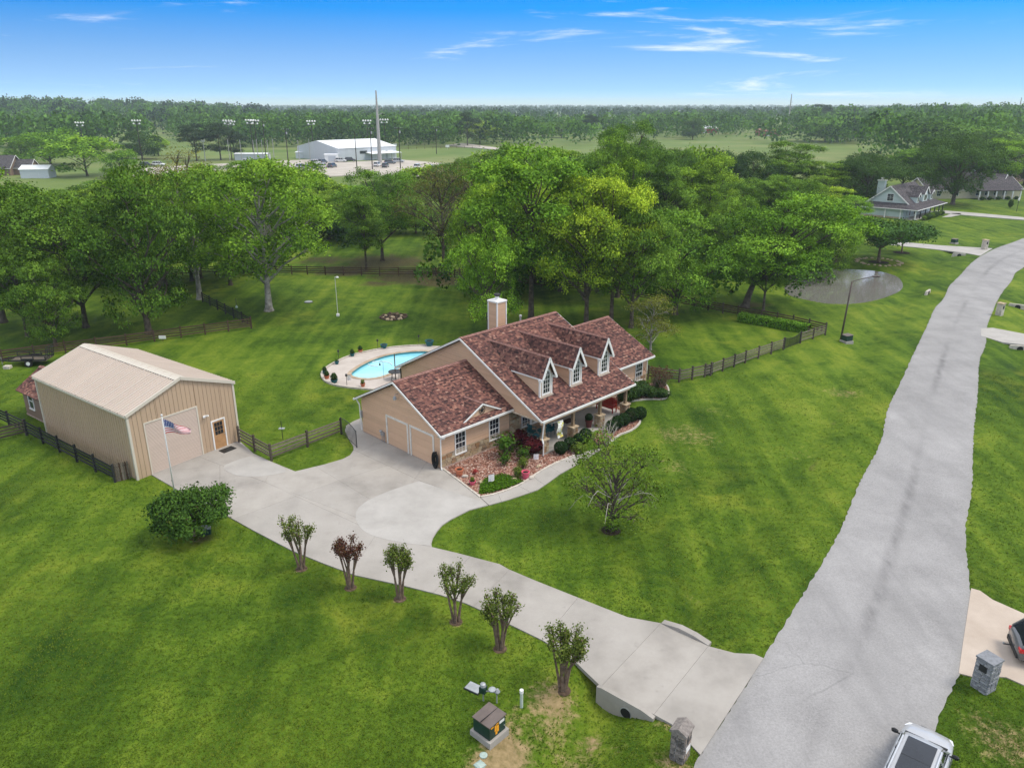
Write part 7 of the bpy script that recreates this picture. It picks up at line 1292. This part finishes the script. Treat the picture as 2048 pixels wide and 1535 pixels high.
# farmhouse and shed on the far left
x, y = gp(-62, 352); o = thing('farmhouse', 'dark roofed farmhouse at the left edge beyond the woods', 'house', (x, y, gz(x, y)), R(4)); box_house(o, 0, 13.5, 0, 9, 2.8, 6.4, 'x', 'siding_brown', 'shingle_grey', .5); box_house(o, 13.5, 19.0, 2.5, 8.5, 2.6, 5.0, 'x', 'siding_brown', 'shingle_grey', .4)
for xx in (3, 6.5, 10): MB().box(xx - .12, xx + .12, -1.6, -1.36, 0, 2.5).build('porch_post', 'white', o); window(o, Wall((0, -.02, 0), (1, 0, 0), (0, -1, 0)), xx, .8, 1.4, 1.4, 2, 2)
slope(o, (1, -1.9, 2.5), (12.5, -1.9, 2.5), (12.5, .2, 3.1), (1, .2, 3.1), 'shingle_grey')
barn('metal_shed', 'pale metal shed beside the dark roofed farmhouse', 42, 357, R(8), 8.6, 6, 2.8, 3.9, 'panel_grey', 'panel_white')
# big grey hall
c0 = gp(677, 323.5); c1 = gp(789, 316.5); cL = gp(629.7, 311.5); yaw = math.atan2(c1[1] - c0[1], c1[0] - c0[0]); hl = thing('grey_hall', 'long grey metal hall with white roof by the gravel lot', 'hall', (*c0, 0), yaw); L = math.hypot(c1[0] - c0[0], c1[1] - c0[1]) * 1.04; Wd = 30; EH, RH = 5.2, 7.9
MB().extrude([(0, 0, -.5), (0, Wd, -.5), (0, Wd, EH), (0, Wd / 2, RH), (0, 0, EH)], (L, 0, 0)).build('wall', 'panel_grey', hl); n = 18
for i in range(n):
    a, b = L * i / n, L * (i + 1) / n; rib_panel('wall_panel', 'panel_grey', hl, (a, -.02, 0), (1, 0, 0), (0, 0, 1), (0, -1, 0), b - a, lambda s: (0, EH - .05), rib=.6, hgt=.06)
    for y0, y1 in ((-.3, Wd / 2), (Wd + .3, Wd / 2)): MB().extrude([(a + .02, y0, EH - .02), (b - .02, y0, EH - .02), (b - .02, y1, RH + .08), (a + .02, y1, RH + .08)], (0, 0, .08)).build('roof_panel', 'panel_white', hl)
for i in range(16):
    a = Wd * i / 16; b = a + Wd / 16; rib_panel('wall_panel', 'panel_grey', hl, (-.02, b, 0), (0, -1, 0), (0, 0, 1), (-1, 0, 0), Wd / 16, lambda s, b=b: (0, EH + (RH - EH) * (1 - abs((b - s) - Wd / 2) / (Wd / 2)) - .05), rib=.6, hgt=.06)
MB().box(L * .36, L * .48, -.14, -.06, 2.7, 3.9).build('window_band', 'glass', hl)
for a, w_ in ((.56, 3.2), (.70, 3.2), (.84, 3.2)): MB().box(L * a, L * a + w_, -.16, -.06, 0, 3.6).build('roller_door', 'panel_white', hl)
MB().extrude([(L * .45, -4.5, 2.6), (L * .98, -4.5, 2.6), (L * .98, -.1, 3.1), (L * .45, -.1, 3.1)], (0, 0, .12)).build('canopy', 'panel_white', hl)
for a in (.45, .62, .8, .975): MB().box(L * a - .1, L * a + .1, -4.4, -4.2, 0, 2.6).build('canopy_post', 'galv', hl)
barn('white_shed', 'small white shed left of the grey hall', 650, 325, R(2), 5, 4, 3.0, 3.2, 'panel_white', 'panel_white'); barn('white_shed', 'low white roofed dugout beneath the ball field lights', 470, 321, R(0), 14, 5, 2.6, 2.9, 'panel_grey', 'panel_white'); barn('white_shed', 'low white roofed dugout left of the grey hall', 592, 318, R(0), 9, 5, 2.6, 2.9, 'panel_grey', 'panel_white')
LOT = gps([(225, 352), (300, 336), (470, 327), (640, 319), (690, 325), (800, 320), (915, 330), (930, 342), (880, 356), (700, 352), (430, 364)]); zl = max(gz(*p) for p in LOT) + .06
tag(MB().prism(LOT, -.5, zl).build('gravel_lot', 'gravel_lot'), 'pale gravel parking lot in front of the grey hall', 'parking lot', kind='structure'); tag(MB().prism(gps([(895, 291), (925, 287), (960, 292), (1000, 297), (990, 300), (940, 296), (915, 294)]), -.5, .35).build('far_road', 'gravel_lot'), 'pale far road right of the grey hall', 'road', kind='structure')
cars = [(293, 334, 'paint_black', 'dark car', 20), (318, 333, 'paint_white', 'white car', 5), (497, 328, 'paint_white', 'white car', 0), (601, 338, 'paint_silver', 'silver car', 80), (616, 339, 'paint_white', 'white car', 75), (634, 338, 'paint_white', 'white car', 80), (632, 329, 'paint_white', 'white car', 10), (646, 328, 'paint_slate', 'slate car', 70), (647, 337, 'paint_white', 'white car', 85), (665, 336, 'paint_slate', 'slate car', 75), (682, 325, 'paint_white', 'white car', 0), (701, 324, 'paint_black', 'black car', 5), (755, 334, 'paint_white', 'white car', 80), (771, 336, 'paint_slate', 'grey car', 85), (780, 329, 'paint_slate', 'grey car', 10), (797, 326, 'paint_silver', 'silver car', 0), (835, 338, 'paint_white', 'white car', 80), (862, 340, 'paint_silver', 'silver car', 85)]
plc = ['at the left end of the gravel lot', 'second from the left end of the gravel lot', 'under the tall pines by the lot', 'leftmost in the front row before the grey hall', 'second from left in the front row before the hall', 'third from left in the front row before the hall', 'left of the small white shed by the hall', 'beside the corner of the grey hall', 'fourth from left in the front row before the hall', 'at the right end of the front row before the hall', 'nearest the corner wall of the grey hall', 'right of the white one along the hall wall', 'left of the tall monopole foot', 'at the foot of the tall monopole', 'under the canopy of the grey hall', 'at the far right end of the hall canopy', 'on the right part of the lot behind the half bare tree', 'rightmost on the gravel lot']
for (px, py, pt, nm, rz), pp in zip(cars, plc): x, y = gp(px, py); c = car('distant_car', nm + ' ' + pp, x, y, R(rz), 4.8, 1.9, 1.75, pt); c['group'] = 'cars on the far gravel lot'; c.location.z = zl
# poles
def pole(label, px, py, top, kind, mat='wood_pole', r=.16):
    x, y = gp(px, py); z = gz(x, y); h = zat(y, top) - z; o = thing({'light': 'flood_light_pole', 'util': 'utility_pole', 'plain': 'wood_pole', 'post': 'net_post', 'mono': 'power_monopole', 'speaker': 'speaker_pole'}[kind], label, 'pole', (x, y, z), 0, {'light': 'ball field light poles', 'util': 'utility poles', 'post': 'pale posts along the ball field', 'mono': 'steel power poles'}.get(kind)); MB().tube([(0, 0, -.5), (0, 0, h)], [r * 1.25, r * (.4 if kind == 'mono' else .75)], 10).build('pole', mat, o)
    if kind == 'light':
        bars('cross_arm', 'galv', o, [((-1.9, 0, h - .4), (1.9, 0, h - .4), .14, .14), ((-1.4, 0, h - 1.5), (1.4, 0, h - 1.5), .14, .14)])
        for xx, zz in ((-1.7, .1), (-.6, .1), (.6, .1), (1.7, .1), (-1.2, -1.1), (1.2, -1.1)): MB().lathe([(.12, .3), (.42, 0), (.38, -.25), (.1, -.35)], 10, (xx, -.1, h + zz - .1)).build('flood_lamp', 'white', o)
    if kind == 'util':
        bars('cross_arm', 'wood_pole', o, [((-1.5, 0, h - .5), (1.5, 0, h - .5), .16, .18)]); MB().lathe([(.2, 0), (.28, .1), (.28, .8), (.15, .9)], 10, (.4, 0, h - 2.2)).build('transformer_can', 'meter_grey', o)
        for xx in (-1.3, -.6, .6, 1.3): MB().lathe([(.05, 0), (.1, .08), (.04, .3)], 6, (xx, 0, h - .42)).build('insulator', 'galv', o)
    if kind == 'mono':
        for k in range(3): MB().tube([(0, 0, h * (.74 - .08 * k)), (2.2, .4, h * (.78 - .08 * k))], [.14, .07], 6).build('davit_arm', mat, o)
    if kind == 'speaker': MB().box(-.8, .8, -.4, .4, h - 1.2, h).build('speaker_box', 'white', o)
    return o
for px, py, tp, lab in [(172, 318, 245, 'ball field light pole farthest left'), (285, 322, 241, 'ball field light pole second from the left'), (464, 320, 241, 'left pole of the first pair of ball field lights'), (470, 318, 243, 'right pole of the first pair of ball field lights'), (508, 318, 240, 'left pole of the second pair of ball field lights'), (517, 320, 241, 'right pole of the second pair of ball field lights'), (628, 316, 242, 'ball field light pole above the left end of the hall'), (738, 312, 241, 'ball field light pole left of the tall monopole'), (772, 312, 239, 'ball field light pole right of the tall monopole')]: pole(lab, px, py, tp, 'light', 'wood_pole')
for px, py, tp, lab in [(533, 322, 242, 'utility pole between the light pairs and hall'), (577, 328, 257, 'utility pole with wide cross arm left of the hall'), (745, 340, 255, 'dark utility pole left of the tall monopole foot'), (801, 338, 254, 'dark utility pole right of the grey hall'), (873, 308, 253, 'utility pole alone in the pale field')]: pole(lab, px, py, tp, 'util')
pole('plain dark pole before the grey hall', 714, 338, 262, 'plain'); pole('pole with a white speaker box above the left wood', 411, 322, 278, 'speaker', 'galv')
for k, px in enumerate((460, 484, 510, 517, 527, 538, 549, 576, 599, 621)): pole('pale post in the row along the ball field, ' + ORD[k], px, 322, 278 + (k % 3), 'post', 'monopole', .13)
pole('tall grey power monopole rising above the hall to the sky', 760, 326, 181, 'mono', 'monopole', .75); pole('grey power monopole on the right skyline', 1575, 262, 188, 'mono', 'monopole', .8); pole('grey power monopole at the right edge of the skyline', 2030, 258, 195, 'mono', 'monopole', .8)
for px, py, lab in ((790, 297, 'little white sign in the pale field'), (895, 300, 'second little white sign in the pale field')): o = at('field_sign', lab, 'sign', px, py); MB().box(-1, 1, -.05, .05, 1.2, 2.4).build('board', 'white', o); MB().tube([(0, .06, 0), (0, .06, 1.4)], .06, 6).build('post', 'galv', o)
# pasture fences far away
for lab, pts in (('far pasture fence left of the pines', [(290, 322), (400, 318)]), ('far pasture fence right of the grey hall', [(800, 300), (960, 296)])): fence(lab, [gp(*p) for p in pts], 'fence_brown', 2, 1.3, 4.5, name='pasture_fence', group='far pasture fences')

# ------------------------------------------------------------------ grass tufts on the near lawns: rough edges and fine texture
g = np.random.default_rng(99); N = 170000; d = 20 + 45 * g.random(N) ** 1.4; sl = g.uniform(-.95, .95, N); X = sl * d * 1.02; Y = d; keep = ~(inside(DRIVE, X, Y) | inside(ROADPOLY, X, Y) | inside(WALK, X, Y) | inside(BEDP, X, Y) | inside(ND, X, Y) | inside([HP(0, 0), HP(23, 0), HP(23, -3.4), HP(6, -3.4), HP(6, 0)], X, Y) | inside([HP(-.1, -.1), HP(23.2, -.1), HP(23.2, 13), HP(-.1, 13)], X, Y) | inside([SP(-.1, -.1), SP(7.7, -.1), SP(7.7, 12.6), SP(-.1, 12.6)], X, Y) | inside(BED2, X, Y) | inside(BED3, X, Y) | inside(DECK, X, Y))
dr = np.zeros(N)
for (px, py, rad, s) in [(1010, 1500, 1.4, 1.), (985, 1525, 1.3, 1.), (1100, 1400, 1.2, .8), (1185, 1455, .8, .8)]: x, y = gp(px, py); dr = np.maximum(dr, s * np.exp(-((X - x) ** 2 + (Y - y) ** 2) / rad ** 2))
keep &= g.random(N) > dr * 1.1; X, Y = X[keep], Y[keep]; n = len(X); Z = ground_h(X, Y); hgt = g.uniform(.02, .05, n); wd = g.uniform(.018, .04, n); V = []
for k in range(3):
    a = g.uniform(0, 6.28, n); lx, ly = np.cos(a), np.sin(a); ox, oy = g.normal(0, .05, n), g.normal(0, .05, n); bx, by = X + ox, Y + oy; V.append(np.stack([np.stack([bx - ly * wd, by + lx * wd, Z - .01], 1), np.stack([bx + ly * wd, by - lx * wd, Z - .01], 1), np.stack([bx + lx * .05, by + ly * .05, Z + hgt], 1)], 1))
V = np.concatenate(V, 0).reshape(-1, 3); Q = np.arange(len(V)).reshape(-1, 3); Nn = np.tile(np.array([0, 0, 1.]), (len(V), 1)) + g.normal(0, .25, (len(V), 3)); Nn /= np.linalg.norm(Nn, axis=1, keepdims=True); tn = .5 + .28 * np.sin(X * .35 + 1.3 * np.sin(Y * .21)) * np.cos(Y * .3) + g.normal(0, .2, n)
gm2 = np_mesh('grass', V, Q, ['blade'], normals=Nn, point_attr={'tone': np.repeat(np.tile(np.clip(tn, 0, 1), 3), 3)}); tag(inst('grass', gm2), 'short green grass blades over the near lawns', 'grass', kind='stuff')
# ------------------------------------------------------------------ haze: one closed box of pale air round everything
hm = bpy.data.materials.new('haze'); hm.use_nodes = True; ht = hm.node_tree; ht.nodes.clear(); ho = ht.nodes.new('ShaderNodeOutputMaterial'); hv = ht.nodes.new('ShaderNodeVolumePrincipled')
hv.inputs['Color'].default_value = (.78, .90, 1.0, 1); hv.inputs['Density'].default_value = HAZE; hv.inputs['Anisotropy'].default_value = .2; ht.links.new(hv.outputs[0], ho.inputs['Volume']); MATS['haze'] = hm
tag(MB().box(-6800, 7200, -1800, 7000, -3.0, 62).build('haze', 'haze'), 'pale haze in the air over the whole landscape', 'haze', kind='stuff')
